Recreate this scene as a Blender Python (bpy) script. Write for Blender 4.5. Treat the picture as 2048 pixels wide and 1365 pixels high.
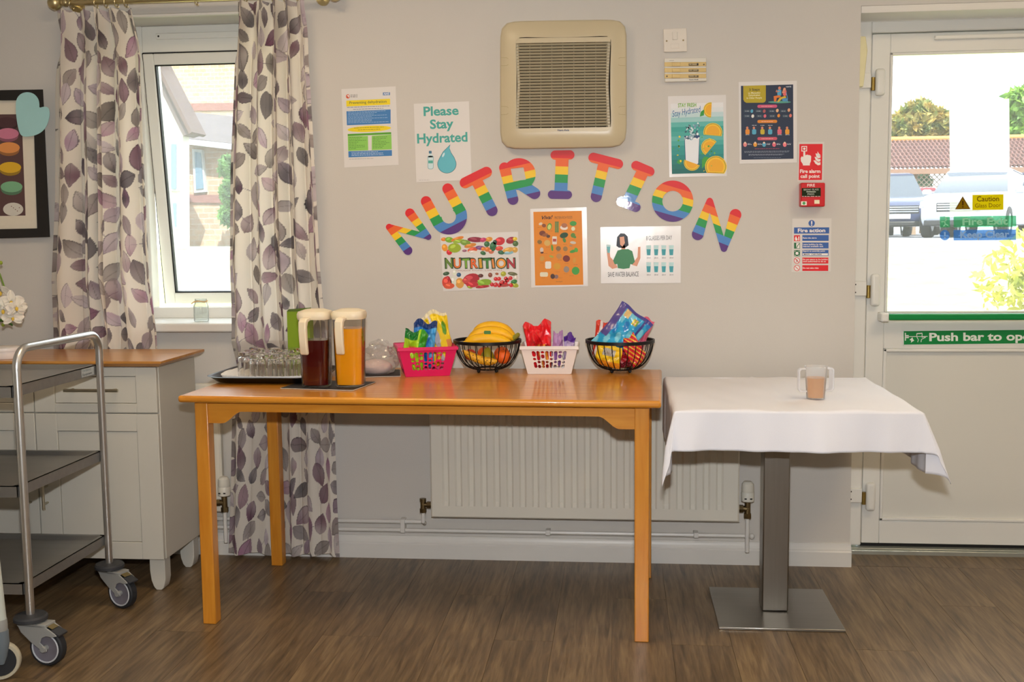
import bpy, bmesh, math, random
import numpy as np
from mathutils import Vector, Matrix

for _o in list(bpy.data.objects):
    bpy.data.objects.remove(_o)
S = bpy.context.scene
COL = S.collection
PI = math.pi

# ------------------------------------------------------------------ camera
FPX, PITCH, YAW, ROLL, CAMH = 2165.4, .10032, .09962, .01045, 1.26
CX, CY = 1024.0, 682.5
def _cam_matrix():
    cr, sr = math.cos(ROLL), math.sin(ROLL)
    A = np.array([[cr, -sr, 0], [sr, cr, 0], [0, 0, 1]])
    cp, sp = math.cos(PITCH), math.sin(PITCH)
    B = np.array([[1, 0, 0], [0, cp, sp], [0, -sp, cp]])
    c, s = math.cos(YAW), math.sin(YAW)
    C = np.array([[c, 0, -s], [0, 1, 0], [s, 0, c]])
    W_ = np.array([[1, 0, 0], [0, 0, 1], [0, -1, 0]])
    return W_ @ C @ B @ A
RM = _cam_matrix()
cam_d = bpy.data.cameras.new('camera'); cam = bpy.data.objects.new('camera', cam_d); COL.objects.link(cam)
cam_d.sensor_fit = 'HORIZONTAL'; cam_d.sensor_width = 36.0; cam_d.lens = FPX / 2048 * 36
cam_d.clip_start = .05; cam_d.clip_end = 400
_m = Matrix.Identity(4)
for _i in range(3):
    _m[_i][0] = RM[_i, 0]; _m[_i][1] = -RM[_i, 1]; _m[_i][2] = -RM[_i, 2]
_m[0][3], _m[1][3], _m[2][3] = 0, 0, CAMH
cam.matrix_world = _m
S.camera = cam
WY = 4.0625           # face of the far wall

def ray(px, py):
    d = RM @ np.array([(px - CX) / FPX, (py - CY) / FPX, 1.0]); return d
def W(px, py, Y=WY):
    d = ray(px, py); return (d[0] / d[1] * Y, Y, CAMH + d[2] / d[1] * Y)
def Pz(px, py, z=0.0):
    d = ray(px, py); t = (z - CAMH) / d[2]; return (d[0] * t, d[1] * t, z)

# ------------------------------------------------------------------ world, sun, lights, exposure
wd = bpy.data.worlds.new('sky'); S.world = wd; wd.use_nodes = True
bg = wd.node_tree.nodes['Background']
bg.inputs[0].default_value = (.86, .93, 1.0, 1); bg.inputs[1].default_value = 3.9
def add_light(name, kind, loc, rot, energy, color=(1, 1, 1), **kw):
    l = bpy.data.lights.new(name, kind); l.energy = energy; l.color = color
    for k, v in kw.items(): setattr(l, k, v)
    o = bpy.data.objects.new(name, l); COL.objects.link(o); o.location = loc; o.rotation_euler = rot
    return o
add_light('sun', 'SUN', (-6, -8, 14), (math.radians(44), 0, math.radians(24)), 9.5, (1, .95, .86), angle=.01)
# the photographer's flash, just above the lens
_fl = add_light('camera_flash', 'AREA', (0.0, 0.02, CAMH + .20), (0, 0, 0), 44, (.97, .98, 1.0), shape='RECTANGLE', size=.07, size_y=.045)
_fl.rotation_euler = cam.matrix_world.to_euler()
vs = S.view_settings
vs.view_transform = 'Standard'; vs.look = 'None'; vs.gamma = 1.0; vs.use_curve_mapping = False
vs.exposure = 0.38
S.cycles.transparent_max_bounces = 48; S.cycles.max_bounces = 20; S.cycles.transmission_bounces = 20
S.display_settings.display_device = 'sRGB'

# ------------------------------------------------------------------ materials
def lin(h):
    if isinstance(h, (tuple, list)): return tuple(h)[:3]
    h = h.lstrip('#'); v = [int(h[i:i + 2], 16) / 255 for i in (0, 2, 4)]
    return tuple(x / 12.92 if x <= .04045 else ((x + .055) / 1.055) ** 2.4 for x in v)
_MATS = {}
def mat(name, col='#808080', rough=.5, metal=0., coat=0., trans=0., ior=1.45, noise=None, bump=None, sss=0., emit=None,
        attr=None, alpha=1., spec=.5, stretch=(1, 1, 1), coat_rough=.08):
    if name in _MATS: return _MATS[name]
    m = bpy.data.materials.new(name); m.use_nodes = True; _MATS[name] = m
    nt = m.node_tree; b = nt.nodes['Principled BSDF']; c = lin(col)
    b.inputs['Base Color'].default_value = (*c, 1); b.inputs['Roughness'].default_value = rough
    b.inputs['Metallic'].default_value = metal; b.inputs['Coat Weight'].default_value = coat
    b.inputs['Coat Roughness'].default_value = coat_rough
    b.inputs['Transmission Weight'].default_value = trans; b.inputs['IOR'].default_value = ior
    b.inputs['Alpha'].default_value = alpha; b.inputs['Specular IOR Level'].default_value = spec
    if sss: b.inputs['Subsurface Weight'].default_value = sss; b.inputs['Subsurface Radius'].default_value = (.02, .012, .006)
    if emit: b.inputs['Emission Color'].default_value = (*lin(emit[0]), 1); b.inputs['Emission Strength'].default_value = emit[1]
    m.diffuse_color = (*c, 1)
    N, L = nt.nodes, nt.links
    if noise or bump:
        tc = N.new('ShaderNodeTexCoord'); mp = N.new('ShaderNodeMapping'); mp.inputs['Scale'].default_value = stretch
        L.new(tc.outputs['Object'], mp.inputs['Vector'])
    src = None
    if attr:
        a = N.new('ShaderNodeAttribute'); a.attribute_name = attr; src = a.outputs['Color']
    if noise:
        n = N.new('ShaderNodeTexNoise'); n.inputs['Scale'].default_value = noise[0]; n.inputs['Detail'].default_value = 5
        L.new(mp.outputs[0], n.inputs['Vector'])
        mr = N.new('ShaderNodeMapRange'); mr.inputs['From Min'].default_value = .25; mr.inputs['From Max'].default_value = .75
        mr.inputs['To Min'].default_value = 1 - noise[1]; mr.inputs['To Max'].default_value = 1 + noise[1]
        L.new(n.outputs['Fac'], mr.inputs['Value'])
        mx = N.new('ShaderNodeMix'); mx.data_type = 'RGBA'; mx.blend_type = 'MULTIPLY'; mx.inputs['Factor'].default_value = 1
        if src: L.new(src, mx.inputs[6])
        else: mx.inputs[6].default_value = (*c, 1)
        L.new(mr.outputs[0], mx.inputs[7]); src = mx.outputs[2]
    if src: L.new(src, b.inputs['Base Color'])
    if bump:
        n2 = N.new('ShaderNodeTexNoise'); n2.inputs['Scale'].default_value = bump[0]; n2.inputs['Detail'].default_value = 4
        L.new(mp.outputs[0], n2.inputs['Vector'])
        bp = N.new('ShaderNodeBump'); bp.inputs['Strength'].default_value = bump[1]; bp.inputs['Distance'].default_value = .004
        L.new(n2.outputs['Fac'], bp.inputs['Height']); L.new(bp.outputs[0], b.inputs['Normal'])
    return m

def glass_pane(name, tint=(.96, .98, .97), gloss=.06, haze=.0):
    if name in _MATS: return _MATS[name]
    m = bpy.data.materials.new(name); m.use_nodes = True; _MATS[name] = m
    nt = m.node_tree; N, L = nt.nodes, nt.links
    for n in list(N):
        if n.type != 'OUTPUT_MATERIAL': N.remove(n)
    out = [n for n in N if n.type == 'OUTPUT_MATERIAL'][0]
    t = N.new('ShaderNodeBsdfTransparent'); t.inputs[0].default_value = (*tint, 1)
    g = N.new('ShaderNodeBsdfGlossy'); g.inputs['Roughness'].default_value = .03
    lw = N.new('ShaderNodeLayerWeight'); lw.inputs[0].default_value = .12
    mm = N.new('ShaderNodeMath'); mm.operation = 'MULTIPLY_ADD'; mm.inputs[1].default_value = .7; mm.inputs[2].default_value = gloss * .5
    L.new(lw.outputs['Fresnel'], mm.inputs[0])
    mx = N.new('ShaderNodeMixShader'); L.new(mm.outputs[0], mx.inputs[0]); L.new(t.outputs[0], mx.inputs[1]); L.new(g.outputs[0], mx.inputs[2])
    last = mx
    if haze:
        d0 = N.new('ShaderNodeBsdfTranslucent'); d0.inputs[0].default_value = (.95, .97, 1, 1); d1 = N.new('ShaderNodeBsdfDiffuse'); d1.inputs[0].default_value = (.9, .9, .9, 1)
        d = N.new('ShaderNodeMixShader'); d.inputs[0].default_value = .5; L.new(d0.outputs[0], d.inputs[1]); L.new(d1.outputs[0], d.inputs[2])
        m2 = N.new('ShaderNodeMixShader'); m2.inputs[0].default_value = haze
        L.new(mx.outputs[0], m2.inputs[1]); L.new(d.outputs[0], m2.inputs[2]); last = m2
    L.new(last.outputs[0], out.inputs[0])
    return m

def ink(h):          # one colour of flat print under a laminate
    return mat('print_' + h.strip('#'), h, .5, coat=.22)

# ------------------------------------------------------------------ mesh builder
class MB:
    def __init__(s, T=None):
        s.v = []; s.f = []; s.mi = []; s.T = T; s.cols = None
    def add(s, vs_, fs_, m=0):
        o = len(s.v)
        if s.T is not None: vs_ = [tuple(s.T @ Vector(p)) for p in vs_]
        s.v += [tuple(p) for p in vs_]
        for f in fs_: s.f.append(tuple(i + o for i in f)); s.mi.append(m)
        return s
    def box(s, x0, x1, y0, y1, z0, z1, m=0):
        if x0 > x1: x0, x1 = x1, x0
        if y0 > y1: y0, y1 = y1, y0
        if z0 > z1: z0, z1 = z1, z0
        return s.add([(x0, y0, z0), (x1, y0, z0), (x1, y1, z0), (x0, y1, z0), (x0, y0, z1), (x1, y0, z1), (x1, y1, z1), (x0, y1, z1)],
                     [(0, 3, 2, 1), (4, 5, 6, 7), (0, 1, 5, 4), (1, 2, 6, 5), (2, 3, 7, 6), (3, 0, 4, 7)], m)
    def obox(s, c, size, R, m=0):
        c = Vector(c); h = [k / 2 for k in size]
        pts = [c + R @ Vector((x * h[0], y * h[1], z * h[2])) for z in (-1, 1) for x, y in ((-1, -1), (1, -1), (1, 1), (-1, 1))]
        return s.add([tuple(p) for p in pts], [(0, 3, 2, 1), (4, 5, 6, 7), (0, 1, 5, 4), (1, 2, 6, 5), (2, 3, 7, 6), (3, 0, 4, 7)], m)
    def ring(s, c, ax, r, n, ref=None):
        ax = Vector(ax).normalized(); ref = Vector(ref) if ref else (Vector((0, 0, 1)) if abs(ax.z) < .9 else Vector((1, 0, 0)))
        u = ax.cross(ref).normalized(); w = ax.cross(u); c = Vector(c)
        return [c + u * (r * math.cos(2 * PI * i / n)) + w * (r * math.sin(2 * PI * i / n)) for i in range(n)]
    def cyl(s, p0, p1, r0, r1=None, n=16, m=0, caps=True):
        r1 = r0 if r1 is None else r1; p0 = Vector(p0); p1 = Vector(p1); ax = p1 - p0
        a = s.ring(p0, ax, r0, n); b = s.ring(p1, ax, r1, n)
        fs = [(i, (i + 1) % n, n + (i + 1) % n, n + i) for i in range(n)]
        if caps: fs += [tuple(range(n - 1, -1, -1)), tuple(range(n, 2 * n))]
        return s.add(a + b, fs, m)
    def tube(s, path, r, n=10, m=0, closed=False):
        P = [Vector(p) for p in path]; k = len(P); rs = r if isinstance(r, (list, tuple)) else [r] * k
        T_ = []
        for i in range(k):
            a = P[(i - 1) % k] if (closed or i > 0) else P[i]; b = P[(i + 1) % k] if (closed or i < k - 1) else P[i]
            T_.append((b - a).normalized())
        ref = Vector((0, 0, 1)) if abs(T_[0].z) < .9 else Vector((1, 0, 0))
        u = T_[0].cross(ref).normalized(); vs_ = []
        for i in range(k):
            u = (u - T_[i] * u.dot(T_[i])).normalized(); w = T_[i].cross(u)
            vs_ += [P[i] + u * (rs[i] * math.cos(2 * PI * j / n)) + w * (rs[i] * math.sin(2 * PI * j / n)) for j in range(n)]
        fs = []
        for i in range(k if closed else k - 1):
            a, b = i * n, ((i + 1) % k) * n
            fs += [(a + j, a + (j + 1) % n, b + (j + 1) % n, b + j) for j in range(n)]
        if not closed: fs += [tuple(range(n - 1, -1, -1)), tuple(range((k - 1) * n, k * n))]
        return s.add(vs_, fs, m)
    def lathe(s, prof, c=(0, 0, 0), n=24, m=0, R=None, sx=1., sy=1., loop=False):
        if loop: prof = list(prof) + [prof[0]]
        c = Vector(c); vs_ = []; k = len(prof)
        for r, z in prof:
            for j in range(n):
                p = Vector((r * sx * math.cos(2 * PI * j / n), r * sy * math.sin(2 * PI * j / n), z))
                vs_.append(c + (R @ p if R else p))
        fs = []
        for i in range(k - 1):
            fs += [(i * n + j, i * n + (j + 1) % n, (i + 1) * n + (j + 1) % n, (i + 1) * n + j) for j in range(n)]
        if not loop and prof[0][0] > 1e-6: fs.append(tuple(range(n - 1, -1, -1)))
        if not loop and prof[-1][0] > 1e-6: fs.append(tuple(range((k - 1) * n, k * n)))
        return s.add(vs_, fs, m)
    def sphere(s, c, r, n=14, m=0, sc=(1, 1, 1), R=None):
        k = n // 2 + 1; prof = [(max(math.sin(PI * i / (k - 1)), 1e-4), -math.cos(PI * i / (k - 1))) for i in range(k)]
        c = Vector(c); vs_ = []
        for pr, z in prof:
            for j in range(n):
                p = Vector((r * sc[0] * pr * math.cos(2 * PI * j / n), r * sc[1] * pr * math.sin(2 * PI * j / n), r * sc[2] * z))
                vs_.append(c + (R @ p if R else p))
        fs = [(i * n + j, i * n + (j + 1) % n, (i + 1) * n + (j + 1) % n, (i + 1) * n + j) for i in range(k - 1) for j in range(n)]
        return s.add(vs_, fs, m)
    def prism(s, pts, off, m=0):      # pts: 3D outline, off: extrusion vector
        n = len(pts); off = Vector(off); a = [Vector(p) for p in pts]; b = [p + off for p in a]
        return s.add(a + b, [tuple(range(n - 1, -1, -1)), tuple(range(n, 2 * n))] + [(i, (i + 1) % n, n + (i + 1) % n, n + i) for i in range(n)], m)
    def poly(s, pts, m=0):
        return s.add(pts, [tuple(range(len(pts)))], m)
    def grid(s, P, m=0, closed_u=False):
        nu, nv = len(P), len(P[0]); vs_ = [p for row in P for p in row]
        fs = []
        for i in range(nu if closed_u else nu - 1):
            i2 = (i + 1) % nu
            for j in range(nv - 1): fs.append((i * nv + j, i2 * nv + j, i2 * nv + j + 1, i * nv + j + 1))
        return s.add(vs_, fs, m)
    def build(s, name, mats, parent=None, smooth=True, bevel=0, angle=35, seg=2, origin=None, solid=0, recalc=True):
        if not isinstance(mats, (list, tuple)): mats = [mats]
        V_ = np.array([tuple(p) for p in s.v], dtype=float)
        if parent is not None: org = np.array(root_loc(parent))
        elif origin is not None: org = np.array(origin, float)
        else: org = np.array([(V_[:, 0].min() + V_[:, 0].max()) / 2, (V_[:, 1].min() + V_[:, 1].max()) / 2, V_[:, 2].min()])
        me = bpy.data.meshes.new(name); me.from_pydata((V_ - org).tolist(), [], s.f)
        for m in mats: me.materials.append(m)
        if len(mats) > 1: me.polygons.foreach_set('material_index', s.mi)
        if recalc:
            bm = bmesh.new(); bm.from_mesh(me); bmesh.ops.recalc_face_normals(bm, faces=bm.faces); bm.to_mesh(me); bm.free()
        if smooth:
            me.polygons.foreach_set('use_smooth', [True] * len(me.polygons)); me.set_sharp_from_angle(angle=math.radians(angle))
        o = bpy.data.objects.new(name, me); COL.objects.link(o)
        if parent is not None: o.parent = parent
        else: o.location = org
        if solid:
            md = o.modifiers.new('thickness', 'SOLIDIFY'); md.thickness = solid; md.offset = 0
        if bevel:
            md = o.modifiers.new('bevel', 'BEVEL'); md.width = bevel; md.segments = seg; md.limit_method = 'ANGLE'; md.angle_limit = math.radians(40)
            md.harden_normals = False
        return o
def root_loc(o):
    l = Vector(o.location)
    while o.parent: o = o.parent; l += o.location
    return tuple(l)
def thing(name, label, cat, loc, group=None):
    o = bpy.data.objects.new(name, None); COL.objects.link(o); o.location = loc; o.empty_display_size = .05
    return tag(o, label, cat, group)
def tag(o, label, cat, group=None):
    o['label'] = label; o['category'] = cat
    if group: o['group'] = group
    return o
def struct(o):
    o['kind'] = 'structure'; return o
def color_attr(o, name, cols):
    a = o.data.color_attributes.new(name, 'FLOAT_COLOR', 'POINT')
    a.data.foreach_set('color', np.c_[np.asarray(cols, float), np.ones(len(cols))].astype(np.float32).ravel())
def copy_tree(o, loc, label=None, group=None):
    c = o.copy(); COL.objects.link(c); c.location = loc
    if label: c['label'] = label
    if group: c['group'] = group
    for ch in list(o.children):
        d = ch.copy(); COL.objects.link(d); d.parent = c
        for g in list(ch.children):
            e = g.copy(); COL.objects.link(e); e.parent = d
    return c
def rot(ax, deg): return Matrix.Rotation(math.radians(deg), 3, ax)
def arc(c, r, a0, a1, n, plane='xz'):
    out = []
    for i in range(n + 1):
        a = math.radians(a0 + (a1 - a0) * i / n); u, v = r * math.cos(a), r * math.sin(a)
        out.append({'xz': (c[0] + u, c[1], c[2] + v), 'yz': (c[0], c[1] + u, c[2] + v), 'xy': (c[0] + u, c[1] + v, c[2])}[plane])
    return out

# ------------------------------------------------------------------ lettering and flat print
_TXT = {}
def text_shape(st, bold=0.0, shear=0.0):
    k = (st, bold, shear)
    if k not in _TXT:
        cu = bpy.data.curves.new('txt', 'FONT'); cu.body = st; cu.offset = bold; cu.shear = shear; cu.resolution_u = 3
        o = bpy.data.objects.new('txt', cu); COL.objects.link(o)
        bpy.context.view_layer.update()
        me = o.to_mesh(); v = [(p.co.x, p.co.y) for p in me.vertices]; f = [tuple(p.vertices) for p in me.polygons]
        o.to_mesh_clear(); bpy.data.objects.remove(o); bpy.data.curves.remove(cu)
        _TXT[k] = (v, f)
    return _TXT[k]
class Print:
    """flat print on an upright sheet; coordinates are read off an enlarged view of the photograph"""
    def __init__(s, ox, oy, sc, Y=WY, base=.0016, step=.00025, inkf=None):
        s.inkf = inkf or ink; s.o = (ox, oy, sc); s.Y = Y; s.b = base; s.st = step; s.mb = MB(); s.mats = []; s.key = {}
    def m(s, c):
        if c not in s.key: s.key[c] = len(s.mats); s.mats.append(s.inkf(c))
        return s.key[c]
    def p(s, x, y, l=0):
        return W(s.o[0] + x / s.o[2], s.o[1] + y / s.o[2], s.Y - s.b - l * s.st)
    def poly(s, pts, c, l=1): s.mb.poly([s.p(x, y, l) for x, y in pts], s.m(c)); return s
    def quad(s, x0, y0, x1, y1, c, l=1, sk=0.0, ln=0.0):  # sk: rise per unit x, ln: lean per unit y
        return s.poly([(x0 + ln * (y - y0), y + sk * (x - x0)) if False else (x + ln * (y - y0), y + sk * (x - x0)) for x, y in ((x0, y0), (x1, y0), (x1, y1), (x0, y1))], c, l)
    def ell(s, x, y, rx, ry, c, l=1, a=0.0, n=18):
        ca, sa = math.cos(math.radians(a)), math.sin(math.radians(a))
        return s.poly([(x + rx * math.cos(t) * ca - ry * math.sin(t) * sa, y + rx * math.cos(t) * sa + ry * math.sin(t) * ca) for t in [2 * PI * i / n for i in range(n)]], c, l)
    def rrect(s, x0, y0, x1, y1, r, c, l=1, sk=0.0):
        pts = []
        for cx, cy, a in ((x1 - r, y0 + r, -90), (x1 - r, y1 - r, 0), (x0 + r, y1 - r, 90), (x0 + r, y0 + r, 180)):
            for i in range(5):
                t = math.radians(a + 22.5 * i); X, Y = cx + r * math.cos(t), cy + r * math.sin(t); pts.append((X, Y + sk * (X - x0)))
        return s.poly(pts, c, l)
    def line(s, pts, w, c, l=1):
        for (x0, y0), (x1, y1) in zip(pts[:-1], pts[1:]):
            d = math.hypot(x1 - x0, y1 - y0) or 1; nx, ny = -(y1 - y0) / d * w / 2, (x1 - x0) / d * w / 2
            s.poly([(x0 + nx, y0 + ny), (x1 + nx, y1 + ny), (x1 - nx, y1 - ny), (x0 - nx, y0 - ny)], c, l)
        return s
    def text(s, st, x0, y0, x1, y1, cap, c, l=2, bold=0.0, shear=0.0):  # baseline from (x0,y0) to (x1,y1)
        v, f = text_shape(st, bold, shear)
        if not v: return s
        mn = min(p[0] for p in v); mx = max(p[0] for p in v); k = 1 / (mx - mn); ch = .68
        dx, dy = x1 - x0, y1 - y0; d = math.hypot(dx, dy); ux, uy = dx / d, dy / d
        s.mb.add([s.p(x0 + ux * (px - mn) * k * d + uy * (py / ch * cap), y0 + uy * (px - mn) * k * d - ux * (py / ch * cap), l) for px, py in v], f, s.m(c))
        return s
    def build(s, parent, name='print'):
        return s.mb.build(name, s.mats, parent, smooth=False, recalc=False)
def sheet(name, corners, ox, oy, sc, material, label, cat, group=None, Y=WY, th=.0012, gap=.0003):
    a = [W(ox + x / sc, oy + y / sc, Y - gap) for x, y in corners]
    mb = MB(); mb.prism(a, (0, -th, 0))
    return tag(mb.build(name, material, None, smooth=False), label, cat, group)

def sdf_mesh(fn, x0, x1, y0, y1, step):
    """2-D outline fn(x,y)<0 turned into verts and faces (marching squares)"""
    xs = np.arange(x0, x1 + step, step); ys = np.arange(y0, y1 + step, step)
    X, Y = np.meshgrid(xs, ys, indexing='ij'); D = fn(X, Y)
    verts, idx, faces = [], {}, []
    def vert(key, p):
        if key not in idx: idx[key] = len(verts); verts.append(p)
        return idx[key]
    nx, ny = D.shape
    neg = D < 0
    cnt = neg[:-1, :-1].astype(int) + neg[1:, :-1] + neg[1:, 1:] + neg[:-1, 1:]
    for i, j in zip(*np.nonzero(cnt)):
        c = [(i, j), (i + 1, j), (i + 1, j + 1), (i, j + 1)]; f = []
        for k in range(4):
            a, b = c[k], c[(k + 1) % 4]; da, db = D[a], D[b]
            if da < 0: f.append(vert(a, (xs[a[0]], ys[a[1]])))
            if (da < 0) != (db < 0):
                t = da / (da - db); kk = (min(a, b), max(a, b))
                f.append(vert(kk, (xs[a[0]] + t * (xs[b[0]] - xs[a[0]]), ys[a[1]] + t * (ys[b[1]] - ys[a[1]]))))
        if len(f) >= 3: faces.append(tuple(f))
    return verts, faces
def capsule(X, Y, a, b, ra, rb=None):
    rb = ra if rb is None else rb; ax, ay = a; bx, by = b; dx, dy = bx - ax, by - ay
    t = np.clip(((X - ax) * dx + (Y - ay) * dy) / (dx * dx + dy * dy + 1e-9), 0, 1)
    return np.hypot(X - ax - t * dx, Y - ay - t * dy) - (ra + (rb - ra) * t)

# ================================================================== the room
random.seed(4)
M_WALL = mat('wall_paint', '#cdc9c2', .75, noise=(2.0, .02), bump=(260, .10))
M_WHITE = mat('white_gloss_paint', '#dcdad4', .35, noise=(9, .02))
M_UPVC = mat('upvc_white', '#e6e5df', .3, noise=(5, .015))
M_DARK = mat('black_rubber', '#101010', .6, noise=(60, .1))
M_CEIL = mat('ceiling_paint', '#e4e0d8', .85, noise=(3, .02))

def wood_floor():
    m = bpy.data.materials.new('vinyl_wood_floor'); m.use_nodes = True; nt = m.node_tree; N, L = nt.nodes, nt.links
    b = nt.nodes['Principled BSDF']; tc = N.new('ShaderNodeTexCoord'); oi = N.new('ShaderNodeObjectInfo')
    ad = N.new('ShaderNodeVectorMath'); ad.operation = 'MULTIPLY_ADD'
    cb = N.new('ShaderNodeCombineXYZ')
    for i in range(3): L.new(oi.outputs['Random'], cb.inputs[i])
    ad.inputs[1].default_value = (37, 53, 11); L.new(cb.outputs[0], ad.inputs[0]); L.new(tc.outputs['Object'], ad.inputs[2])
    def noise(sc, st, det, dist=0.):
        mp = N.new('ShaderNodeMapping'); mp.inputs['Scale'].default_value = st; L.new(ad.outputs[0], mp.inputs[0])
        n = N.new('ShaderNodeTexNoise'); n.inputs['Scale'].default_value = sc; n.inputs['Detail'].default_value = det; n.inputs['Distortion'].default_value = dist
        L.new(mp.outputs[0], n.inputs['Vector']); return n
    n1 = noise(1, (70, 5, 1), 6, .6); n2 = noise(1, (16, 2.2, 1), 3, 1.2); n3 = noise(1, (320, 14, 1), 2)
    r = N.new('ShaderNodeValToRGB'); e = r.color_ramp.elements
    e[0].position = .30; e[0].color = (*lin('#413322'), 1); e[1].position = .72; e[1].color = (*lin('#9a825f'), 1)
    k = r.color_ramp.elements.new(.5); k.color = (*lin('#735e43'), 1)
    mixf = N.new('ShaderNodeMath'); mixf.operation = 'MULTIPLY_ADD'; mixf.inputs[1].default_value = .55
    m2 = N.new('ShaderNodeMath'); m2.operation = 'MULTIPLY'; m2.inputs[1].default_value = .3; L.new(n2.outputs[0], m2.inputs[0])
    m3 = N.new('ShaderNodeMath'); m3.operation = 'MULTIPLY_ADD'; m3.inputs[1].default_value = .15; L.new(n3.outputs[0], m3.inputs[0]); L.new(m2.outputs[0], m3.inputs[2])
    L.new(n1.outputs[0], mixf.inputs[0]); L.new(m3.outputs[0], mixf.inputs[2]); L.new(mixf.outputs[0], r.inputs[0])
    hs = N.new('ShaderNodeHueSaturation'); mr = N.new('ShaderNodeMapRange'); mr.inputs[3].default_value = .84; mr.inputs[4].default_value = 1.1
    L.new(oi.outputs['Random'], mr.inputs[0]); L.new(mr.outputs[0], hs.inputs['Value']); L.new(r.outputs[0], hs.inputs['Color'])
    L.new(hs.outputs[0], b.inputs['Base Color']); b.inputs['Roughness'].default_value = .38
    bp = N.new('ShaderNodeBump'); bp.inputs['Strength'].default_value = .12; bp.inputs['Distance'].default_value = .002
    L.new(mixf.outputs[0], bp.inputs['Height']); L.new(bp.outputs[0], b.inputs['Normal'])
    return m
M_FLOOR = wood_floor()
XL, XR, YB, ZC = -3.3, 2.7, -2.6, 2.5
DX0, DX1, DZ1 = .857, 1.93, 2.05       # door opening
WX0, WX1, WZ0, WZ1 = -1.975, -1.235, .89, 2.10   # window opening
TH = .3
mb = MB(); mb.box(XL, XR, YB, 1.2, -.06, 0); mb.box(XL, XR, 1.2, WY, -.06, -.004); mb.box(DX0, DX1, WY, WY + TH, -.06, -.004)
floor = struct(mb.build('floor', M_FLOOR, smooth=False, origin=(0, 2, 0)))
PWID, PLEN = .182, 1.22
c = 0; x = XL
while x < XR - .01:
    y = 1.2 - (.0 if c % 3 == 0 else .41 if c % 3 == 1 else .8)
    while y < WY:
        a, b_ = max(y, 1.2), min(y + PLEN, WY)
        if b_ - a > .02:
            mb = MB(); mb.box(x + .0005, min(x + PWID, XR) - .0005, a + .0005, b_ - .0005, -.004, 0)
            mb.build('plank', M_FLOOR, floor, smooth=False)
        y += PLEN
    x += PWID; c += 1
mb = MB()
for i in range(5):
    mb2 = MB(); x0 = DX0 + i * PWID
    mb2.box(x0 + .0005, min(x0 + PWID, DX1) - .0005, WY + .0005, WY + .15, -.004, 0); mb2.build('plank', M_FLOOR, floor, smooth=False)
# walls
mb = MB()
mb.box(XL, WX0, WY, WY + TH, 0, ZC); mb.box(WX0, WX1, WY, WY + TH, 0, WZ0); mb.box(WX0, WX1, WY, WY + TH, WZ1, ZC)
mb.box(WX1, DX0, WY, WY + TH, 0, ZC); mb.box(DX0, DX1, WY, WY + TH, DZ1, ZC); mb.box(DX1, XR, WY, WY + TH, 0, ZC)
struct(mb.build('wall_back', M_WALL, smooth=False))
mb = MB(); mb.box(XL - .2, XL, YB - .2, WY + TH, -.06, ZC + .2); struct(mb.build('wall_left', M_WALL, smooth=False))
mb = MB(); mb.box(XR, XR + .2, YB - .2, WY + TH, -.06, ZC + .2); struct(mb.build('wall_right', M_WALL, smooth=False))
mb = MB(); mb.box(XL, XR, YB - .2, YB, -.06, ZC + .2); struct(mb.build('wall_front', M_WALL, smooth=False))
mb = MB(); mb.box(XL, XR, YB, WY + TH, ZC, ZC + .2); struct(mb.build('ceiling', M_CEIL, smooth=False))
# skirting
def skirting(name, x0, x1):
    prof = [(0, 0), (-.018, 0), (-.018, .055), (-.014, .060), (-.014, .064), (-.010, .072), (-.007, .080), (-.006, .087), (0, .088)]
    m_ = MB(); n = len(prof)
    vs_ = [(x0, WY + a, b) for a, b in prof] + [(x1, WY + a, b) for a, b in prof]
    m_.add(vs_, [tuple(range(n)), tuple(range(2 * n - 1, n - 1, -1))] + [(i, n + i, n + (i + 1) % n, (i + 1) % n) for i in range(n)])
    return struct(m_.build(name, M_WHITE, smooth=False))
skirting('baseboard_back', XL, DX0 + .004)
skirting('baseboard_right', DX1, XR)

mb = MB(); mb.box(DX0 + .0005, DX1 - .0005, WY - .001, WY + .168, DZ1 - .026, DZ1 - .0005); struct(mb.build('trim_1', M_WHITE, bevel=.002))
mb = MB(); mb.box(WX0 + .0005, WX1 - .0005, WY - .001, WY + .02, WZ1 - .011, WZ1 - .0005); struct(mb.build('trim_2', M_WHITE, bevel=.002))
# overhead light as unseen added panels, placed to brighten table, wall and door
M_LAMP = mat('added_panel_glow', '#ffffff', .5, emit=('#ffe0b6', 11.5))
def added_ceiling_light(x, y, label):
    t = thing('added_ceiling_light', label, 'ceiling light', (x, y, ZC - .045), 'added ceiling light panels')
    m_ = MB()
    for a in (-1, 1):
        m_.box(x + a * .29, x + a * .31, y - .31, y + .31, ZC - .045, ZC); m_.box(x - .31, x + .31, y + a * .29, y + a * .31, ZC - .045, ZC)
    m_.build('frame', M_WHITE, t, smooth=False)
    m_ = MB(); m_.box(x - .29, x + .29, y - .29, y + .29, ZC - .035, ZC - .005); m_.build('diffuser', M_LAMP, t, smooth=False)
added_ceiling_light(-1.05, 2.7, 'added, unseen square ceiling light panel above the dining table')
added_ceiling_light(1.55, 2.65, 'added, unseen square ceiling light panel nearest the glass door')
added_ceiling_light(-.4, -.6, 'added, unseen square ceiling light panel at the back of the room')

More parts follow.
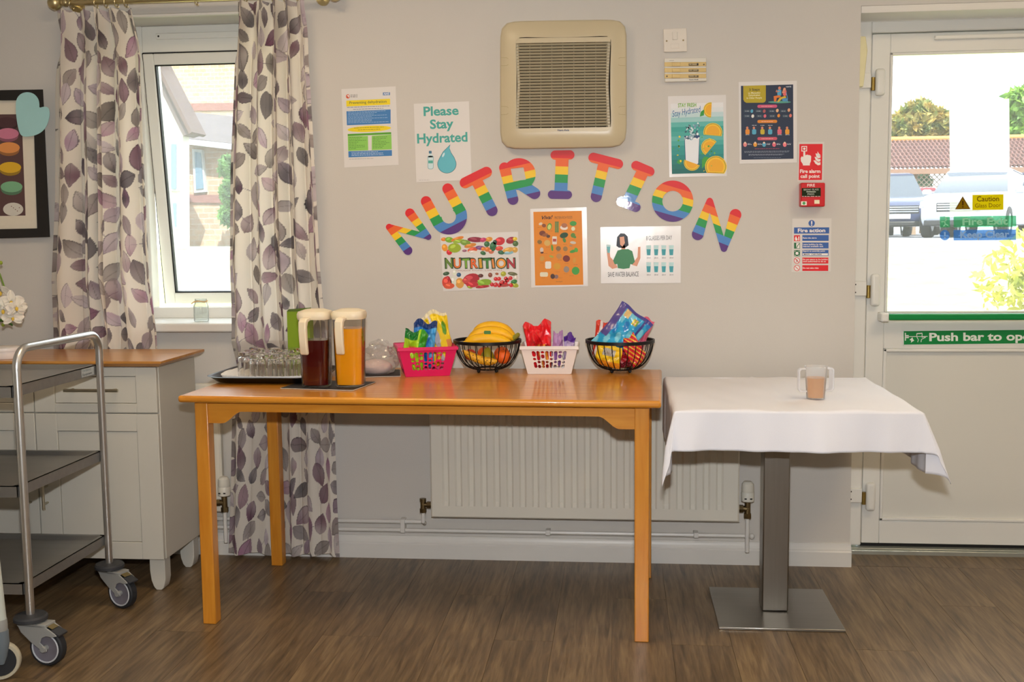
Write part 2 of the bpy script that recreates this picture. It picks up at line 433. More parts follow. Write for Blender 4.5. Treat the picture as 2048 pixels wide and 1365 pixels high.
# ------------------------------------------------------------------ window
GL = glass_pane('window_glass', haze=.09)  # milky mix in the pane stands in for veiling glare
win = bpy.data.objects.new('window_1', None); COL.objects.link(win); win.location = ((WX0 + WX1) / 2, 4.33, WZ0); struct(win)
FY0, FY1 = 4.295, 4.3625
mb = MB()
mb.box(WX0, WX0 + .058, FY0, FY1, WZ0 + .03, WZ1); mb.box(WX1 - .058, WX1, FY0, FY1, WZ0 + .03, WZ1)
mb.box(WX0 + .058, WX1 - .058, FY0, FY1, WZ1 - .105, WZ1); mb.box(WX0 + .058, WX1 - .058, FY0, FY1, WZ0 + .03, WZ0 + .075)
mb.build('window_frame', M_UPVC, win, bevel=.004)
mb = MB(); mb.box(WX0 - .03, WX1 + .03, WY - .045, WY - .0005, .888, .922); mb.box(WX0 + .0005, WX1 - .0005, WY - .0005, FY1, .8905, .922)
mb.build('window_sill', M_WHITE, win, bevel=.006)
mb = MB(); a = W(314, 74, FY0); b_ = W(474, 68, FY0)
mb.box(a[0], WX1 - .08, FY0 - .014, FY0, a[2] - .012, a[2] + .012); tv = mb.build('trickle_vent', M_UPVC, win, bevel=.003)
mb = MB(); mb.cyl((a[0] + .012, FY0 - .0145, a[2]), (a[0] + .012, FY0 - .0135, a[2]), .004, n=10); mb.build('screw', M_DARK, tv)
# top-hung sash, pushed open at the bottom
SX0, SX1, SZ0, SZ1 = WX0 + .06, WX1 - .06, WZ0 + .08, WZ1 - .107
TS = Matrix.Translation((0, FY0 + .02, SZ1)) @ Matrix.Rotation(math.radians(6.8), 4, 'X') @ Matrix.Translation((0, -(FY0 + .02), -SZ1))
sb_ = .044
mb = MB(TS); y0, y1 = FY0 - .004, FY1 - .004
mb.box(SX0, SX0 + sb_, y0, y1, SZ0, SZ1); mb.box(SX1 - sb_, SX1, y0, y1, SZ0, SZ1); mb.box(SX0 + sb_, SX1 - sb_, y0, y1, SZ1 - sb_, SZ1); mb.box(SX0 + sb_, SX1 - sb_, y0, y1, SZ0, SZ0 + sb_)
sash = mb.build('sash', M_UPVC, win, bevel=.004)
mb = MB(TS); g = .005
for (xa, xb, za, zb) in ((SX0 + sb_, SX0 + sb_ + g, SZ0 + sb_, SZ1 - sb_), (SX1 - sb_ - g, SX1 - sb_, SZ0 + sb_, SZ1 - sb_), (SX0 + sb_, SX1 - sb_, SZ1 - sb_ - g, SZ1 - sb_), (SX0 + sb_, SX1 - sb_, SZ0 + sb_, SZ0 + sb_ + g)):
    mb.box(xa, xb, y0 + .008, y0 + .03, za, zb)
for (xa, xb, za, zb) in ((SX0 - .003, SX0 + .004, SZ0, SZ1 + .003), (SX0, SX1, SZ1 - .002, SZ1 + .005)): mb.box(xa, xb, y0 + .004, y0 + .03, za, zb)
mb.build('gasket', M_DARK, sash, smooth=False)
mb = MB(TS); mb.box(SX0 + sb_, SX1 - sb_, y0 + .02, y0 + .026, SZ0 + sb_, SZ1 - sb_); mb.build('pane', GL, sash, smooth=False)

# ------------------------------------------------------------------ door
DG = glass_pane('door_glass', haze=.05)  # washed-out glare of the daylight is mixed into the glass here too
door = bpy.data.objects.new('door_1', None); COL.objects.link(door); door.location = ((DX0 + DX1) / 2, 4.26, 0); struct(door)
FYD, LY = 4.232, 4.246
mb = MB(); mb.box(DX0, .935, FYD, 4.33, .03, DZ1); mb.box(1.852, DX1, FYD, 4.33, .03, DZ1); mb.box(.935, 1.852, FYD, 4.33, 1.984, DZ1)
mb.box(DX0, DX0 + .03, FYD - .012, FYD, .03, DZ1); mb.box(DX0 + .03, DX1, FYD - .012, FYD, 2.022, DZ1)
mb.build('door_frame', M_UPVC, door, bevel=.005)
GX0, GX1, GZ0, GZ1 = 1.006, 1.785, .935, 1.911
mb = MB(); LX0, LX1, LZ0, LZ1 = .939, 1.849, .036, 1.981
mb.box(LX0, GX0, LY, LY + .06, LZ0, LZ1); mb.box(GX1, LX1, LY, LY + .06, LZ0, LZ1); mb.box(GX0, GX1, LY, LY + .06, GZ1, LZ1)
mb.box(GX0, GX1, LY, LY + .06, .80, GZ0); mb.box(GX0, GX1, LY, LY + .06, LZ0, .127)
leaf = mb.build('door_leaf', M_UPVC, door, bevel=.003)
mb = MB()
for (xa, xb, za, zb) in ((GX0, GX0 + .012, .127, .80), (GX1 - .012, GX1, .127, .80), (GX0, GX1, .788, .80), (GX0, GX1, .127, .139), (GX0, GX0 + .01, GZ0, GZ1), (GX1 - .01, GX1, GZ0, GZ1), (GX0, GX1, GZ1 - .01, GZ1), (GX0, GX1, GZ0, GZ0 + .01)):
    mb.box(xa, xb, LY - .004, LY + .02, za, zb)
mb.build('glazing_bead', M_UPVC, leaf, bevel=.003)
mb = MB(); mb.box(GX0 + .003, GX1 - .003, LY + .012, LY + .045, .13, .797); mb.build('panel', mat('door_panel', '#dddcd4', .35, noise=(2, .015)), leaf, bevel=.002)
mb = MB(); mb.box(GX0 + .002, GX1 - .002, LY + .024, LY + .030, GZ0 + .002, GZ1 - .002); mb.build('pane', DG, leaf, smooth=False)
a = W(1868, 76, LY); mb = MB(); mb.box(a[0], 1.72, LY - .016, LY, a[2] - .008, a[2] + .008); mb.build('drip_strip', M_UPVC, leaf, bevel=.004)
M_THR = mat('threshold_metal', '#b9bdb4', .35, .6, noise=(20, .06))
mb = MB(); mb.box(DX0, DX1, WY + .15, 4.33, -.01, .017); mb.box(DX0, DX1, 4.225, 4.33, .017, .022); mb.build('threshold', M_THR, door, bevel=.003)
mb = MB(); mb.box(.936, 1.851, LY + .01, LY + .05, .022, .0355); mb.build('dark_gap_strip', M_DARK, door, smooth=False)  # black strip drawn for the dark gap under the door leaf
# hinges: a cover on the leaf, a plate with screws on the frame
M_BRASS = mat('worn_brass', '#9a8246', .35, .9, noise=(40, .15))
for (py, hh) in ((166, .05), (580, .062), (992, .056)):
    z = W(1745, py, LY)[2]
    mb = MB(); mb.box(.949, .985, LY - .03, LY - .0002, z - hh, z + hh); hg = mb.build('hinge', M_UPVC, door, bevel=.012, seg=3)
    mb = MB(); mb.cyl((.941, LY - .018, z - .03), (.941, LY - .018, z + .018), .008, n=12); mb.build('knuckle', M_BRASS, hg)
    mb = MB(); mb.box(.879, .932, FYD - .0165, FYD - .0001, z - .022, z + .034); mb.build('plate', M_UPVC, hg, bevel=.003)
    mb = MB()
    for sx, sz in ((.89, .022), (.89, -.008)): mb.cyl((sx, FYD - .0172, z + sz), (sx, FYD - .0165, z + sz), .0032, n=8)
    mb.build('screw', M_DARK, hg)
a = W(1717, 74, FYD - .03); b_ = W(1730, 174, FYD - .03)
mb = MB(); pts = [(DX0 + .003, 0, a[2]), (b_[0] - .004, 0, a[2]), (b_[0] + .004, 0, a[2] - .05), (b_[0] - .008, 0, b_[2]), (DX0 + .003, 0, b_[2])]
mb.prism([(p[0], FYD - .0125, p[2]) for p in pts], (0, -.03, 0)); mb.build('alarm_contact', mat('cream_plastic', '#e6ddb0', .4, noise=(20, .03)), door, bevel=.003)
# push bar
M_GREEN = mat('green_sleeve', '#0c8a45', .35, noise=(30, .04))
zb = W(1900, 634, LY - .045)[2]; xa = W(1776, 634, LY - .045)[0]
mb = MB(); mb.box(xa, 1.80, LY - .06, LY - .036, zb - .012, zb + .012); pb = mb.build('push_bar', M_GREEN, door, bevel=.005)
mb = MB(); mb.box(xa - .03, xa, LY - .066, LY, zb - .018, zb + .016); mb.box(1.80, 1.83, LY - .066, LY, zb - .018, zb + .016); mb.build('bracket', M_UPVC, pb, bevel=.006)

# ================================================================== furniture
def wood_mat(name, c0, c1, scale=(1.2, 14, 14), rough=.32, coat=.55):
    m = bpy.data.materials.new(name); m.use_nodes = True; nt = m.node_tree; N, L = nt.nodes, nt.links; b = N['Principled BSDF']
    tc = N.new('ShaderNodeTexCoord'); mp = N.new('ShaderNodeMapping'); mp.inputs['Scale'].default_value = scale
    n = N.new('ShaderNodeTexNoise'); n.inputs['Scale'].default_value = 3; n.inputs['Detail'].default_value = 6; n.inputs['Distortion'].default_value = .5
    r = N.new('ShaderNodeValToRGB'); e = r.color_ramp.elements; e[0].position = .3; e[0].color = (*lin(c0), 1); e[1].position = .7; e[1].color = (*lin(c1), 1)
    L.new(tc.outputs['Object'], mp.inputs[0]); L.new(mp.outputs[0], n.inputs['Vector']); L.new(n.outputs[0], r.inputs[0]); L.new(r.outputs[0], b.inputs['Base Color'])
    b.inputs['Roughness'].default_value = rough; b.inputs['Coat Weight'].default_value = coat; b.inputs['Coat Roughness'].default_value = .12
    return m
M_BEECH = wood_mat('beech_varnished', '#c67b1e', '#dc9734')
M_BEECHV = wood_mat('beech_varnished_upright', '#c67b1e', '#dc9734', (14, 14, 1.2))
# ---- wooden table
TZ = .757
TA = math.radians(-2.3)
TT = Matrix.Translation((-1.388, 3.258, 0)) @ Matrix.Rotation(TA, 4, 'Z')
TL, TD = 1.512, .75
def on_table(u, v, z=TZ): return tuple(TT @ Vector((u, v, z)))
table = thing('dining_table', 'long orange beech dining table standing against the wall under the rainbow letters', 'table', tuple(TT @ Vector((TL / 2, TD / 2, 0))))
mb = MB(TT); mb.box(0, TL, 0, TD, TZ - .022, TZ); mb.build('tabletop', M_BEECH, table, bevel=.008, seg=3)
LGW = .044
lx0, lx1, ly0, ly1 = .036, TL - .036 - LGW, .042, TD - .042 - LGW
for lx in (lx0, lx1):
    for ly in (ly0, ly1):
        mb = MB(TT); mb.box(lx, lx + LGW, ly, ly + LGW, 0, TZ - .022); mb.build('leg', M_BEECHV, table, bevel=.003)
def apron_profile(a, b, fl=.045, cv=.065, h0=.034, h1=.072):
    zt = TZ - .0225; pts = [(a, zt), (a, zt - h1), (a + fl, zt - h1)]
    for i in range(1, 9):
        t = i / 8; s_ = t * t * (3 - 2 * t); pts.append((a + fl + cv * t, zt - h1 + (h1 - h0) * (s_ if t < 1 else 1)))
    r = [(a + b - x, z) for x, z in reversed(pts)]
    return pts + r
for ly in (ly0 + .006, ly1 + .016):
    mb = MB(TT); pr = apron_profile(lx0 + LGW, lx1); mb.prism([(x, ly, z) for x, z in pr], (0, .02, 0)); mb.build('apron', M_BEECH, table, angle=50)
for lx in (lx0 + .006, lx1 + .016):
    mb = MB(TT); pr = apron_profile(ly0 + LGW, ly1); mb.prism([(lx, y, z) for y, z in pr], (.02, 0, 0)); mb.build('apron', M_BEECH, table, angle=50)

# ---- pedestal table and its cloth
M_STEEL = mat('brushed_steel', '#8f8a82', .36, 1.0, noise=(8, .06), bump=(90, .05), stretch=(12, 12, .6))
M_STEELH = mat('brushed_steel_plate', '#a8a49c', .30, .95, noise=(6, .05), bump=(90, .05), stretch=(.6, 12, 12))
CT = (.508, 3.562)
ped = thing('pedestal_table', 'square cafe table on one steel post and flat steel base plate', 'table', (CT[0], CT[1], 0))
mb = MB(); mb.box(CT[0] - .196, CT[0] + .196, CT[1] - .196, CT[1] + .196, 0, .009); mb.build('base_plate', M_STEELH, ped, bevel=.002)
mb = MB(); mb.box(CT[0] - .042, CT[0] + .042, CT[1] - .042, CT[1] + .042, .0095, .70); mb.build('post', M_STEEL, ped, bevel=.004)
CX0, CX1, CY0, CY1, CZ = .166, .872, 3.206, 3.93, .727
mb = MB(); mb.box(CX0 + .006, CX1 - .006, CY0 + .006, CY1 - .006, .70, CZ - .002); mb.build('tabletop', wood_mat('dark_veneer', '#4a3020', '#5d4029'), ped, bevel=.004)
def cloth_mat():
    m = mat('white_cotton', '#e6e7ee', .85, noise=(4, .02), bump=(700, .12)); return m
dr, dl, df, db = .188, .20, .124, .025     # overhang on each side
def cloth_point(u, v):
    # u, v: metres on the flat cloth, measured in table coordinates
    dx = u - CX1 if u > CX1 else (u - CX0 if u < CX0 else 0.); dy = v - CY1 if v > CY1 else (v - CY0 if v < CY0 else 0.)
    x = min(max(u, CX0), CX1); y = min(max(v, CY0), CY1); z = CZ
    wr = .0022 * math.sin(u * 17 + 2.1 * math.sin(v * 5)) * math.sin(v * 9 + 1.3) + .0012 * math.sin(u * 41 + v * 23)
    z += wr * (1 - min(1, (abs(dx) + abs(dy)) * 30)) + .0025
    fold = math.exp(-((u - .49 - .02 * math.sin(v * 9)) / .006) ** 2) * .003
    if dx == 0 and dy == 0: return (x, y, z + fold)
    rr = .006
    if dx == 0 or dy == 0:
        d = abs(dx) + abs(dy); s_ = -1 if (dx < 0 or dy < 0) else 1; p = u if dy else v
        rip = .010 * math.sin(p * 13 + .6) + .006 * math.sin(p * 31 + 2) + .003 * math.sin(p * 67)
        amt = min(1, d / .12); out = rr * min(1, d / rr) + amt * (.012 + rip); zz = CZ + .002 - max(0, d - rr * .6) * .99
        zz += fold * 0
        return (x, y + s_ * out, zz) if dy else (x + s_ * out, y, zz)
    r = math.hypot(dx, dy); ph = math.atan2(abs(dy), abs(dx)) / (PI / 2); w_ = math.sin(PI * ph)
    sx = 1 if dx > 0 else -1; sy = 1 if dy > 0 else -1
    amt = min(1, r / .12)
    if sx > 0:
        hx, hy, k = .95, .25, .36
    else:
        hx, hy, k = .48, .70, .30
    rx = rr * min(1, r / rr); base = amt * .012
    # blend the two straight drops with a pleat that stands out at the corner
    ox = sx * (hx * r * k * w_ + (1 - ph) * (rx + base)); oy = sy * (hy * r * k * w_ + ph * (rx + base))
    zz = CZ + .002 - max(0, r - rr * .6) * math.sqrt(max(0, 1 - (k * w_) ** 2)) * .99
    return (x + ox + sx * .012 * math.sin(ph * 9) * amt * w_, y + oy, zz)
def axis_samples(a, b, c0, c1):
    s_ = list(np.linspace(a, c0, 22)) + list(np.linspace(c0, c1, 70))[1:] + list(np.linspace(c1, b, 22))[1:]; return s_
us = axis_samples(CX0 - dl, CX1 + dr, CX0, CX1); vs2 = axis_samples(CY0 - df, CY1 + db, CY0, CY1)
mb = MB(); P = []
for u in us:
    row = []
    for v in vs2:
        p = cloth_point(u, v)
        if p[1] > WY - .014: p = (p[0], WY - .014, p[2])
        if u < CX0 and p[1] > CY0 + .03: p = (max(p[0], CX0 - .010), p[1], p[2])
        row.append(p)
    P.append(row)
mb.grid(P)
tc_ = mb.build('tablecloth', cloth_mat(), None, smooth=True, angle=80, solid=.0012, recalc=True)
tag(tc_, 'plain white cotton tablecloth draped over the cafe table beside the door', 'tablecloth')

# ---- sideboard
M_SBW = mat('off_white_lacquer', '#c9c6bb', .45, noise=(6, .02))
M_OAK = wood_mat('oak_top', '#b0742c', '#c78d46', (1.2, 14, 14), .3, .2)
M_OAKE = wood_mat('oak_top_edge', '#8a4f20', '#9a5e2c', (1.2, 14, 14), .35, .2)
M_NICKEL = mat('brushed_nickel', '#b9b19c', .35, 1.0, noise=(30, .06))
sbd = thing('sideboard', 'off-white panelled sideboard with oak top behind the steel trolley', 'sideboard', (-2.28, 3.78, 0))
SX_R, SX_L, SYF, SYB, SB0, SB1 = -1.603, -2.97, 3.612, 3.935, .116, .808
mb = MB(); mb.box(SX_L, SX_R, SYF, SYB, SB0, SB1); mb.build('body', M_SBW, sbd, bevel=.002)
mb = MB(); pts = [(SX_L - .03, SYF - .045), (SX_R + .03, SYF - .045), (SX_R + .03, SYB + .025), (SX_L - .03, SYB + .025)]; ins = .016
lo = [(SX_L - .03 + ins, SYF - .045 + ins), (SX_R + .03 - ins, SYF - .045 + ins), (SX_R + .03 - ins, SYB + .025), (SX_L - .03 + ins, SYB + .025)]
mb.add([(x, y, SB1 + .0005) for x, y in lo] + [(x, y, SB1 + .013) for x, y in pts] + [(x, y, SB1 + .021) for x, y in pts],
       [(3, 2, 1, 0), (8, 9, 10, 11)] + [(i, (i + 1) % 4, 4 + (i + 1) % 4, 4 + i) for i in range(4)] + [(4 + i, 4 + (i + 1) % 4, 8 + (i + 1) % 4, 8 + i) for i in range(4)])
mb.build('top', M_OAK, sbd, smooth=False)
def leg_profile(x, y):
    m_ = MB(); w_, hh = .056, SB0
    pts = [(x, hh), (x + w_, hh), (x + w_, .04)] + [(x + w_ - .002 - .014 * (1 - math.cos(t)), .04 - .04 * math.sin(t)) for t in (.5, 1.0, 1.57)] + [(x + .022, 0), (x + .012, .012), (x + .004, .035), (x, .07)]
    m_.prism([(a, y, z) for a, z in pts], (0, .05, 0)); return m_
for x, y in ((SX_R - .066, SYF + .004), (SX_L + .01, SYF + .004), (SX_R - .066, SYB - .056), (SX_L + .01, SYB - .056)):
    leg_profile(x, y).build('leg', M_SBW, sbd, bevel=.002, angle=50)
def shaker(x0, x1, z0, z1, name, stile=.075, rail=.055):
    m_ = MB(); f0, f1, yp = SYF - .018, SYF - .0005, SYF - .0135
    m_.box(x0, x0 + stile, f0, f1, z0, z1); m_.box(x1 - stile, x1, f0, f1, z0, z1)
    m_.box(x0 + stile, x1 - stile, f0, f1, z1 - rail, z1); m_.box(x0 + stile, x1 - stile, f0, f1, z0, z0 + rail)
    o = m_.build(name, M_SBW, sbd, bevel=.0015)
    m_ = MB(); m_.box(x0 + stile + .002, x1 - stile - .002, yp, f1, z0 + rail + .002, z1 - rail - .002); m_.build('panel', M_SBW, o, smooth=False)
    return o
def bar_handle(parent, p0, p1, off=.03):
    a, b = Vector(p0), Vector(p1); d = (b - a).normalized(); m_ = MB()
    m_.cyl(a, b, .0052, n=12)
    for q in (a + d * .02, b - d * .02): m_.cyl(q, q + Vector((0, off - .0005, 0)), .0042, n=10)
    return m_.build('handle', M_NICKEL, parent)
BW = .4535
for i in range(3):
    x1 = SX_R - .002 - i * BW; x0 = x1 - BW + .004
    d_ = shaker(x0, x1, .6445, .805, 'drawer', .075, .032)
    xm = (x0 + x1) / 2; bar_handle(d_, (xm - .098, SYF - .048, .727), (xm + .098, SYF - .048, .727))
    d_ = shaker(x0, x1, SB0 + .002, .640, 'door', .078, .062)
    hx_ = x0 + .03 if i != 1 else x1 - .03
    bar_handle(d_, (hx_, SYF - .048, .300), (hx_, SYF - .048, .400))

# ---- stainless trolley
M_SS = mat('stainless_tube', '#d6d6d4', .30, .95, noise=(10, .05))
M_SSB = mat('stainless_sheet', '#a2a2a0', .42, .85, noise=(5, .06), bump=(60, .04), stretch=(.8, 10, 10))
M_BUMP = mat('grey_rubber', '#34363a', .6, noise=(40, .06))
M_FORK = mat('grey_plastic', '#9a9b98', .4, noise=(20, .04))
M_TYRE = mat('dark_tyre', '#26282c', .6, noise=(40, .08))
M_HUB = mat('mauve_grey_hub', '#77737c', .45, noise=(30, .1))
M_RIM = mat('pale_rim', '#c6cad0', .4)
tr = thing('trolley', 'three-tier stainless steel serving trolley on grey castors at the left edge', 'trolley', (-2.18, 3.2, 0))
TXR, TXL, TYF, TYB = -1.735, -2.62, 2.95, 3.45
def frame_path(x):
    R_ = .058; zt = .938
    p = [(x, TYF, .142), (x, TYF, zt - R_)] + [(x, TYF + R_ - R_ * math.cos(t), zt - R_ + R_ * math.sin(t)) for t in np.linspace(.2, PI / 2, 7)]
    p += [(x, TYB - R_ + R_ * math.sin(t), zt - R_ + R_ * math.cos(t)) for t in np.linspace(0, PI / 2 - .2, 7)] + [(x, TYB, zt - R_), (x, TYB, .142)]
    return p
for x in (TXR, TXL):
    mb = MB(); mb.tube(frame_path(x), .0125, n=14); mb.build('frame', M_SS, tr, angle=60)
for z in (.832, .538, .246):
    mb = MB(); x0, x1, y0, y1 = TXL + .012, TXR - .012, TYF - .012, TYB + .004; rm = .034; lip = .014
    mb.box(x0, x1, y0, y0 + .002, z - rm, z); mb.box(x0, x1, y1 - .002, y1, z - rm, z); mb.box(x0, x0 + .002, y0, y1, z - rm, z); mb.box(x1 - .002, x1, y0, y1, z - rm, z)
    mb.box(x0, x1, y0, y0 + lip, z - .0025, z); mb.box(x0, x1, y1 - lip, y1, z - .0025, z); mb.box(x0, x0 + lip, y0, y1, z - .0025, z); mb.box(x1 - lip, x1, y0, y1, z - .0025, z)
    # sunken tray surface
    a_ = (x0 + lip, x1 - lip, y0 + lip, y1 - lip); q = .012
    mb.add([(a_[0], a_[2], z), (a_[1], a_[2], z), (a_[1], a_[3], z), (a_[0], a_[3], z), (a_[0] + q, a_[2] + q, z - .012), (a_[1] - q, a_[2] + q, z - .012), (a_[1] - q, a_[3] - q, z - .012), (a_[0] + q, a_[3] - q, z - .012)],
           [(0, 1, 5, 4), (1, 2, 6, 5), (2, 3, 7, 6), (3, 0, 4, 7), (4, 5, 6, 7)])
    sh = mb.build('shelf', M_SSB, tr, smooth=False)
    if z > .8:
        mb = MB(); mb.box(x1, x1 + .0008, TYB - .10, TYB - .02, z - .030, z - .004); lb = mb.build('maker_label', mat('label_foil', '#c3c9cb', .3, .3), sh, smooth=False)
        def lab_text(st, y0_, y1_, zb_, h_, c_):
            v, f = text_shape(st); mn = min(p[0] for p in v); mx = max(p[0] for p in v)
            m_ = MB(); m_.add([(x1 + .0012, y0_ + (p[0] - mn) / (mx - mn) * (y1_ - y0_), zb_ + p[1] / .68 * h_) for p in v], f); m_.build('lettering', ink(c_), lb, smooth=False, recalc=False)
        lab_text('CATERING', TYB - .097, TYB - .04, z - .013, .006, '#5b7a86'); lab_text('Equipment', TYB - .097, TYB - .035, z - .026, .008, '#20262a')
def castor(x, y, yaw=0., parent=None, sgn=1):
    R3 = rot('Z', yaw); T_ = Matrix.Translation((x, y, 0)) @ R3.to_4x4() @ Matrix.Scale(1.10, 4)
    m_ = MB(T_); m_.lathe([(.012, .137), (.040, .135), (.044, .130), (.044, .122), (.036, .119), (.012, .118)], n=24); bp_ = m_.build('bumper', M_BUMP, parent)
    m_ = MB(T_)
    out = [(-.030, .117), (.034, .117), (.060, .110), (.086, .094), (.092, .088), (.078, .084), (.060, .086), (.046, .080), (.040, .066), (.058, .052), (.060, .044), (.052, .040), (.044, .044), (.012, .066), (-.018, .092)]
    for yy in (-.021, .017): m_.prism([(a, yy, z) for a, z in out], (0, .004, 0))
    m_.box(-.028, .06, -.021, .021, .108, .117); fk = m_.build('castor_fork', M_FORK, parent, bevel=.0015)
    m_ = MB(T_); R_ = rot('X', -90)
    m_.lathe([(.041, -.013), (.047, -.013), (.050, -.009), (.050, .009), (.047, .013), (.041, .013)], (.050, 0, .050), n=32, R=R_, loop=True); wl = m_.build('castor_wheel', M_TYRE, parent)
    m_ = MB(T_); m_.lathe([(1e-4, -.008), (.030, -.008), (.0405, -.011), (.0405, .011), (.030, .008), (1e-4, .008)], (.050, 0, .050), n=28, R=R_); m_.build('hub', M_HUB, wl)
    m_ = MB(T_); m_.tube([(.050 + .039 * math.cos(t), -.0135, .050 + .039 * math.sin(t)) for t in np.linspace(0, 2 * PI, 33)[:-1]], .0022, n=6, closed=True); m_.build('rim', M_RIM, wl)
    m_ = MB(T_); m_.cyl((.050, -.026, .050), (.050, .026, .050), .008, n=14); m_.build('axle', M_FORK, wl)
    m_ = MB(T_); m_.obox((.064, 0, .1085), (.024, .026, .0012), rot('Y', 22)); m_.build('brake_label', mat('brake_sticker', '#6c5f38', .5), fk, smooth=False)
    m_ = MB(T_); m_.obox((.085, 0, .094), (.03, .036, .007), rot('Y', 24)); m_.build('brake_pedal', M_BUMP, fk, bevel=.002)
for x, y, a_ in ((TXR, TYF, -8), (TXR, TYB, -20), (TXL, TYF, 30), (TXL, TYB, 10)):
    castor(x, y, a_, tr)

# ---- wheeled walking frame, only one leg in view
M_WALK = mat('walker_white_tube', '#c9d0c8', .35, noise=(8, .03))
wk = thing('walking_frame', 'pale tubular walking frame with wheel cut off by the left edge', 'walking frame', (-1.98, 2.62, 0))
for (xf, yf, xt, yt) in ((-1.741, 2.80, -1.752, 2.76), (-2.24, 2.80, -2.22, 2.76)):
    mb = MB(); mb.tube([(xf, yf, .145), (xt, yt, .82), (xt, yt - .06, .86), (xt, yt - .22, .87), (xt, yt - .32, .84)], .0215, n=16); mb.build('leg', M_WALK, wk, angle=60)
    mb = MB(); mb.lathe([(.0235, .190), (.0245, .178), (.0245, .165), (.0235, .158)], (xf - .0015, yf - .003, 0), n=18); mb.build('collar', M_FORK, wk)
    mb = MB(); mb.lathe([(.023, .157), (.024, .12), (.016, .08), (.008, .058)], (xf, yf, 0), n=16); mb.build('fork', mat('slate_plastic', '#6d7880', .45, noise=(20, .04)), wk)
    mb = MB(); mb.lathe([(.045, -.012), (.053, -.012), (.056, -.006), (.056, .006), (.053, .012), (.045, .012)], (xf - .022, yf + .03, .056), n=30, R=rot('Z', 20) @ rot('X', -90), loop=True); w_ = mb.build('wheel', mat('cream_wheel', '#b9b29c', .5), wk)
    mb = MB(); mb.lathe([(1e-4, -.008), (.0445, -.008), (.0445, .008), (1e-4, .008)], (xf - .022, yf + .03, .056), n=24, R=rot('Z', 20) @ rot('X', -90)); mb.build('hub', M_TYRE, w_)
    mb = MB(); mb.tube([(xt, yt - .22, .87), (xt, yt - .42, .0)], .0125, n=12); mb.build('rear_leg', M_WALK, wk)
mb = MB(); mb.cyl((-1.80, 2.75, .52), (-2.23, 2.75, .52), .0125, n=12); mb.build('crossbar', M_WALK, wk)

# ---- radiators and pipes
M_RAD = mat('radiator_enamel', '#e0dccf', .35, noise=(3, .015))
M_VALVE = mat('tarnished_brass', '#7b6a4a', .38, .9, noise=(60, .2))
M_TRV = mat('trv_white', '#dedbce', .4)
def radiator(name, label, x0, x1, z0, z1, dep=.10):
    t = thing(name, label, 'radiator', ((x0 + x1) / 2, WY - .05, z0))
    yf, yb = WY - dep, WY - dep + .032
    m_ = MB(); pitch = .0485; n = int((x1 - x0 - .07) / pitch); off = (x1 - x0 - n * pitch) / 2
    # fluted face
    xs_, pr = [], []
    xs_ += [x0, x0 + .006]; pr += [.006, 0]
    for i in range(n):
        a = x0 + off + i * pitch
        for q, d in ((.004, 0), (.011, 1), (.025, 1), (.032, 0)): xs_.append(a + q); pr.append(.009 * d)
    xs_ += [x1 - .006, x1]; pr += [0, .006]
    zs = [z0, z0 + .005, z0 + .045, z0 + .062, z1 - .062, z1 - .045, z1 - .005, z1]; zk = [0, 0, 0, 1, 1, 0, 0, 0]; ze = [.006, 0, 0, 0, 0, 0, 0, .006]
    P_ = [[(x, yf + max(p if p in (.006,) and i in (0, len(xs_) - 1) else p * k, e), z) for z, k, e in zip(zs, zk, ze)] for i, (x, p) in enumerate(zip(xs_, pr))]
    m_.grid(P_); m_.box(x0, x1, yf + .012, yb, z0, z1)
    m_.build('panel', M_RAD, t, angle=25)
    for xb in (x0 + .05, x1 - .09):
        m_ = MB(); m_.box(xb, xb + .04, yb, WY - .0005, z0 + .06, z1 - .06); m_.build('bracket', M_RAD, t, smooth=False)
    return t
RX0, RX1, RZ0, RZ1 = -.712, .438, .187, .69
rad = radiator('radiator', 'long white fluted panel radiator behind the tables', RX0, RX1, RZ0, RZ1)
rad2 = radiator('radiator', 'white panel radiator below the window, mostly hidden by the sideboard', -2.42, -1.537, .187, .69, .072)
def trv(parent, x, z, side, y=WY - .075):      # thermostatic head; side: +1 right of the radiator
    m_ = MB(); m_.cyl((x - side * .036, y, z), (x + side * .004, y, z), .011, n=14); m_.cyl((x - side * .030, y, z), (x - side * .016, y, z), .0145, n=6); m_.cyl((x, y, z - .03), (x, y, z + .028), .011, n=14); m_.cyl((x, y, z - .036), (x, y, z - .018), .0145, n=6); m_.build('valve', M_VALVE, parent)
    m_ = MB(); m_.lathe([(.014, z + .026), (.0235, z + .030), (.0245, z + .06), (.022, z + .064), (.0235, z + .068), (.0215, z + .094), (.014, z + .103), (0.0, z + .104)], (x, y, 0), n=20); h_ = m_.build('thermostat_head', M_TRV, parent)
    m_ = MB()
    for a in (-.010, .010): m_.box(x + a - .004, x + a + .004, y - .026, y - .0225, z + .040, z + .044)
    m_.build('slot', M_DARK, h_, smooth=False)
    m_ = MB(); m_.cyl((x, y, .068), (x, y, z - .03), .0078, n=12); m_.build('pipe', M_WHITE, parent)
xv, _, zv = W(1495, 1018, WY - .075); trv(rad, xv, zv, 1)
xv2, _, zv2 = W(449, 1006, WY - .075); trv(rad2, xv2, zv2, 1)
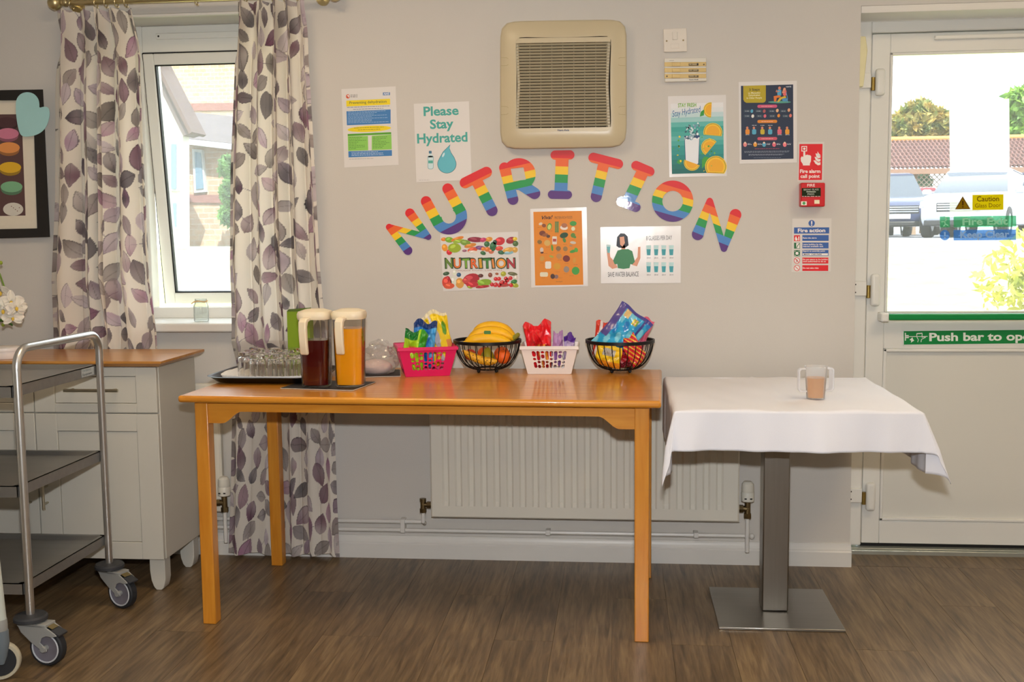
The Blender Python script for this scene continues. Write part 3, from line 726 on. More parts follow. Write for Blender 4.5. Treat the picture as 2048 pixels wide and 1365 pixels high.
# lockshield valve left of the long radiator
xl, _, zl = W(846, 1010, WY - .075); y = WY - .075
mb = MB(); mb.cyl((xl, y, zl - .026), (xl, y, zl + .018), .010, n=14); mb.cyl((xl, y, zl + .012), (xl, y, zl + .024), .0125, n=10); mb.cyl((xl, y, zl - .030), (xl, y, zl - .014), .0135, n=6)
mb.cyl((xl, y, zl), (RX0 - .001, y, zl), .009, n=12); mb.cyl((xl + .016, y, zl), (xl + .030, y, zl), .0135, n=6); mb.build('lockshield_valve', M_VALVE, rad)
zu = W(760, 1043, WY - .03)[2]; zlw = W(760, 1060, WY - .03)[2]
mb = MB(); mb.tube([(xl, y, zl - .03), (xl, y, zu + .012), (xl, WY - .05, zu + .001), (xl - .012, WY - .03, zu), (xl - .03, WY - .03, zu), (-2.0, WY - .03, zu)], .0078, n=10); up_ = mb.build('pipe', M_WHITE, rad)
pipe = MB(); pipe.tube([(-2.0, WY - .03, zlw), (xv - .06, WY - .03, zlw), (xv + .02, WY - .03, zlw)], .0078, n=10); pipe.sphere((xv + .022, WY - .034, zlw), .011, 10)
lp = pipe.build('pipe', M_WHITE, rad)
for px in (806, 1096, 1392):
    xx = W(px, 1065, WY - .03)[0]; two = px < 840
    m_ = MB(); m_.box(xx - .009, xx + .009, WY - .041, WY - .0005, zlw - .010, (zu if two else zlw) + .011); m_.build('pipe_clip', M_WHITE, lp, bevel=.003)

# ================================================================== curtains
def fabric_mat():
    m = bpy.data.materials.new('printed_curtain_fabric'); m.use_nodes = True; nt = m.node_tree; N, L = nt.nodes, nt.links
    b = N['Principled BSDF']; out = [n for n in N if n.type == 'OUTPUT_MATERIAL'][0]
    a = N.new('ShaderNodeAttribute'); a.attribute_name = 'print'
    tc = N.new('ShaderNodeTexCoord'); n = N.new('ShaderNodeTexNoise'); n.inputs['Scale'].default_value = 500; L.new(tc.outputs['Object'], n.inputs['Vector'])
    bp = N.new('ShaderNodeBump'); bp.inputs['Strength'].default_value = .15; bp.inputs['Distance'].default_value = .001; L.new(n.outputs[0], bp.inputs['Height'])
    L.new(a.outputs['Color'], b.inputs['Base Color']); b.inputs['Roughness'].default_value = .8; L.new(bp.outputs[0], b.inputs['Normal'])
    t = N.new('ShaderNodeBsdfTranslucent'); L.new(a.outputs['Color'], t.inputs[0])
    mx = N.new('ShaderNodeMixShader'); mx.inputs[0].default_value = .22; L.new(b.outputs[0], mx.inputs[1]); L.new(t.outputs[0], mx.inputs[2]); L.new(mx.outputs[0], out.inputs[0])
    return m
M_FAB = fabric_mat()
LEAF = ['#7d746f', '#8f7c89', '#b5a3b2', '#6a3a57', '#47404c', '#a39a98', '#aa7c98', '#6d6067', '#948a86', '#80586f', '#c6b9c2', '#57505a', '#3f3a44']
def leaf_print(U, V, du, dv, fw, hh, seed):
    """U,V 1-D fabric coordinates in metres -> colours of the printed leaves"""
    rng = np.random.RandomState(seed); nu, nv = len(U), len(V)
    C = np.empty((nu, nv, 3)); C[:] = lin('#e8e1d5')
    pts = []
    tries = 0
    while tries < 9000:
        tries += 1
        p = (rng.uniform(-.03, fw + .03), rng.uniform(-.03, hh + .03))
        if all((p[0] - q[0]) ** 2 + (p[1] - q[1]) ** 2 > .0635 ** 2 for q in pts): pts.append(p)
    ug, vg = np.meshgrid(U, V, indexing='ij')
    def win(u0, v0, r):
        i0, i1 = max(0, int((u0 - r) / du)), min(nu, int((u0 + r) / du) + 2); j0, j1 = max(0, int((v0 - r) / dv)), min(nv, int((v0 + r) / dv) + 2)
        return (slice(i0, i1), slice(j0, j1)) if i1 > i0 and j1 > j0 else None
    for k, (u0, v0) in enumerate(pts):          # thin stems under the leaves
        if k % 3: continue
        near = min((q for q in pts if q != (u0, v0)), key=lambda q: (q[0] - u0) ** 2 + (q[1] - v0) ** 2)
        w_ = win(u0, v0, .08)
        if not w_: continue
        d = capsule(ug[w_], vg[w_], (u0, v0), near, .0011); C[w_][d < 0] = lin('#8a7f88')
    for k, (u0, v0) in enumerate(pts):
        L_ = rng.uniform(.036, .054); B_ = L_ * rng.uniform(.48, .64); a = rng.uniform(0, 2 * PI) if rng.rand() < .4 else rng.normal(PI / 2 * rng.choice([1, -1]), .6)
        w_ = win(u0, v0, L_ * 1.1)
        if not w_: continue
        x = ug[w_] - u0; y = vg[w_] - v0; s_ = (x * math.cos(a) + y * math.sin(a)) / L_; t = (-x * math.sin(a) + y * math.cos(a)) / B_
        half = np.clip(1 - np.abs(s_) ** 2.1, 0, 1) * (1 - .28 * s_); half = np.where(np.abs(s_) < 1, half, 0)
        ins = np.abs(t) < half
        if not ins.any(): continue
        c0 = np.array(lin(LEAF[rng.randint(len(LEAF))])); c1 = np.array(lin(LEAF[rng.randint(len(LEAF))]))
        g = np.clip(.5 + .5 * t * rng.choice([1, -1]) + .25 * np.sin(s_ * 5 + k), 0, 1)[..., None]
        col = c0 * (1 - g) + (c0 * .6 + c1 * .4) * g
        wash = (.5 + .5 * np.sin(s_ * 2.2 + rng.uniform(0, 6)))[..., None] * rng.uniform(.0, .5)
        col = col * (1 - wash) + np.array(lin('#e0d6d4')) * wash
        edge = (half - np.abs(t)); rim = (edge < .13) & (t * rng.choice([1, -1]) > -.2); col[rim] = col[rim] * .45
        vein = (np.abs(t) < .05) & (s_ < .75); col[vein] = col[vein] * .62
        sub = C[w_]; al = rng.uniform(.78, 1.0); sub[ins] = sub[ins] * (1 - al) + col[ins] * al; C[w_] = sub
    return C
def curtain(name, label, left, right, ztop, zbot, fw, folds, seed, nu, nv, ybase, warp=(.0, 0.)):
    """left/right: photograph outlines [(py, px)...] read at the curtain's own plane"""
    ss = np.linspace(0, 1, nu); zz = np.linspace(zbot, ztop, nv)
    def edge(o):
        e = np.array([W(px, py, 3.985) for py, px in o]); e = e[np.argsort(e[:, 2])]; return np.interp(zz, e[:, 2], e[:, 0])
    xl, xr = edge(left), edge(right)
    Sg, Zg = np.meshgrid(ss, zz, indexing='ij')
    hz = (ztop - Zg)
    ph = folds * (Sg + warp[0] * np.sin(2 * PI * Sg * 1.3 + warp[1]) + .012 * np.sin(Zg * 2.3 + Sg * 9) * np.clip(hz / .4, 0, 1))
    hill = np.abs(np.sin(PI * ph))
    pin = np.exp(-((hz - .115) / .06) ** 2)                       # pinch pleats under the heading
    f = hill ** (.55 + 1.6 * pin)
    second = .18 * np.sin(2 * PI * ph * 2.0 + 1.1 + 1.2 * np.sin(Zg * 1.7))
    lo, hi = ybase(zz)                                            # nearest / furthest the cloth may hang
    g = f * (.82 + .18 * np.sin(ph * 2.4 + 1.0)) + second * .35 * (1 - pin)
    g = np.clip(g, 0, 1.05) / 1.05
    Y = hi[None, :] - g * (hi - lo)[None, :]
    lean = np.clip((hi - lo) / .09, .2, 1)[None, :] * .23 * np.sin(2 * PI * ph) / folds
    X = xl[None, :] + (xr - xl)[None, :] * np.clip(Sg + lean * (1 - .3 * pin) * (Sg > .004) * (Sg < .996), -.01, 1.01)
    Zo = Zg + (.006 * np.sin(PI * ph * 2)) * np.exp(-(Zg - zbot) / .05) + .008 * (hill - .5) * np.exp(-hz / .03)
    C = leaf_print(ss * fw, zz - zbot, fw / (nu - 1), (ztop - zbot) / (nv - 1), fw, ztop - zbot, seed)
    V_ = np.stack([X, Y, Zo], -1).reshape(-1, 3)
    i = np.arange(nu - 1)[:, None] * nv + np.arange(nv - 1)[None, :]
    F_ = np.stack([i, i + nv, i + nv + 1, i + 1], -1).reshape(-1, 4)
    org = np.array([V_[:, 0].mean(), V_[:, 1].mean(), V_[:, 2].min()])
    me = bpy.data.meshes.new(name); me.vertices.add(len(V_)); me.vertices.foreach_set('co', (V_ - org).astype(np.float32).ravel())
    me.loops.add(F_.size); me.loops.foreach_set('vertex_index', F_.ravel().astype(np.int32)); me.polygons.add(len(F_))
    me.polygons.foreach_set('loop_start', np.arange(0, F_.size, 4, dtype=np.int32)); me.polygons.foreach_set('use_smooth', np.ones(len(F_), dtype=bool))
    me.update(calc_edges=True); me.materials.append(M_FAB)
    o = bpy.data.objects.new(name, me); COL.objects.link(o); o.location = org; color_attr(o, 'print', C.reshape(-1, 3))
    return tag(o, label, 'curtain', 'curtain pair at the window')
def hang_right(z):     # squeezed behind the table edge, free above and below it
    return np.interp(z, [0, .66, .735, .765, .86, 1.0, 1.15, 2.2], [3.975, 3.985, 4.014, 4.014, 3.932, 3.930, 3.90, 3.925]), np.interp(z, [0, .66, .735, .765, .86, 1.1, 2.2], [4.014, 4.018, 4.052, 4.052, 4.008, 4.000, 4.000])
def hang_left(z):      # pinned between the sideboard and the wall low down
    return np.interp(z, [0, .80, .90, 1.1, 2.2], [3.968, 3.969, 3.945, 3.90, 3.925]), np.interp(z, [0, .80, .90, 1.1, 2.2], [3.985, 3.986, 4.006, 4.000, 4.000])
curtain('curtain', 'grey and plum leaf-print curtain hanging behind the dining table', [(-10, 482), (100, 475), (340, 466), (655, 467), (830, 462), (1000, 459), (1120, 455)],
        [(-10, 612), (100, 621), (340, 636), (600, 650), (830, 667), (1000, 673), (1120, 679)], 2.112, .022, .80, 4.6, 11, 310, 780, hang_right, (.035, .6))
curtain('curtain', 'mauve leaf-print curtain hanging behind the sideboard', [(20, 123), (200, 118), (400, 119), (600, 113), (697, 110), (900, 106), (1100, 104)],
        [(20, 266), (120, 283), (340, 291), (550, 301), (697, 314), (900, 322), (1100, 326)], 2.100, .03, .82, 4.4, 5, 310, 760, hang_left, (.03, 2.0))
# pole, finial, rings, hooks
M_POLE = mat('satin_brass', '#c9b98c', .38, 1.0, noise=(30, .08))
YP = WY - .085
zp = W(235, 4, YP)[2] + .004
fx = W(110, 8, YP)[0]
pole = thing('curtain_pole', 'satin brass curtain pole with ball finial above the window', 'curtain pole', (-1.6, YP, zp))
mb = MB(); mb.cyl((fx + .03, YP, zp), (-1.06, YP, zp), .0115, n=20); mb.build('rod', M_POLE, pole)
mb = MB(); mb.sphere((fx, YP, zp), .027, 22); mb.lathe([(.008, .022), (.013, .026), (.013, .031), (.010, .034), (.015, .038), (.015, .045), (.0125, .05)], (fx, YP, zp), n=18, R=rot('Y', 90)); mb.build('finial', M_POLE, pole)
mb = MB(); mb.sphere((-1.035, YP, zp), .027, 22); mb.build('finial', M_POLE, pole)
for x in (fx + .05, -1.10): 
    mb = MB(); mb.cyl((x, YP, zp), (x, WY - .001, zp), .008, n=12); mb.cyl((x, WY - .012, zp), (x, WY - .0005, zp), .025, n=18); mb.build('bracket', M_POLE, pole)
for px in (143, 192, 212, 233, 252, 393, 492, 520, 547, 570, 596):
    x = W(px, 8, YP)[0]
    mb = MB(); mb.tube([(x + .002 * math.sin(t), YP + .0165 * math.cos(t), zp - .004 + .0165 * math.sin(t)) for t in np.linspace(0, 2 * PI, 21)[:-1]], .0017, n=6, closed=True)
    rg = mb.build('ring', M_POLE, pole)
    mb = MB(); mb.tube([(x, YP, zp - .0205), (x + .003, YP - .002, zp - .026), (x + .008, YP - .003, zp - .025), (x + .010, YP - .002, zp - .021)], .0012, n=6); mb.build('hook', M_POLE, rg)

# ================================================================== things on the wall
M_PAPER = mat('laminated_paper', '#e2dfdc', .32, coat=.5, coat_rough=.10, bump=(18, .10))
M_PAPERG = mat('glossy_laminate', '#e4e2e0', .22, coat=.8, coat_rough=.06, bump=(14, .16))
def greek(P, x0, y0, x1, n, dy, c, h=5, sk=0., seed=1, l=2, full=.35):
    r = random.Random(seed)
    for i in range(n):
        x = x0; xe = x0 + (x1 - x0) * (1 - full * r.random())
        while x < xe - 4:
            w_ = r.uniform(14, 40); y = y0 + i * dy + sk * (x - x0)
            P.quad(x, y, min(x + w_, xe), y + h, c, l, sk); x += w_ + r.uniform(5, 8)
# --- preventing dehydration
O1 = (670, 160, 6.203)
s1 = sheet('poster', [(80, 115), (752, 80), (790, 1055), (118, 1088)], *O1, M_PAPER, 'laminated Preventing dehydration notice with blue and green blocks, nearest the curtain', 'poster', 'laminated posters')
P = Print(*O1); k = -.034
P.ell(160, 205, 24, 26, '#d8562c', 1); P.ell(163, 203, 14, 15, '#f3efe9', 2); P.ell(157, 210, 9, 8, '#c23f22', 3)
greek(P, 192, 184, 285, 3, 14, '#55514e', 5, k, 3, full=.1)
P.quad(595, 156, 682, 192, '#2f6fb0', 1, k); P.text('NHS', 604, 187, 674, 184, 26, '#f2f4f6', 2, .02, .25)
P.poly([(140, 257), (683, 233), (685, 305), (142, 330)], '#f2d913'); P.text('Preventing dehydration', 180, 300, 640, 281, 32, '#5f6a3a', 2, .01)
greek(P, 150, 338, 675, 1, 14, '#6f7a90', 6, k, 5, full=0.); greek(P, 225, 362, 600, 1, 14, '#6f7a90', 6, k, 6, full=0.)
P.poly([(142, 389), (690, 366), (691, 541), (148, 563)], '#3f7fbe'); greek(P, 162, 396, 680, 9, 17, '#a9c8e6', 5, k, 8, full=.45)
P.ell(425, 607, 272, 38, '#f2d913', 1, -2.6); greek(P, 235, 594, 605, 1, 17, '#8a8430', 6, k, 9, full=0.); greek(P, 285, 618, 560, 1, 17, '#8a8430', 6, k, 10, full=0.)
P.poly([(157, 672), (697, 648), (697, 673), (158, 698)], '#55a51f')
P.poly([(158, 700), (408, 695), (412, 872), (164, 882)], '#8fcf5c'); P.poly([(456, 694), (699, 676), (704, 860), (456, 872)], '#8fcf5c')
greek(P, 172, 714, 400, 8, 20, '#4d7a35', 5, k, 12, full=.6); greek(P, 470, 708, 690, 8, 19, '#4d7a35', 5, k, 13, full=.6)
P.poly([(165, 886), (706, 870), (707, 942), (168, 962)], '#3f7fbe'); greek(P, 205, 898, 665, 3, 19, '#c4d8ec', 6, k, 15, full=.3)
greek(P, 175, 982, 510, 1, 12, '#8d8a88', 4, k, 16, full=.2)
P.build(s1)
# --- please stay hydrated
s2 = sheet('poster', [(978, 297), (1662, 265), (1697, 1240), (1010, 1270)], *O1, M_PAPER, 'white laminated Please Stay Hydrated poster with teal lettering and a blue water drop', 'poster', 'laminated posters')
P = Print(*O1); TEAL = '#45a99f'
P.text('Please', 1100, 445, 1535, 430, 108, TEAL, 1, .028); P.text('Stay', 1180, 606, 1472, 592, 108, TEAL, 1, .028); P.text('Hydrated', 1020, 785, 1645, 762, 112, TEAL, 1, .028)
drop = [(1430, 800), (1422, 850), (1440, 900), (1480, 960)] + [(1388 + 118 * math.cos(t), 1045 + 115 * math.sin(t)) for t in np.linspace(-.25, PI + .35, 20)] + [(1300, 960), (1340, 890), (1395, 835)]
P.poly(drop, '#2f6b7c', 1); P.poly([(1388 + (x - 1388) * .95, 1030 + (y - 1030) * .955) for x, y in drop], '#62bccd', 2); P.ell(1345, 930, 12, 30, '#cfeaf2', 3, 25)
P.rrect(1150, 935, 1222, 1108, 24, '#7fb4bc', 1); P.rrect(1156, 941, 1216, 1102, 20, '#cfe6ea', 2); P.poly([(1168, 912), (1200, 912), (1214, 960), (1156, 960)], '#cfe6ea', 2); P.rrect(1164, 880, 1199, 914, 6, '#4a7894', 2); P.quad(1158, 1000, 1214, 1035, '#57b0a2', 3)
greek(P, 1040, 1243, 1175, 1, 10, '#a9a6a4', 4, -.02, 18, full=0.)
P.build(s2)
# --- stay fresh
O3 = (1300, 40, 4.1375)
s3 = sheet('poster', [(148, 632), (628, 620), (635, 1292), (160, 1302)], *O3, M_PAPERG, 'Stay Fresh Stay Hydrated poster with water glass and lemon slices on turquoise', 'poster', 'laminated posters')
P = Print(*O3)
grad = ['#e6e8ea', '#dfe6e8', '#c3dde0', '#9fd0cf', '#5fbab2', '#39a79d', '#46ada4', '#62b8b1', '#4aaea6', '#2f9c97', '#2a9893', '#1f8c88', '#168079', '#0f766f', '#0c6b66']
n = len(grad)
for i, c in enumerate(grad):
    y0, y1 = 690 + 580 * i / n, 690 + 580 * (i + 1) / n
    P.poly([(170 + .02 * (y0 - 690), y0 + 5), (606 + .01 * (y0 - 690), y0 - 8), (606 + .01 * (y1 - 690), y1 - 7.6), (170 + .02 * (y1 - 690), y1 + 5.4)], c, 1)
P.text('STAY FRESH', 232, 723, 383, 718, 31, '#74b01c', 3, .02); P.text('Stay Hydrated', 186, 803, 426, 760, 50, '#2a6ea6', 3, 0., .35)
P.poly([(284, 960), (411, 955), (404, 1190), (384, 1206), (318, 1206), (292, 1190)], '#1d3f74', 2); P.poly([(288, 985), (407, 980), (399, 1188), (380, 1200), (322, 1200), (297, 1188)], '#e9eef4', 3)
r = random.Random(5)
for i in range(46):
    x, y = r.uniform(284, 410), r.uniform(855, 985); P.ell(x, y, r.uniform(5, 16), r.uniform(4, 10), r.choice(['#dfeaf0', '#9fc0cc', '#33586a', '#6f9fb0', '#f2f6f8']), 4 + i % 3, r.uniform(0, 180), 10)
def lemon(cx, cy, rr, a0, a1):
    for q, c, l in ((1, '#f4cf2a', 5), (.92, '#1e6a4a', 6), (.88, '#f7c51d', 7), (.70, '#f0ae10', 8)):
        P.poly([(cx, cy)] * 0 + [(cx + rr * q * math.cos(math.radians(a)), cy + rr * q * math.sin(math.radians(a))) for a in np.linspace(a0, a1, 18)], c, l)
lemon(520, 930, 78, 165, 385); lemon(495, 1055, 72, 120, 320); lemon(545, 1215, 90, 145, 400); lemon(348, 1180, 68, 20, 200); lemon(505, 745, 64, 90, 275)
P.poly([(475, 1268), (475, 1215), (545, 1128), (611, 1160), (612, 1264)], '#f0ae10', 6)
for i in range(40):
    x, y = r.uniform(185, 600), r.uniform(960, 1260)
    if x < 280 or x > 415: P.ell(x, y, r.uniform(3, 12), r.uniform(3, 8), r.choice(['#4da832', '#e8d42a', '#7cc043', '#2f8a3a']), 9, r.uniform(0, 180), 9)
P.poly([(412, 800), (420, 760), (448, 740), (446, 790)], '#2f9a3a', 6); P.poly([(220, 1180), (235, 1155), (272, 1160), (245, 1195)], '#3fa33c', 6); P.poly([(430, 1160), (450, 1130), (495, 1140), (470, 1190), (430, 1230)], '#3fa33c', 4)
P.build(s3)
# --- three steps
O4 = (1470, 150, 7.185)
s4 = sheet('poster', [(52, 102), (888, 84), (890, 1262), (66, 1276)], *O4, M_PAPER, 'navy blue Three Steps dehydration poster in a white border, furthest right above fire signs', 'poster', 'laminated posters')
P = Print(*O4); k = -.02
P.poly([(85, 157), (835, 137), (841, 1205), (93, 1220)], '#1d2c47', 1)
P.poly([(118, 157), (443, 148), (443, 365), (430, 390), (405, 399), (165, 401), (135, 385), (120, 355)], '#b7a40f', 2)
P.text('3 Steps', 205, 230, 355, 224, 34, '#3c3a18', 3, .02)
for st, a, b_, y in (('to Managing', 188, 365, 272), ('Dehydration', 196, 360, 305), ('in Older People', 168, 387, 344)): P.text(st, a, y, b_, y - 5, 24, '#e8e2b2', 3, .02)
P.ell(640, 390, 165, 16, '#56a08c', 2); P.rrect(608, 210, 665, 300, 18, '#4ea6cf', 4); P.rrect(690, 215, 740, 300, 18, '#e26a6a', 4); P.ell(640, 190, 20, 24, '#d98a6e', 5); P.ell(712, 205, 18, 22, '#e2a07f', 5)
P.poly([(556, 305), (640, 290), (665, 320), (600, 330), (590, 385), (562, 385)], '#e0782c', 5); P.poly([(640, 330), (720, 300), (740, 325), (672, 345), (630, 390), (600, 390)], '#d8b82a', 5); P.ell(715, 355, 40, 26, '#4c93c8', 4)
P.line([(735, 250), (755, 330), (750, 395)], 8, '#5aa6d8', 5); P.line([(600, 215), (590, 245), (640, 235)], 12, '#d98a6e', 6); P.line([(720, 240), (680, 260), (700, 205)], 12, '#e2a07f', 6)
P.text('NHS', 735, 180, 808, 176, 18, '#d7dde6', 2, .02)
for y, c in ((430, '#d4567e'), (648, '#e08a24'), (895, '#d4566a')): P.rrect(322, y, 606, y + 44, 21, c, 2, -.01); greek(P, 380, y + 19, 548, 1, 9, '#f0b8b0', 7, -.01, y, 3, 0.)
r = random.Random(8); IC = ['#e7b98e', '#e26a7e', '#e8932c', '#54a9c9', '#e8e6df', '#d6bf2c']
for y, xs_ in ((520, (175, 340, 530, 695)), (592, (175, 355, 535, 725))):
    for x in xs_: P.rrect(x - 45, y - 20, x + 42, y + 18, 16, '#4b6a72', 2); P.rrect(x - 41, y - 16, x + 38, y + 14, 13, '#1d2c47', 3); greek(P, x - 30, y - 4, x + 28, 1, 8, '#c9d2d8', 7, 0, x, 4, 0.)
for x, y, c in ((242, 520, '#54a9c9'), (420, 520, '#b05a5a'), (608, 512, '#e7b98e'), (775, 505, '#e0a47c'), (255, 592, '#e8e6df'), (430, 590, '#e26a7e'), (628, 585, '#e8932c'), (797, 585, '#e07a6a')): P.ell(x, y, 20, 26, c, 3, 10, 12)
for x, c in ((180, '#e8932c'), (275, '#54a9c9'), (395, '#c9b32c'), (505, '#54a9c9'), (640, '#e26a7e'), (752, '#e8a02c')):
    P.rrect(x - 30, 780, x + 30, 855, 18, c, 3); P.ell(x - 4, 762, 17, 20, '#d78a6c', 4); greek(P, x - 30, 722 if int(x) % 2 else 858, x + 34, 1, 8, '#d5dae2', 6, 0, x, 3, 0.)
for x, c in ((145, '#e88a8a'), (290, '#e8a02c'), (418, '#54a9c9'), (562, '#e26a7e'), (715, '#f0808a')):
    P.ell(x, 1000, 27, 34, c, 3); P.ell(x, 975, 14, 14, '#f0d2b8', 4); greek(P, x + 36, 985, x + 100, 2, 14, '#d5dae2', 6, 0, x, 3, .3)
greek(P, 285, 1060, 640, 1, 8, '#c9526a', 5, -.01, 3, 3, 0.); greek(P, 135, 1098, 800, 2, 14, '#aab6c6', 4, -.01, 4, 3, .1); greek(P, 195, 1140, 740, 2, 13, '#aab6c6', 4, -.01, 5, 3, .1); greek(P, 270, 1190, 660, 1, 8, '#7b8aa0', 4, -.01, 6, 3, 0.)
P.build(s4)
# --- nutrition food poster
O5 = (870, 460, 10.5)
s5 = sheet('poster', [(110, 90), (1745, 40), (1780, 1220), (175, 1290)], *O5, M_PAPERG, 'small glossy landscape Nutrition poster framed by fruit and vegetables', 'poster', 'laminated posters')
P = Print(*O5); r = random.Random(12)
P.poly([(140, 165), (1722, 160), (1745, 1195), (180, 1230)], '#e0dedb', 1)
FOODT = [(185, 200, 60, 40, '#e98b2a'), (300, 210, 90, 60, '#7fb22b'), (470, 190, 140, 40, '#e8892a'), (500, 240, 130, 40, '#9bbd3a'), (640, 270, 110, 60, '#7da03a'), (850, 205, 170, 55, '#8c1f3a'), (1010, 210, 70, 45, '#c2386a'), (1130, 200, 80, 50, '#e09a2c'), (1360, 240, 110, 85, '#cc2a34'), (1600, 220, 110, 70, '#a02432'), (1680, 190, 50, 40, '#e0c02a'), (1690, 290, 60, 60, '#4a6a34'), (205, 375, 62, 78, '#ee9a1f'), (410, 380, 138, 100, '#9db522'), (300, 470, 60, 60, '#d6202c'), (740, 330, 130, 45, '#d98a2f'), (790, 420, 110, 55, '#dd5a34'), (800, 460, 100, 26, '#e7e0d4'), (960, 380, 110, 45, '#7b4a86'), (1010, 400, 46, 40, '#e7862c'), (1100, 410, 60, 50, '#d97a34'), (1180, 450, 60, 55, '#d27a5a'), (1090, 300, 60, 60, '#2f6a3a'), (1220, 350, 70, 100, '#256a3c'), (1010, 490, 60, 40, '#2f6a3a'), (1350, 390, 80, 50, '#dd4a34'), (1390, 475, 70, 45, '#2f6a4a'), (1540, 420, 120, 50, '#dda94a'), (1540, 480, 110, 40, '#8cbcc8'), (1680, 420, 60, 60, '#d9a84a'), (1260, 260, 40, 50, '#2a4a3a'), (620, 440, 50, 26, '#a06a80')]
FOODB = [(250, 1110, 100, 130, '#d8432c'), (300, 1180, 110, 60, '#df5a34'), (270, 1030, 50, 60, '#b8202c'), (235, 920, 70, 40, '#3a5a3c'), (500, 945, 48, 46, '#2a5a86'), (520, 1120, 90, 110, '#dca044'), (760, 1040, 180, 120, '#b3202e'), (660, 1060, 90, 60, '#cf4a44'), (780, 1150, 130, 60, '#c62a34'), (960, 965, 55, 40, '#5a2a1c'), (1010, 1120, 180, 80, '#86b022'), (1160, 950, 46, 50, '#8a4a34'), (1300, 925, 36, 26, '#a05a34'), (1436, 925, 58, 52, '#a9ab22'), (1630, 925, 105, 38, '#6a6a44'), (1700, 1010, 50, 60, '#d8cfc4'), (1660, 1090, 70, 45, '#2f7a34'), (1670, 1160, 90, 50, '#a9b02a'), (1440, 1160, 130, 40, '#b5483c'), (1000, 1195, 150, 30, '#b0202c'), (730, 1200, 60, 30, '#9ab02a'), (385, 1080, 60, 110, '#dfe3d4'), (410, 900, 40, 60, '#e4ead8')]
for i, (x, y, rx, ry, c) in enumerate(FOODT + FOODB):
    P.ell(x, y, rx, ry, c, 2 + i % 7, r.uniform(-18, 18), 16)
    q = lin(c); hi = '#%02x%02x%02x' % tuple(min(255, int(255 * (min(1, v * 1.5 + .05)) ** (1 / 2.2))) for v in q); P.ell(x - rx * .25, y - ry * .3, rx * .45, ry * .35, hi, 9, r.uniform(-30, 30), 10)
for i in range(14): x, y = r.uniform(1130, 1640), r.uniform(985, 1170); P.ell(x, y, 44, 42, '#d3161e', 9 + i % 2); P.ell(x - 12, y - 12, 9, 9, '#f6b0ac', 12)
cols = ['#6a8a2f', '#e0742c', '#7cae34', '#e86a24', '#d7a01f', '#3f8a34', '#e08a3c', '#f09a1c', '#b3283a']
xs_ = [(215, 375), (385, 555), (570, 740), (745, 910), (925, 1005), (1010, 1190), (1200, 1265), (1285, 1500), (1510, 1690)]
for ch, c, (a, b_) in zip('NUTRITION', cols, xs_):
    P.text(ch, a - 8, 808, b_ + 8, 800, 205, '#2d4a22', 10, .05); P.text(ch, a + 12, 796, b_ - 12, 790, 178, c, 11, .03)
P.text('CHOOSE RIGHT. LIVE WELL', 430, 870, 1420, 862, 26, '#b98f7a', 3)
P.build(s5)
# --- orange protein poster
O6 = (1050, 400, 7.185)
s6 = sheet('poster', [(75, 130), (885, 105), (905, 1240), (90, 1262)], *O6, M_PAPERG, 'orange protein foods poster with small food drawings, below the letter I', 'poster', 'laminated posters')
P = Print(*O6); P.poly([(120, 173), (815, 157), (838, 1220), (147, 1232)], '#e38a04', 1)
P.text('Viva!', 243, 282, 400, 272, 50, '#1d150c', 2, .02, .35); P.text('PROTEIN RICH FOODS', 428, 276, 680, 268, 36, '#6b4a1a', 2)
IC6 = [(225, 345, 28, 20, '#e5cdb0'), (272, 370, 30, 26, '#8a4a1e'), (350, 385, 34, 52, '#4f9a2c'), (350, 390, 24, 38, '#c9d874'), (350, 400, 14, 18, '#4a3018'), (560, 400, 56, 34, '#efe4d6'), (565, 368, 44, 34, '#b0704a'), (692, 340, 50, 36, '#3f9a38'), (692, 415, 28, 30, '#dfe6c4'), (250, 480, 46, 38, '#7a3a1c'), (290, 505, 46, 24, '#9a5a30'), (335, 525, 28, 22, '#5a3a24'), (560, 510, 62, 40, '#1f4a2a'), (565, 580, 22, 36, '#4f8a34'), (690, 510, 34, 34, '#5a8a2c'), (715, 535, 22, 18, '#4f8a34'), (210, 605, 34, 30, '#8a6a2c'), (320, 620, 46, 44, '#d8b05c'), (690, 615, 44, 20, '#cfc8b8'), (660, 660, 26, 14, '#b08a5c'), (240, 720, 26, 36, '#d8c8bc'), (245, 760, 24, 14, '#5a2a1c'), (390, 690, 16, 48, '#5a9a2c'), (480, 700, 36, 36, '#8a6a3c'), (580, 705, 34, 36, '#9a7a44'), (690, 740, 50, 22, '#3f9a34'), (735, 720, 26, 34, '#4fa83c'), (245, 845, 34, 40, '#cf9a3c'), (380, 815, 34, 16, '#a9a83c'), (490, 810, 42, 40, '#c08a4a'), (595, 845, 52, 48, '#7a2414'), (710, 870, 24, 40, '#d89a2c'), (460, 955, 52, 48, '#d79c14'), (595, 1000, 42, 46, '#9a8a7a'), (728, 1020, 56, 58, '#3fa03c'), (398, 1100, 32, 38, '#4a2a1c'), (450, 1105, 30, 30, '#8a6a64'), (398, 1100, 20, 24, '#a0784c')]
for i, (x, y, rx, ry, c) in enumerate(IC6): P.ell(x, y, rx, ry, c, 2 + i % 4, (i * 37) % 40 - 20, 12)
P.rrect(392, 525, 458, 640, 10, '#e8ded0', 3); P.quad(400, 560, 450, 600, '#b8483c', 4); P.rrect(290, 885, 376, 990, 22, '#ebe8dc', 3); P.rrect(215, 1040, 330, 1105, 20, '#e4e0c4', 3)
for x in (438, 458, 476): P.quad(x - 7, 312, x + 8, 470, '#2f7a34', 3); P.quad(x - 1, 320, x + 2, 465, '#9cc47c', 4)
r = random.Random(3)
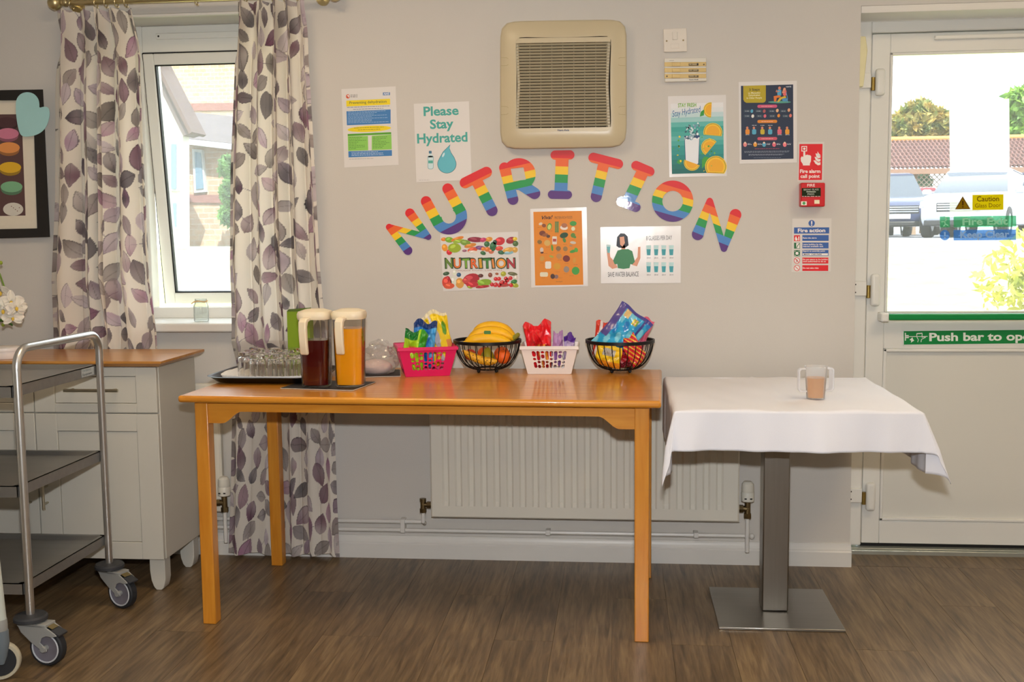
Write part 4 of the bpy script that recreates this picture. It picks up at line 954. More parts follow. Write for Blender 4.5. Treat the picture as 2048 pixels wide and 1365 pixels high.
for i in range(26): P.quad(0, 0, 0, 0, '#8a5a14', 2) if False else greek(P, r.uniform(170, 700), r.uniform(420, 1120), 0, 0, 1, '#8a5a14')
for (x, y) in ((180, 395), (340, 445), (430, 485), (555, 440), (690, 445), (210, 560), (545, 640), (670, 570), (190, 635), (300, 680), (270, 770), (370, 765), (450, 745), (560, 760), (220, 905), (350, 850), (470, 865), (570, 915), (700, 930), (440, 1035), (560, 1060), (640, 1090), (240, 1120), (480, 1120)): greek(P, x, y, x + 60, 1, 8, '#a8691a', 4, -.01, x, 2, .2)
P.text('viva.org.uk', 445, 1182, 540, 1180, 16, '#6b4a1a', 2)
P.build(s6)
# --- water balance
O7 = (1050, 280, 4.2667)
s7 = sheet('poster', [(643, 745), (1330, 735), (1328, 1222), (648, 1225)], *O7, M_PAPERG, 'white landscape Save Water Balance poster with person in green top and eight glasses', 'poster', 'laminated posters')
P = Print(*O7)
P.poly([(780, 905), (786, 830), (815, 797), (850, 800), (876, 825), (884, 900), (850, 925), (800, 920)], '#232a36', 2)
P.poly([(808, 830), (845, 825), (852, 880), (832, 912), (812, 895)], '#e6a98a', 3); P.quad(822, 900, 856, 945, '#d9977a', 2)
P.poly([(790, 945), (825, 935), (880, 932), (915, 950), (938, 1040), (915, 1065), (900, 1060), (892, 1095), (840, 1102), (792, 1095), (788, 1060), (765, 1062), (752, 1030)], '#3f8a5c', 3)
P.poly([(695, 930), (720, 925), (728, 1000), (770, 1045), (790, 1090), (745, 1102), (712, 1075)], '#e2a284', 2); P.poly([(965, 915), (985, 912), (985, 1010), (955, 1080), (915, 1068), (930, 1040), (960, 1000)], '#e2a284', 2)
P.poly([(694, 895), (730, 895), (724, 965), (704, 965)], '#6fbcc4', 4); P.quad(694, 895, 730, 912, '#bfe0e2', 5)
P.text('SAVE WATER BALANCE', 708, 1170, 970, 1165, 40, '#33363a', 2); P.text('8 GLASSES PER DAY', 1035, 858, 1255, 852, 36, '#6a6c70', 2)
for x in (1055, 1119, 1184, 1249):
    for y in (900, 1045):
        P.poly([(x - 21, y), (x + 21, y), (x + 15, y + 86), (x - 15, y + 86)], '#bfe2e4', 2); P.poly([(x - 18, y + 34), (x + 18, y + 34), (x + 14, y + 84), (x - 14, y + 84)], '#3fa3b0', 3); P.text('250 ml', x - 16, y + 113, x + 16, y + 112, 12, '#3a3c40', 2)
P.build(s7)

# --- rainbow letters
def rainbow():
    m = bpy.data.materials.new('rainbow_laminate'); m.use_nodes = True; nt = m.node_tree; N, L = nt.nodes, nt.links; b = N['Principled BSDF']
    a = N.new('ShaderNodeAttribute'); a.attribute_name = 'stripe'; r = N.new('ShaderNodeValToRGB'); r.color_ramp.interpolation = 'CONSTANT'
    e = r.color_ramp.elements; cs = ['#e00c14', '#f06412', '#f7cc00', '#089a46', '#4486cc', '#521c7c']
    e[0].position = 0; e[0].color = (*lin(cs[0]), 1); e[1].position = 1 / 6; e[1].color = (*lin(cs[1]), 1)
    for i in range(2, 6): k = e.new(i / 6); k.color = (*lin(cs[i]), 1)
    L.new(a.outputs['Fac'], r.inputs[0]); L.new(r.outputs[0], b.inputs['Base Color']); b.inputs['Roughness'].default_value = .5; b.inputs['Coat Weight'].default_value = .6; b.inputs['Coat Roughness'].default_value = .03
    tc = N.new('ShaderNodeTexCoord'); n = N.new('ShaderNodeTexNoise'); n.inputs['Scale'].default_value = 30; L.new(tc.outputs['Object'], n.inputs['Vector'])
    bp = N.new('ShaderNodeBump'); bp.inputs['Strength'].default_value = .05; bp.inputs['Distance'].default_value = .004; L.new(n.outputs[0], bp.inputs['Height']); L.new(bp.outputs[0], b.inputs['Normal']); L.new(bp.outputs[0], b.inputs['Coat Normal'])
    return m
M_RAIN = rainbow()
def letter(fn, box, org, deg, label):
    v, f = sdf_mesh(fn, *box, 4.0); ux, uy = -math.sin(math.radians(deg)), math.cos(math.radians(deg))   # stripe axis pointing down the letter
    t = np.array([x * (-ux if False else -math.sin(math.radians(deg))) + y * uy for x, y in v]); t = (t - t.min()) / (t.max() - t.min())
    mb = MB(); fr = [W(org[0] + x / org[2], org[1] + y / org[2], WY - .0026) for x, y in v]; n = len(v)
    bk = [W(org[0] + x / org[2], org[1] + y / org[2], WY - .0010) for x, y in v]
    edges = {}
    for q in f:
        for i in range(len(q)): k = (q[i], q[(i + 1) % len(q)]); edges[k] = edges.get(k, 0) + 1
    rim = [(a, b) for (a, b) in edges if (b, a) not in edges]
    mb.add(fr + bk, f + [(b, a, n + a, n + b) for a, b in rim] + [tuple(n + i for i in reversed(q)) for q in f])
    o = mb.build('rainbow_letter', M_RAIN, smooth=False)
    at = o.data.attributes.new('stripe', 'FLOAT', 'POINT'); at.data.foreach_set('value', np.r_[t, t].astype(np.float32))
    return tag(o, label, 'letter', 'rainbow letters on the wall')
A4_, A5_ = (760, 280, 4.2649), (1050, 280, 4.2667)
mn = np.minimum
letter(lambda X, Y: mn(mn(capsule(X, Y, (78, 744), (238, 944), 28, 38), capsule(X, Y, (255, 625), (412, 828), 40, 26)), capsule(X, Y, (78, 740), (414, 828), 22, 24)), (30, 460, 570, 1000), A4_, -33, 'rainbow striped letter N at the left end of the arched wall word')
letter(lambda X, Y: mn(mn(capsule(X, Y, (393, 525), (482, 690), 45), capsule(X, Y, (578, 417), (692, 620), 46)), np.where((X - 586) * .49 + (Y - 655) * .87 > -30, np.abs(np.hypot(X - 587, Y - 653) - 108) - 47, 999)), (330, 760, 355, 830), A4_, -27, 'rainbow striped letter U of the wall word')
letter(lambda X, Y: mn(capsule(X, Y, (727, 366), (908, 276), 47), capsule(X, Y, (815, 330), (955, 602), 48)), (660, 1030, 210, 670), A4_, -26, 'rainbow striped letter T between the letters U and R')
def fR(X, Y):
    bowl = np.hypot((X - 1185) / 1.05, Y - 292) - 136
    hole = np.maximum(np.abs(X - 1180 - (Y - 293) * .2) - 36, np.abs(Y - 293 + (X - 1180) * .12) - 34) - 20
    d = mn(mn(bowl, capsule(X, Y, (1062, 238), (1134, 508), 46)), capsule(X, Y, (1200, 380), (1318, 456), 49)); return np.maximum(d, -hole)
letter(fR, (1000, 1390, 140, 570), A4_, -13, 'rainbow striped letter R of the wall word')
letter(lambda X, Y: mn(mn(capsule(X, Y, (258, 130), (382, 128), 40), capsule(X, Y, (232, 466), (364, 468), 37)), np.maximum(np.abs(X - 312 + (Y - 290) * .04) - 55, np.abs(Y - 295) - 180)), (180, 440, 80, 520), A5_, 2, 'upright rainbow striped letter I directly below the extractor fan')
letter(lambda X, Y: mn(capsule(X, Y, (584, 152), (794, 206), 43), capsule(X, Y, (676, 185), (608, 484), 47)), (530, 850, 100, 545), A5_, 14, 'rainbow striped letter T to the right of the upright I')
def fI2(X, Y):
    x, y = (X - 945) * .923 + (Y - 395) * .385, -(X - 945) * .385 + (Y - 395) * .923
    return mn(mn(capsule(X, Y, (948, 220), (1064, 270), 41), capsule(X, Y, (822, 524), (944, 574), 42)), np.maximum(np.abs(x + .06 * y) - 52, np.abs(y) - 170))
letter(fI2, (770, 1120, 170, 630), A5_, 20, 'tilted rainbow striped letter I beside the letter O')
letter(lambda X, Y: np.abs(np.hypot(X - 1260, Y - 523) - 132) - 44, (1070, 1450, 335, 710), A5_, 16, 'rainbow striped round letter O of the wall word')
letter(lambda X, Y: mn(mn(capsule(X, Y, (1576, 520), (1474, 806), 26, 50), capsule(X, Y, (1796, 640), (1698, 930), 50, 26)), capsule(X, Y, (1578, 525), (1698, 928), 28, 28)), (1410, 1860, 480, 970), A5_, 22, 'rainbow striped letter N at the right end of the arched wall word')

# --- extractor fan
M_FANB = mat('fan_cream', '#c8bb9b', .3, noise=(4, .02))
M_SLAT = mat('fan_slat', '#bcb194', .4, noise=(20, .04))
M_CAV = mat('fan_cavity', '#3a3020', .8, noise=(30, .1))
OF = (980, 20, 4.55); FC = (668, 676)
def fpt(x, y, dep): return W(OF[0] + x / OF[2], OF[1] + (y - .016 * (x - FC[0])) / OF[2], WY - dep)
fan = thing('extractor_fan', 'square cream wall extractor fan with horizontal slats', 'extractor fan', fpt(FC[0], FC[1] + 580, 0))
def sq_loop(hw, hh, ex, pinch=0., n=72):
    out = []
    for i in range(n):
        a = 2 * PI * i / n + PI / n; c_, s_ = math.cos(a), math.sin(a)
        r_ = 1 / (abs(c_ / hw) ** ex + abs(s_ / hh) ** ex) ** (1 / ex); x, y = r_ * c_, r_ * s_
        if pinch: x *= 1 - pinch * max(0, 1 - (y / hh) ** 2); y *= 1 - pinch * max(0, 1 - (x / hw) ** 2)
        out.append((FC[0] + x, FC[1] + y))
    return out
loops = [(sq_loop(572, 578, 11), .0005), (sq_loop(576, 582, 11), .034), (sq_loop(572, 578, 11), .040), (sq_loop(562, 568, 11), .044), (sq_loop(452, 452, 16, .03), .052), (sq_loop(440, 440, 16, .03), .052), (sq_loop(438, 438, 16, .03), .024)]
mb = MB(); n = 72
vs_ = [fpt(x, y, d) for lp_, d in loops for x, y in lp_]
mb.add(vs_, [(i * n + j, i * n + (j + 1) % n, (i + 1) * n + (j + 1) % n, (i + 1) * n + j) for i in range(len(loops) - 1) for j in range(n)])
mb.build('surround', M_FANB, fan, angle=40)
mb = MB(); mb.prism([fpt(x, y, .016) for x, y in sq_loop(446, 446, 16, .03)], (0, -.003, 0)); mb.build('cavity', M_CAV, fan, smooth=False)
def strip(x0, x1, y0, y1, d0, d1, name, m_):
    q = MB(); q.prism([fpt(x0, y0, d0), fpt(x1, y0, d0), fpt(x1, y1, d1), fpt(x0, y1, d1)], (0, .005, 0)); return q.build(name, m_, fan, smooth=False)
strip(232, 1096, 250, 296, .050, .050, 'grille_rail', M_FANB); rb = strip(232, 1104, 1072, 1118, .050, .050, 'grille_rail', M_FANB)
for i in range(28):
    y = 302 + i * 27.4; t = (y - 676) / 400; pin = 18 * (1 - t * t)
    strip(234 + pin, 1098 - pin, y, y + 20, .046, .039, 'slat', M_SLAT)
for i in range(9):
    x = 262 + pin * 0 + i * 100
    q = MB(); q.prism([fpt(x - 3, 300, .030), fpt(x + 3, 300, .030), fpt(x + 3, 1070, .030), fpt(x - 3, 1070, .030)], (0, .006, 0)); q.build('fin', M_SLAT, fan, smooth=False)
for s_ in (-1, 1):
    x = 245 if s_ < 0 else 1085
    q = MB(); q.prism([fpt(x - 14, 296, .043), fpt(x + 10, 296, .043), fpt(x + 10 - s_ * 18, 676, .043), fpt(x + 10, 1072, .043), fpt(x - 14, 1072, .043), fpt(x - 14 - s_ * 18, 676, .043)], (0, .02, 0)); q.build('grille_side', M_SLAT, fan, smooth=False)
P = Print(*OF, base=.0505); P.text('Vent-Axia', 614, 1104, 720, 1102, 17, '#2b3a66', 3, .02, .2); P.build(fan, 'lettering')
P = Print(*OF, base=.0478)
for x, s_ in ((150, 1), (1182, -1)):
    for y in (470, 915): P.line([(x - s_ * 50, y - 38), (x, y - 36), (x + s_ * 26, y - 18), (x + s_ * 28, y + 16), (x + s_ * 2, y + 36), (x - s_ * 50, y + 38)], 2.5, '#a89868', 1)
P.build(fan, 'knockout_mark')
# --- fused switch and fan controller
O3b = (1300, 40, 4.1375)
M_SW = mat('switch_white', '#ded6c9', .4, noise=(20, .02))
def panel(pts, d0, d1, name, m_, parent=None, O=O3b, bevel=.002):
    q = MB(); a = [W(O[0] + x / O[2], O[1] + y / O[2], WY - d0) for x, y in pts]; q.prism(a, (0, -(d1 - d0), 0)); return q.build(name, m_, parent, bevel=bevel)
sw = tag(panel([(108, 78), (302, 70), (306, 264), (114, 270)], .0004, .010, 'fused_switch', M_SW), 'square white fused wall switch right of the extractor fan', 'switch')
panel([(184, 100), (226, 98), (228, 164), (186, 166)], .0100, .0135, 'rocker', M_SW, sw); panel([(172, 200), (240, 197), (241, 234), (174, 237)], .0100, .0115, 'fuse_holder', M_SW, sw, bevel=.001)
for x, y in ((138, 174), (275, 168)):
    a = W(O3b[0] + x / O3b[2], O3b[1] + y / O3b[2], WY - .0101); mb = MB(); mb.cyl(a, (a[0], a[1] - .0008, a[2]), .0032, n=10); mb.build('screw', M_VALVE, sw)
ct = tag(panel([(118, 322), (464, 316), (466, 510), (120, 518)], .0004, .016, 'fan_controller', mat('controller_white', '#d9d5c8', .4)), 'flat fan control unit with three gold slider strips below the switch', 'controller')
M_GOLD = mat('gold_strip', '#c0a468', .4, .25, noise=(30, .05))
for y in (350, 399, 448):
    st = panel([(119, y), (464, y - 2), (465, y + 33), (120, y + 36)], .0161, .0185, 'slider_strip', M_GOLD, ct, bevel=.0008)
    panel([(182, y + 2), (250, y + 1), (250, y + 32), (183, y + 33)], .0186, .0215, 'slider', M_GOLD, st, bevel=.0008)
P = Print(*O3b, base=.0187)
for y in (352, 401, 450): P.quad(320, y + 8, 402, y + 26, '#5a4a2c', 1); greek(P, 325, y + 12, 398, 1, 8, '#c9b88a', 6, 0, y, 2, 0.)
P.ell(446, 368, 7, 7, '#5a4a2c', 1); P.ell(140, 466, 7, 7, '#5a4a2c', 1); P.quad(388, 357, 400, 376, '#15120c', 3)
P.build(ct, 'markings')['kind'] = 'stuff'
P = Print(*O3b, base=.0162); P.text('Vent-Axia', 323, 500, 400, 497, 10, '#2a2a2e', 1, .02, .2); greek(P, 160, 334, 205, 1, 8, '#8a8880', 3, 0, 2, 1, 0.); P.build(ct, 'lettering')

# --- fire signs
O8 = (1560, 270, 4.55)
M_SIGN = mat('sign_plastic', '#dad6d0', .35, coat=.2)
f1 = sheet('fire_alarm_sign', [(166, 66), (402, 64), (395, 424), (159, 426)], *O8, M_SIGN, 'red Fire alarm call point sign with white pointing hand', 'sign')
P = Print(*O8); RED = '#e0141e'; WH = '#f1ebe6'
P.poly([(177, 83), (387, 82), (381, 410), (170, 411)], RED, 1)
P.poly([(195, 102), (246, 101), (246, 150), (195, 151)], WH, 2); P.poly([(202, 109), (239, 108), (239, 143), (202, 144)], RED, 3); P.ell(221, 126, 11, 11, WH, 4)
P.poly([(213, 148), (229, 148), (230, 186), (246, 180), (262, 184), (275, 186), (284, 196), (281, 240), (272, 262), (271, 278), (209, 278), (207, 265), (190, 240), (188, 212), (196, 196), (212, 200)], WH, 3)
for a in (0, 1, 2): P.poly([(306, 226 + a * 8 - 30 * a), (330, 214 - 30 * a + 6 * a), (348, 192 - 22 * a), (345, 150 + 8 * (2 - a) * 2), (366, 170 - 2 * a + 12 * (2 - a)), (372, 200 - 4 * a), (356, 238 - 26 * a), (336, 240 - 26 * a)] if False else [(304 + 10 * a, 232 - 32 * a), (322 + 8 * a, 232 - 30 * a), (345 + 2 * a, 252 - 32 * a), (369, 248 - 30 * a), (368, 272 - 32 * a), (346, 277 - 32 * a), (322 + 4 * a, 262 - 32 * a)], WH, 3)
P.poly([(340, 185), (342, 150), (352, 168), (366, 180), (370, 196)], WH, 3)
P.text('Fire alarm', 182, 346, 368, 345, 30, WH, 2, .03); P.text('call point', 187, 391, 362, 390, 30, WH, 2, .03)
P.build(f1)
cp = thing('fire_call_point', 'red square break glass fire call point box', 'fire alarm', W(O8[0] + 282 / O8[2], O8[1] + 655 / O8[2]))
panel([(172, 441), (391, 440), (389, 655), (171, 656)], .0004, .045, 'housing', mat('call_point_red', '#cc1a20', .35, noise=(20, .03)), cp, O8, .004)
panel([(198, 484), (370, 482), (370, 564), (198, 566)], .0450, .0465, 'glass', mat('call_point_glass', '#23301f', .12, coat=.5), cp, O8, .0005)
P = Print(*O8, base=.0466)
P.text('FIRE', 248, 471, 318, 470, 24, '#f0ddd8', 0 if False else -6, .02)
P.text('BREAK GLASS', 216, 507, 352, 505, 15, '#cfd6c8', 1); P.text('PRESS', 250, 547, 312, 546, 15, '#cfd6c8', 1); P.quad(240, 515, 326, 522, '#cfd6c8', 1); greek(P, 200, 557, 366, 1, 6, '#e9c8c0', 5, 0, 4, 1, 0.)
P.quad(192, 605, 243, 641, '#f0ece0', 1); P.ell(218, 622, 14, 14, '#46a45a', 2); P.quad(313, 592, 360, 627, '#f0e6c4', 1)
P.build(cp, 'lettering')
f2 = sheet('fire_action_sign', [(110, 764), (468, 760), (461, 1244), (104, 1248)], *O8, M_SIGN, 'white Fire action notice with blue and red instruction strips', 'sign')
P = Print(*O8); BL = '#3560a8'; GR = '#1c6a3c'
P.ell(288, 804, 29, 29, BL, 1, n=24); P.quad(283, 784, 294, 812, WH, 2); P.ell(288, 822, 6, 6, WH, 2)
P.poly([(128, 843), (448, 842), (447, 898), (127, 899)], BL, 1); P.text('Fire action', 162, 886, 412, 885, 32, WH, 2, .03)
rows = [(912, 965, BL, RED, ['Raise the alarm']), (980, 1034, BL, GR, ['Leave building by the', 'nearest available exit']), (1048, 1103, BL, GR, ['Report to assembly point']), (1117, 1172, RED, None, ['Do not return to the building', 'until authorised to do so']), (1186, 1239, RED, None, ['Do not take risks'])]
for i, (y0, y1, c, ic, tx) in enumerate(rows):
    P.quad(203, y0, 443 - i, y1, c, 1)
    if ic: P.quad(128, y0 + 2, 182, y1 + 2, ic, 1)
    else: P.ell(154, (y0 + y1) / 2, 28, 28, RED, 1); P.ell(154, (y0 + y1) / 2, 23, 23, WH, 2); P.line([(138, y0 + 12), (170, y1 - 12)], 5, RED, 4)
    for j, s_ in enumerate(tx):
        yy = (y0 + y1) / 2 + (6 if len(tx) == 1 and i != 2 else (-4 + 18 * j if i != 2 else -12)); P.text(s_, 208, yy, min(436, 208 + len(s_) * 8.4), yy, 13, WH, 2, .02)
P.poly([(142, 925), (150, 925), (152, 940), (160, 945), (158, 962), (140, 962), (135, 945)], WH, 3); P.quad(166, 925, 176, 962, WH, 3)
P.quad(148, 985, 178, 1032, WH, 2); P.line([(150, 1030), (162, 1005), (176, 990)], 6, GR, 3)
P.ell(155, 1078, 14, 14, WH, 2)
for a, b_ in ((134, 1056), (170, 1056), (134, 1094), (170, 1094)): P.quad(a, b_, a + 7, b_ + 7, WH, 2)
P.line([(150, 1132), (158, 1145), (148, 1158)], 5, '#3a3030', 3); P.line([(158, 1145), (166, 1158)], 5, '#3a3030', 3)
P.quad(208, 1078, 436, 1098, WH, 2); P.text('MAIN', 216, 1094, 270, 1094, 13, '#1c1c24', 3, .02, .2); P.text('CAR PARK', 286, 1094, 382, 1094, 13, '#1c1c24', 3, .02, .2)
P.build(f2)

# --- framed picture and paper mitten
O9 = (0, 160, 2.2727)
M_FRAME = mat('black_frame', '#1c1917', .3, noise=(8, .08), coat=.2)
pic = thing('framed_picture', 'black framed macaron photograph with cream mount at the left edge', 'picture', W(-60, 470))
def fp(x, y, d): return W(O9[0] + x / O9[2], O9[1] + y / O9[2], WY - d)
PL = -330
out = [(PL, 52), (196, 43), (228, 714), (PL, 730)]; inn = [(PL + 50, 96), (150, 92), (169, 675), (PL + 50, 684)]
mb = MB()
mb.add([fp(x, y, .0005) for x, y in out] + [fp(x, y, .026) for x, y in out] + [fp(x, y, .026) for x, y in inn] + [fp(x, y, .012) for x, y in inn],
       [(a * 4 + i, a * 4 + (i + 1) % 4, (a + 1) * 4 + (i + 1) % 4, (a + 1) * 4 + i) for a in range(3) for i in range(4)])
mb.build('frame', M_FRAME, pic, smooth=False, bevel=.0015)
mb = MB(); mb.prism([fp(x, y, .010) for x, y in inn], (0, -.0015, 0)); mb.build('mount', mat('cream_mount', '#e6dcc8', .7, noise=(40, .02)), pic, smooth=False)
P = Print(*O9, base=.0118)
P.poly([(PL + 100, 158), (98, 156), (116, 617), (PL + 100, 622)], '#5d4140', 1)
for cx in (32, -75, -180, -285):
    for y, c in ((188, '#4f3136'), (238, '#d4809a'), (302, '#e89a55'), (392, '#e6b62a'), (480, '#7fb78c'), (588, '#d9d4c8')):
        dx = (y - 188) * .07; cl = [(cx + dx + 44 + 52 * math.cos(t), 0) for t in (0,)]
        def clipped(rx, ry, yy, col, l):
            pts = [(min(cx + dx + rx * math.cos(t), 97 + (yy - 156) * .038), yy + ry * math.sin(t)) for t in np.linspace(0, 2 * PI, 22)[:-1]]; P.poly(pts, col, l)
        q = lin(c); dk = '#%02x%02x%02x' % tuple(int(255 * (v * .45) ** (1 / 2.2)) for v in q)
        if y < 560: clipped(48, 26, y + 18, dk, 2); clipped(50, 25, y + 6, c, 3)
        else: clipped(46, 30, y, c, 3)
    for i in range(5): P.ell(cx + 20 + 9 * i, 575 + (i * 7) % 22, 2.5, 2, '#7a4a44', 4)
P.build(pic, 'photograph')
mt = [(72, 112), (76, 85), (95, 62), (125, 54), (155, 62), (175, 85), (180, 110), (178, 128), (200, 121), (220, 124), (228, 150), (222, 185), (208, 220), (180, 245), (140, 258), (98, 258), (84, 225), (74, 165)]
def smooth_loop(pts, n=4):
    p = np.array(pts, float)
    for _ in range(n):
        a = p * .75 + np.roll(p, -1, 0) * .25; b = p * .25 + np.roll(p, -1, 0) * .75; p = np.stack([a, b], 1).reshape(-1, 2)
        if _ == 1: break
    return p.tolist()
mb = MB(); mb.prism([fp(x, y, .027) for x, y in smooth_loop(mt)], (0, -.0015, 0))
tag(mb.build('paper_mitten', mat('turquoise_card', '#a9d8d8', .6, noise=(14, .02)), smooth=False), 'turquoise paper mitten cut-out stuck over the picture frame corner', 'paper shape')

# --- stickers and notices on the door
DY = LY
O10 = (1690, 540, 2.355)
ps = sheet('push_bar_sign', [(272, 286), (932, 279), (932, 349), (273, 356)], *O10, mat('sign_green', '#0a8540', .35, coat=.3), 'green Push bar to open sign on the white door rail', 'sign', Y=DY)
P = Print(*O10, Y=DY)
for a in ([(272, 286), (932, 279), (932, 282), (272, 289)], [(273, 353), (932, 346), (932, 349), (273, 356)], [(272, 286), (276, 286), (277, 356), (273, 356)]): P.poly(a, '#e8efe6', 1)
P.text('Push bar to open', 397, 335, 908, 331, 36, '#e8efe6', 1, .03)
P.quad(282, 297, 287, 334, '#e8efe6', 1); P.quad(287, 308, 300, 322, '#e8efe6', 1); P.line([(287, 315), (389, 314)], 3, '#e8efe6', 1)
P.line([(338, 300), (338, 316), (346, 330), (342, 341)], 3, '#e8efe6', 1); P.line([(364, 300), (362, 318), (372, 316), (380, 318), (360, 328), (358, 341)], 3, '#e8efe6', 1); P.line([(338, 301), (364, 299)], 5, '#e8efe6', 1)
P.poly([(304, 330), (318, 318), (320, 326), (326, 334), (318, 338), (310, 344), (312, 334)], '#e8efe6', 1)
P.build(ps)
O11 = (1770, 160, 4.0144); GYD = LY + .024
M_NOTE = mat('notice_paper_back', '#f4f4f2', .7)
nb = M_NOTE.node_tree.nodes['Principled BSDF']; nb.inputs['Subsurface Weight'].default_value = 0
def translucent(m, c, k, tr_=0., tint=(1, 1, 1)):
    nt = m.node_tree; N, L = nt.nodes, nt.links; b = N['Principled BSDF']; out_ = [n_ for n_ in N if n_.type == 'OUTPUT_MATERIAL'][0]
    t = N.new('ShaderNodeBsdfTranslucent'); t.inputs[0].default_value = (*lin(c), 1); mx = N.new('ShaderNodeMixShader'); mx.inputs[0].default_value = k
    L.new(b.outputs[0], mx.inputs[1]); L.new(t.outputs[0], mx.inputs[2]); last = mx
    if tr_:
        tt = N.new('ShaderNodeBsdfTransparent'); tt.inputs[0].default_value = (*tint, 1); m2 = N.new('ShaderNodeMixShader'); m2.inputs[0].default_value = tr_; L.new(mx.outputs[0], m2.inputs[1]); L.new(tt.outputs[0], m2.inputs[2]); last = m2
    L.new(last.outputs[0], out_.inputs[0]); return m
translucent(M_NOTE, '#ffffff', .85)
sheet('notice', [(516, 205), (996, 150), (1000, 740), (522, 742)], *O11, M_NOTE, 'plain white sheet of paper taped on the door glass', 'notice', Y=GYD, th=.0006)
cg = sheet('caution_sticker', [(520, 908), (970, 900), (970, 1058), (520, 1062)], *O11, translucent(mat('sticker_white', '#f2efee', .5), '#c8c8c8', .8, .35), 'white and yellow Caution Glass Door sticker on the door glass', 'sticker', Y=GYD, th=.0006)
def ink_t(h): return translucent(mat('film_' + h.strip('#'), h, .5), tuple(v * .55 for v in lin(h)), .8) if 'film_' + h.strip('#') not in _MATS else _MATS['film_' + h.strip('#')]
P = Print(*O11, Y=GYD, base=.0010, inkf=ink_t)
P.poly([(702, 924), (951, 919), (950, 1042), (702, 1046)], '#ffe000', 1); P.text('Caution', 738, 976, 916, 973, 40, '#8a5a10', 2, .01); P.text('Glass Door', 724, 1026, 932, 1020, 32, '#8a5a10', 2)
P.poly([(624, 934), (686, 1038), (562, 1040)], '#8a5a10', 1); P.poly([(624, 950), (672, 1032), (577, 1034)], '#f4cf10', 2); P.quad(620, 972, 630, 1008, '#8a5a10', 3); P.ell(625, 1020, 6, 6, '#8a5a10', 3)
P.build(cg)
M_FE = translucent(mat('sticker_pale_green', '#4f9670', .5), '#4a7a60', .7, .5, (.60, 1, .76)); M_KC = translucent(mat('sticker_pale_blue', '#4f7cb4', .5), '#4a6a98', .7, .5, (.58, .78, 1))
fe = thing('fire_exit_sticker', 'pale green and blue Fire Exit Keep Clear sticker on the door glass', 'sticker', W(1770 + 745 / 4.0144, 160 + 1288 / 4.0144, GYD))
def slab(pts, m_, name):
    q = MB(); q.prism([W(O11[0] + x / O11[2], O11[1] + y / O11[2], GYD - .0003) for x, y in pts], (0, -.0006, 0)); return q.build(name, m_, fe, smooth=False)
es_ = slab([(550, 1096), (1052, 1090), (1054, 1180), (552, 1184)], M_FE, 'exit_strip'); ey_ = slab([(440, 1098), (520, 1097), (521, 1184), (442, 1186)], M_FE, 'exit_symbol')
cs_ = slab([(550, 1206), (1050, 1200), (1052, 1286), (551, 1290)], M_KC, 'clear_strip'); cy_ = slab([(480 + 40 * math.cos(t), 1247 + 42 * math.sin(t)) for t in np.linspace(0, 2 * PI, 25)[:-1]], M_KC, 'clear_symbol')
def dprint(parent, fn, name='lettering'):
    q = Print(*O11, Y=GYD, base=.0011, inkf=ink_t); fn(q); q.build(parent, name)
dprint(es_, lambda P: P.text('Fire Exit', 622, 1166, 985, 1160, 54, '#f4faf6', 2, .03)); dprint(cs_, lambda P: P.text('Keep Clear', 605, 1270, 998, 1264, 52, '#f4f8fc', 2, .03))
def run_man(P): P.line([(452, 1140), (480, 1136), (500, 1118)], 8, '#f4faf6', 2); P.line([(478, 1136), (484, 1158), (470, 1176)], 8, '#f4faf6', 2); P.line([(484, 1158), (508, 1170)], 8, '#f4faf6', 2); P.ell(488, 1112, 8, 8, '#f4faf6', 2)
def bang(P): P.quad(474, 1222, 487, 1256, '#f4f8fc', 2); P.ell(481, 1268, 7, 7, '#f4f8fc', 2)
dprint(ey_, run_man, 'running_figure'); dprint(cy_, bang, 'exclamation_mark')

# ================================================================== things on the tables
M_CLEAR = mat('tumbler_glass', '#ffffff', .0, trans=1., ior=1.42)
M_FOIL = mat('snack_foil', '#ffffff', .3, attr='print', coat=.5, coat_rough=.12, bump=(60, .25))
def rloop(cx, cy, hx, hy, r, z, n=6, a=0.):
    pts = []; ca, sa = math.cos(a), math.sin(a)
    for sx, sy, a0 in ((1, -1, -90), (1, 1, 0), (-1, 1, 90), (-1, -1, 180)):
        for i in range(n + 1):
            t = math.radians(a0 + 90 * i / n); x, y = sx * (hx - r) + r * math.cos(t), sy * (hy - r) + r * math.sin(t); pts.append((cx + x * ca - y * sa, cy + x * sa + y * ca, z))
    return pts
def loft(mb, loops, cap0=True, cap1=True, m=0):
    n = len(loops[0]); vs_ = [p for l in loops for p in l]
    fs = [(i * n + j, i * n + (j + 1) % n, (i + 1) * n + (j + 1) % n, (i + 1) * n + j) for i in range(len(loops) - 1) for j in range(n)]
    if cap0: fs.append(tuple(range(n - 1, -1, -1)))
    if cap1: fs.append(tuple(range((len(loops) - 1) * n, len(loops) * n)))
    mb.add(vs_, fs, m); return mb
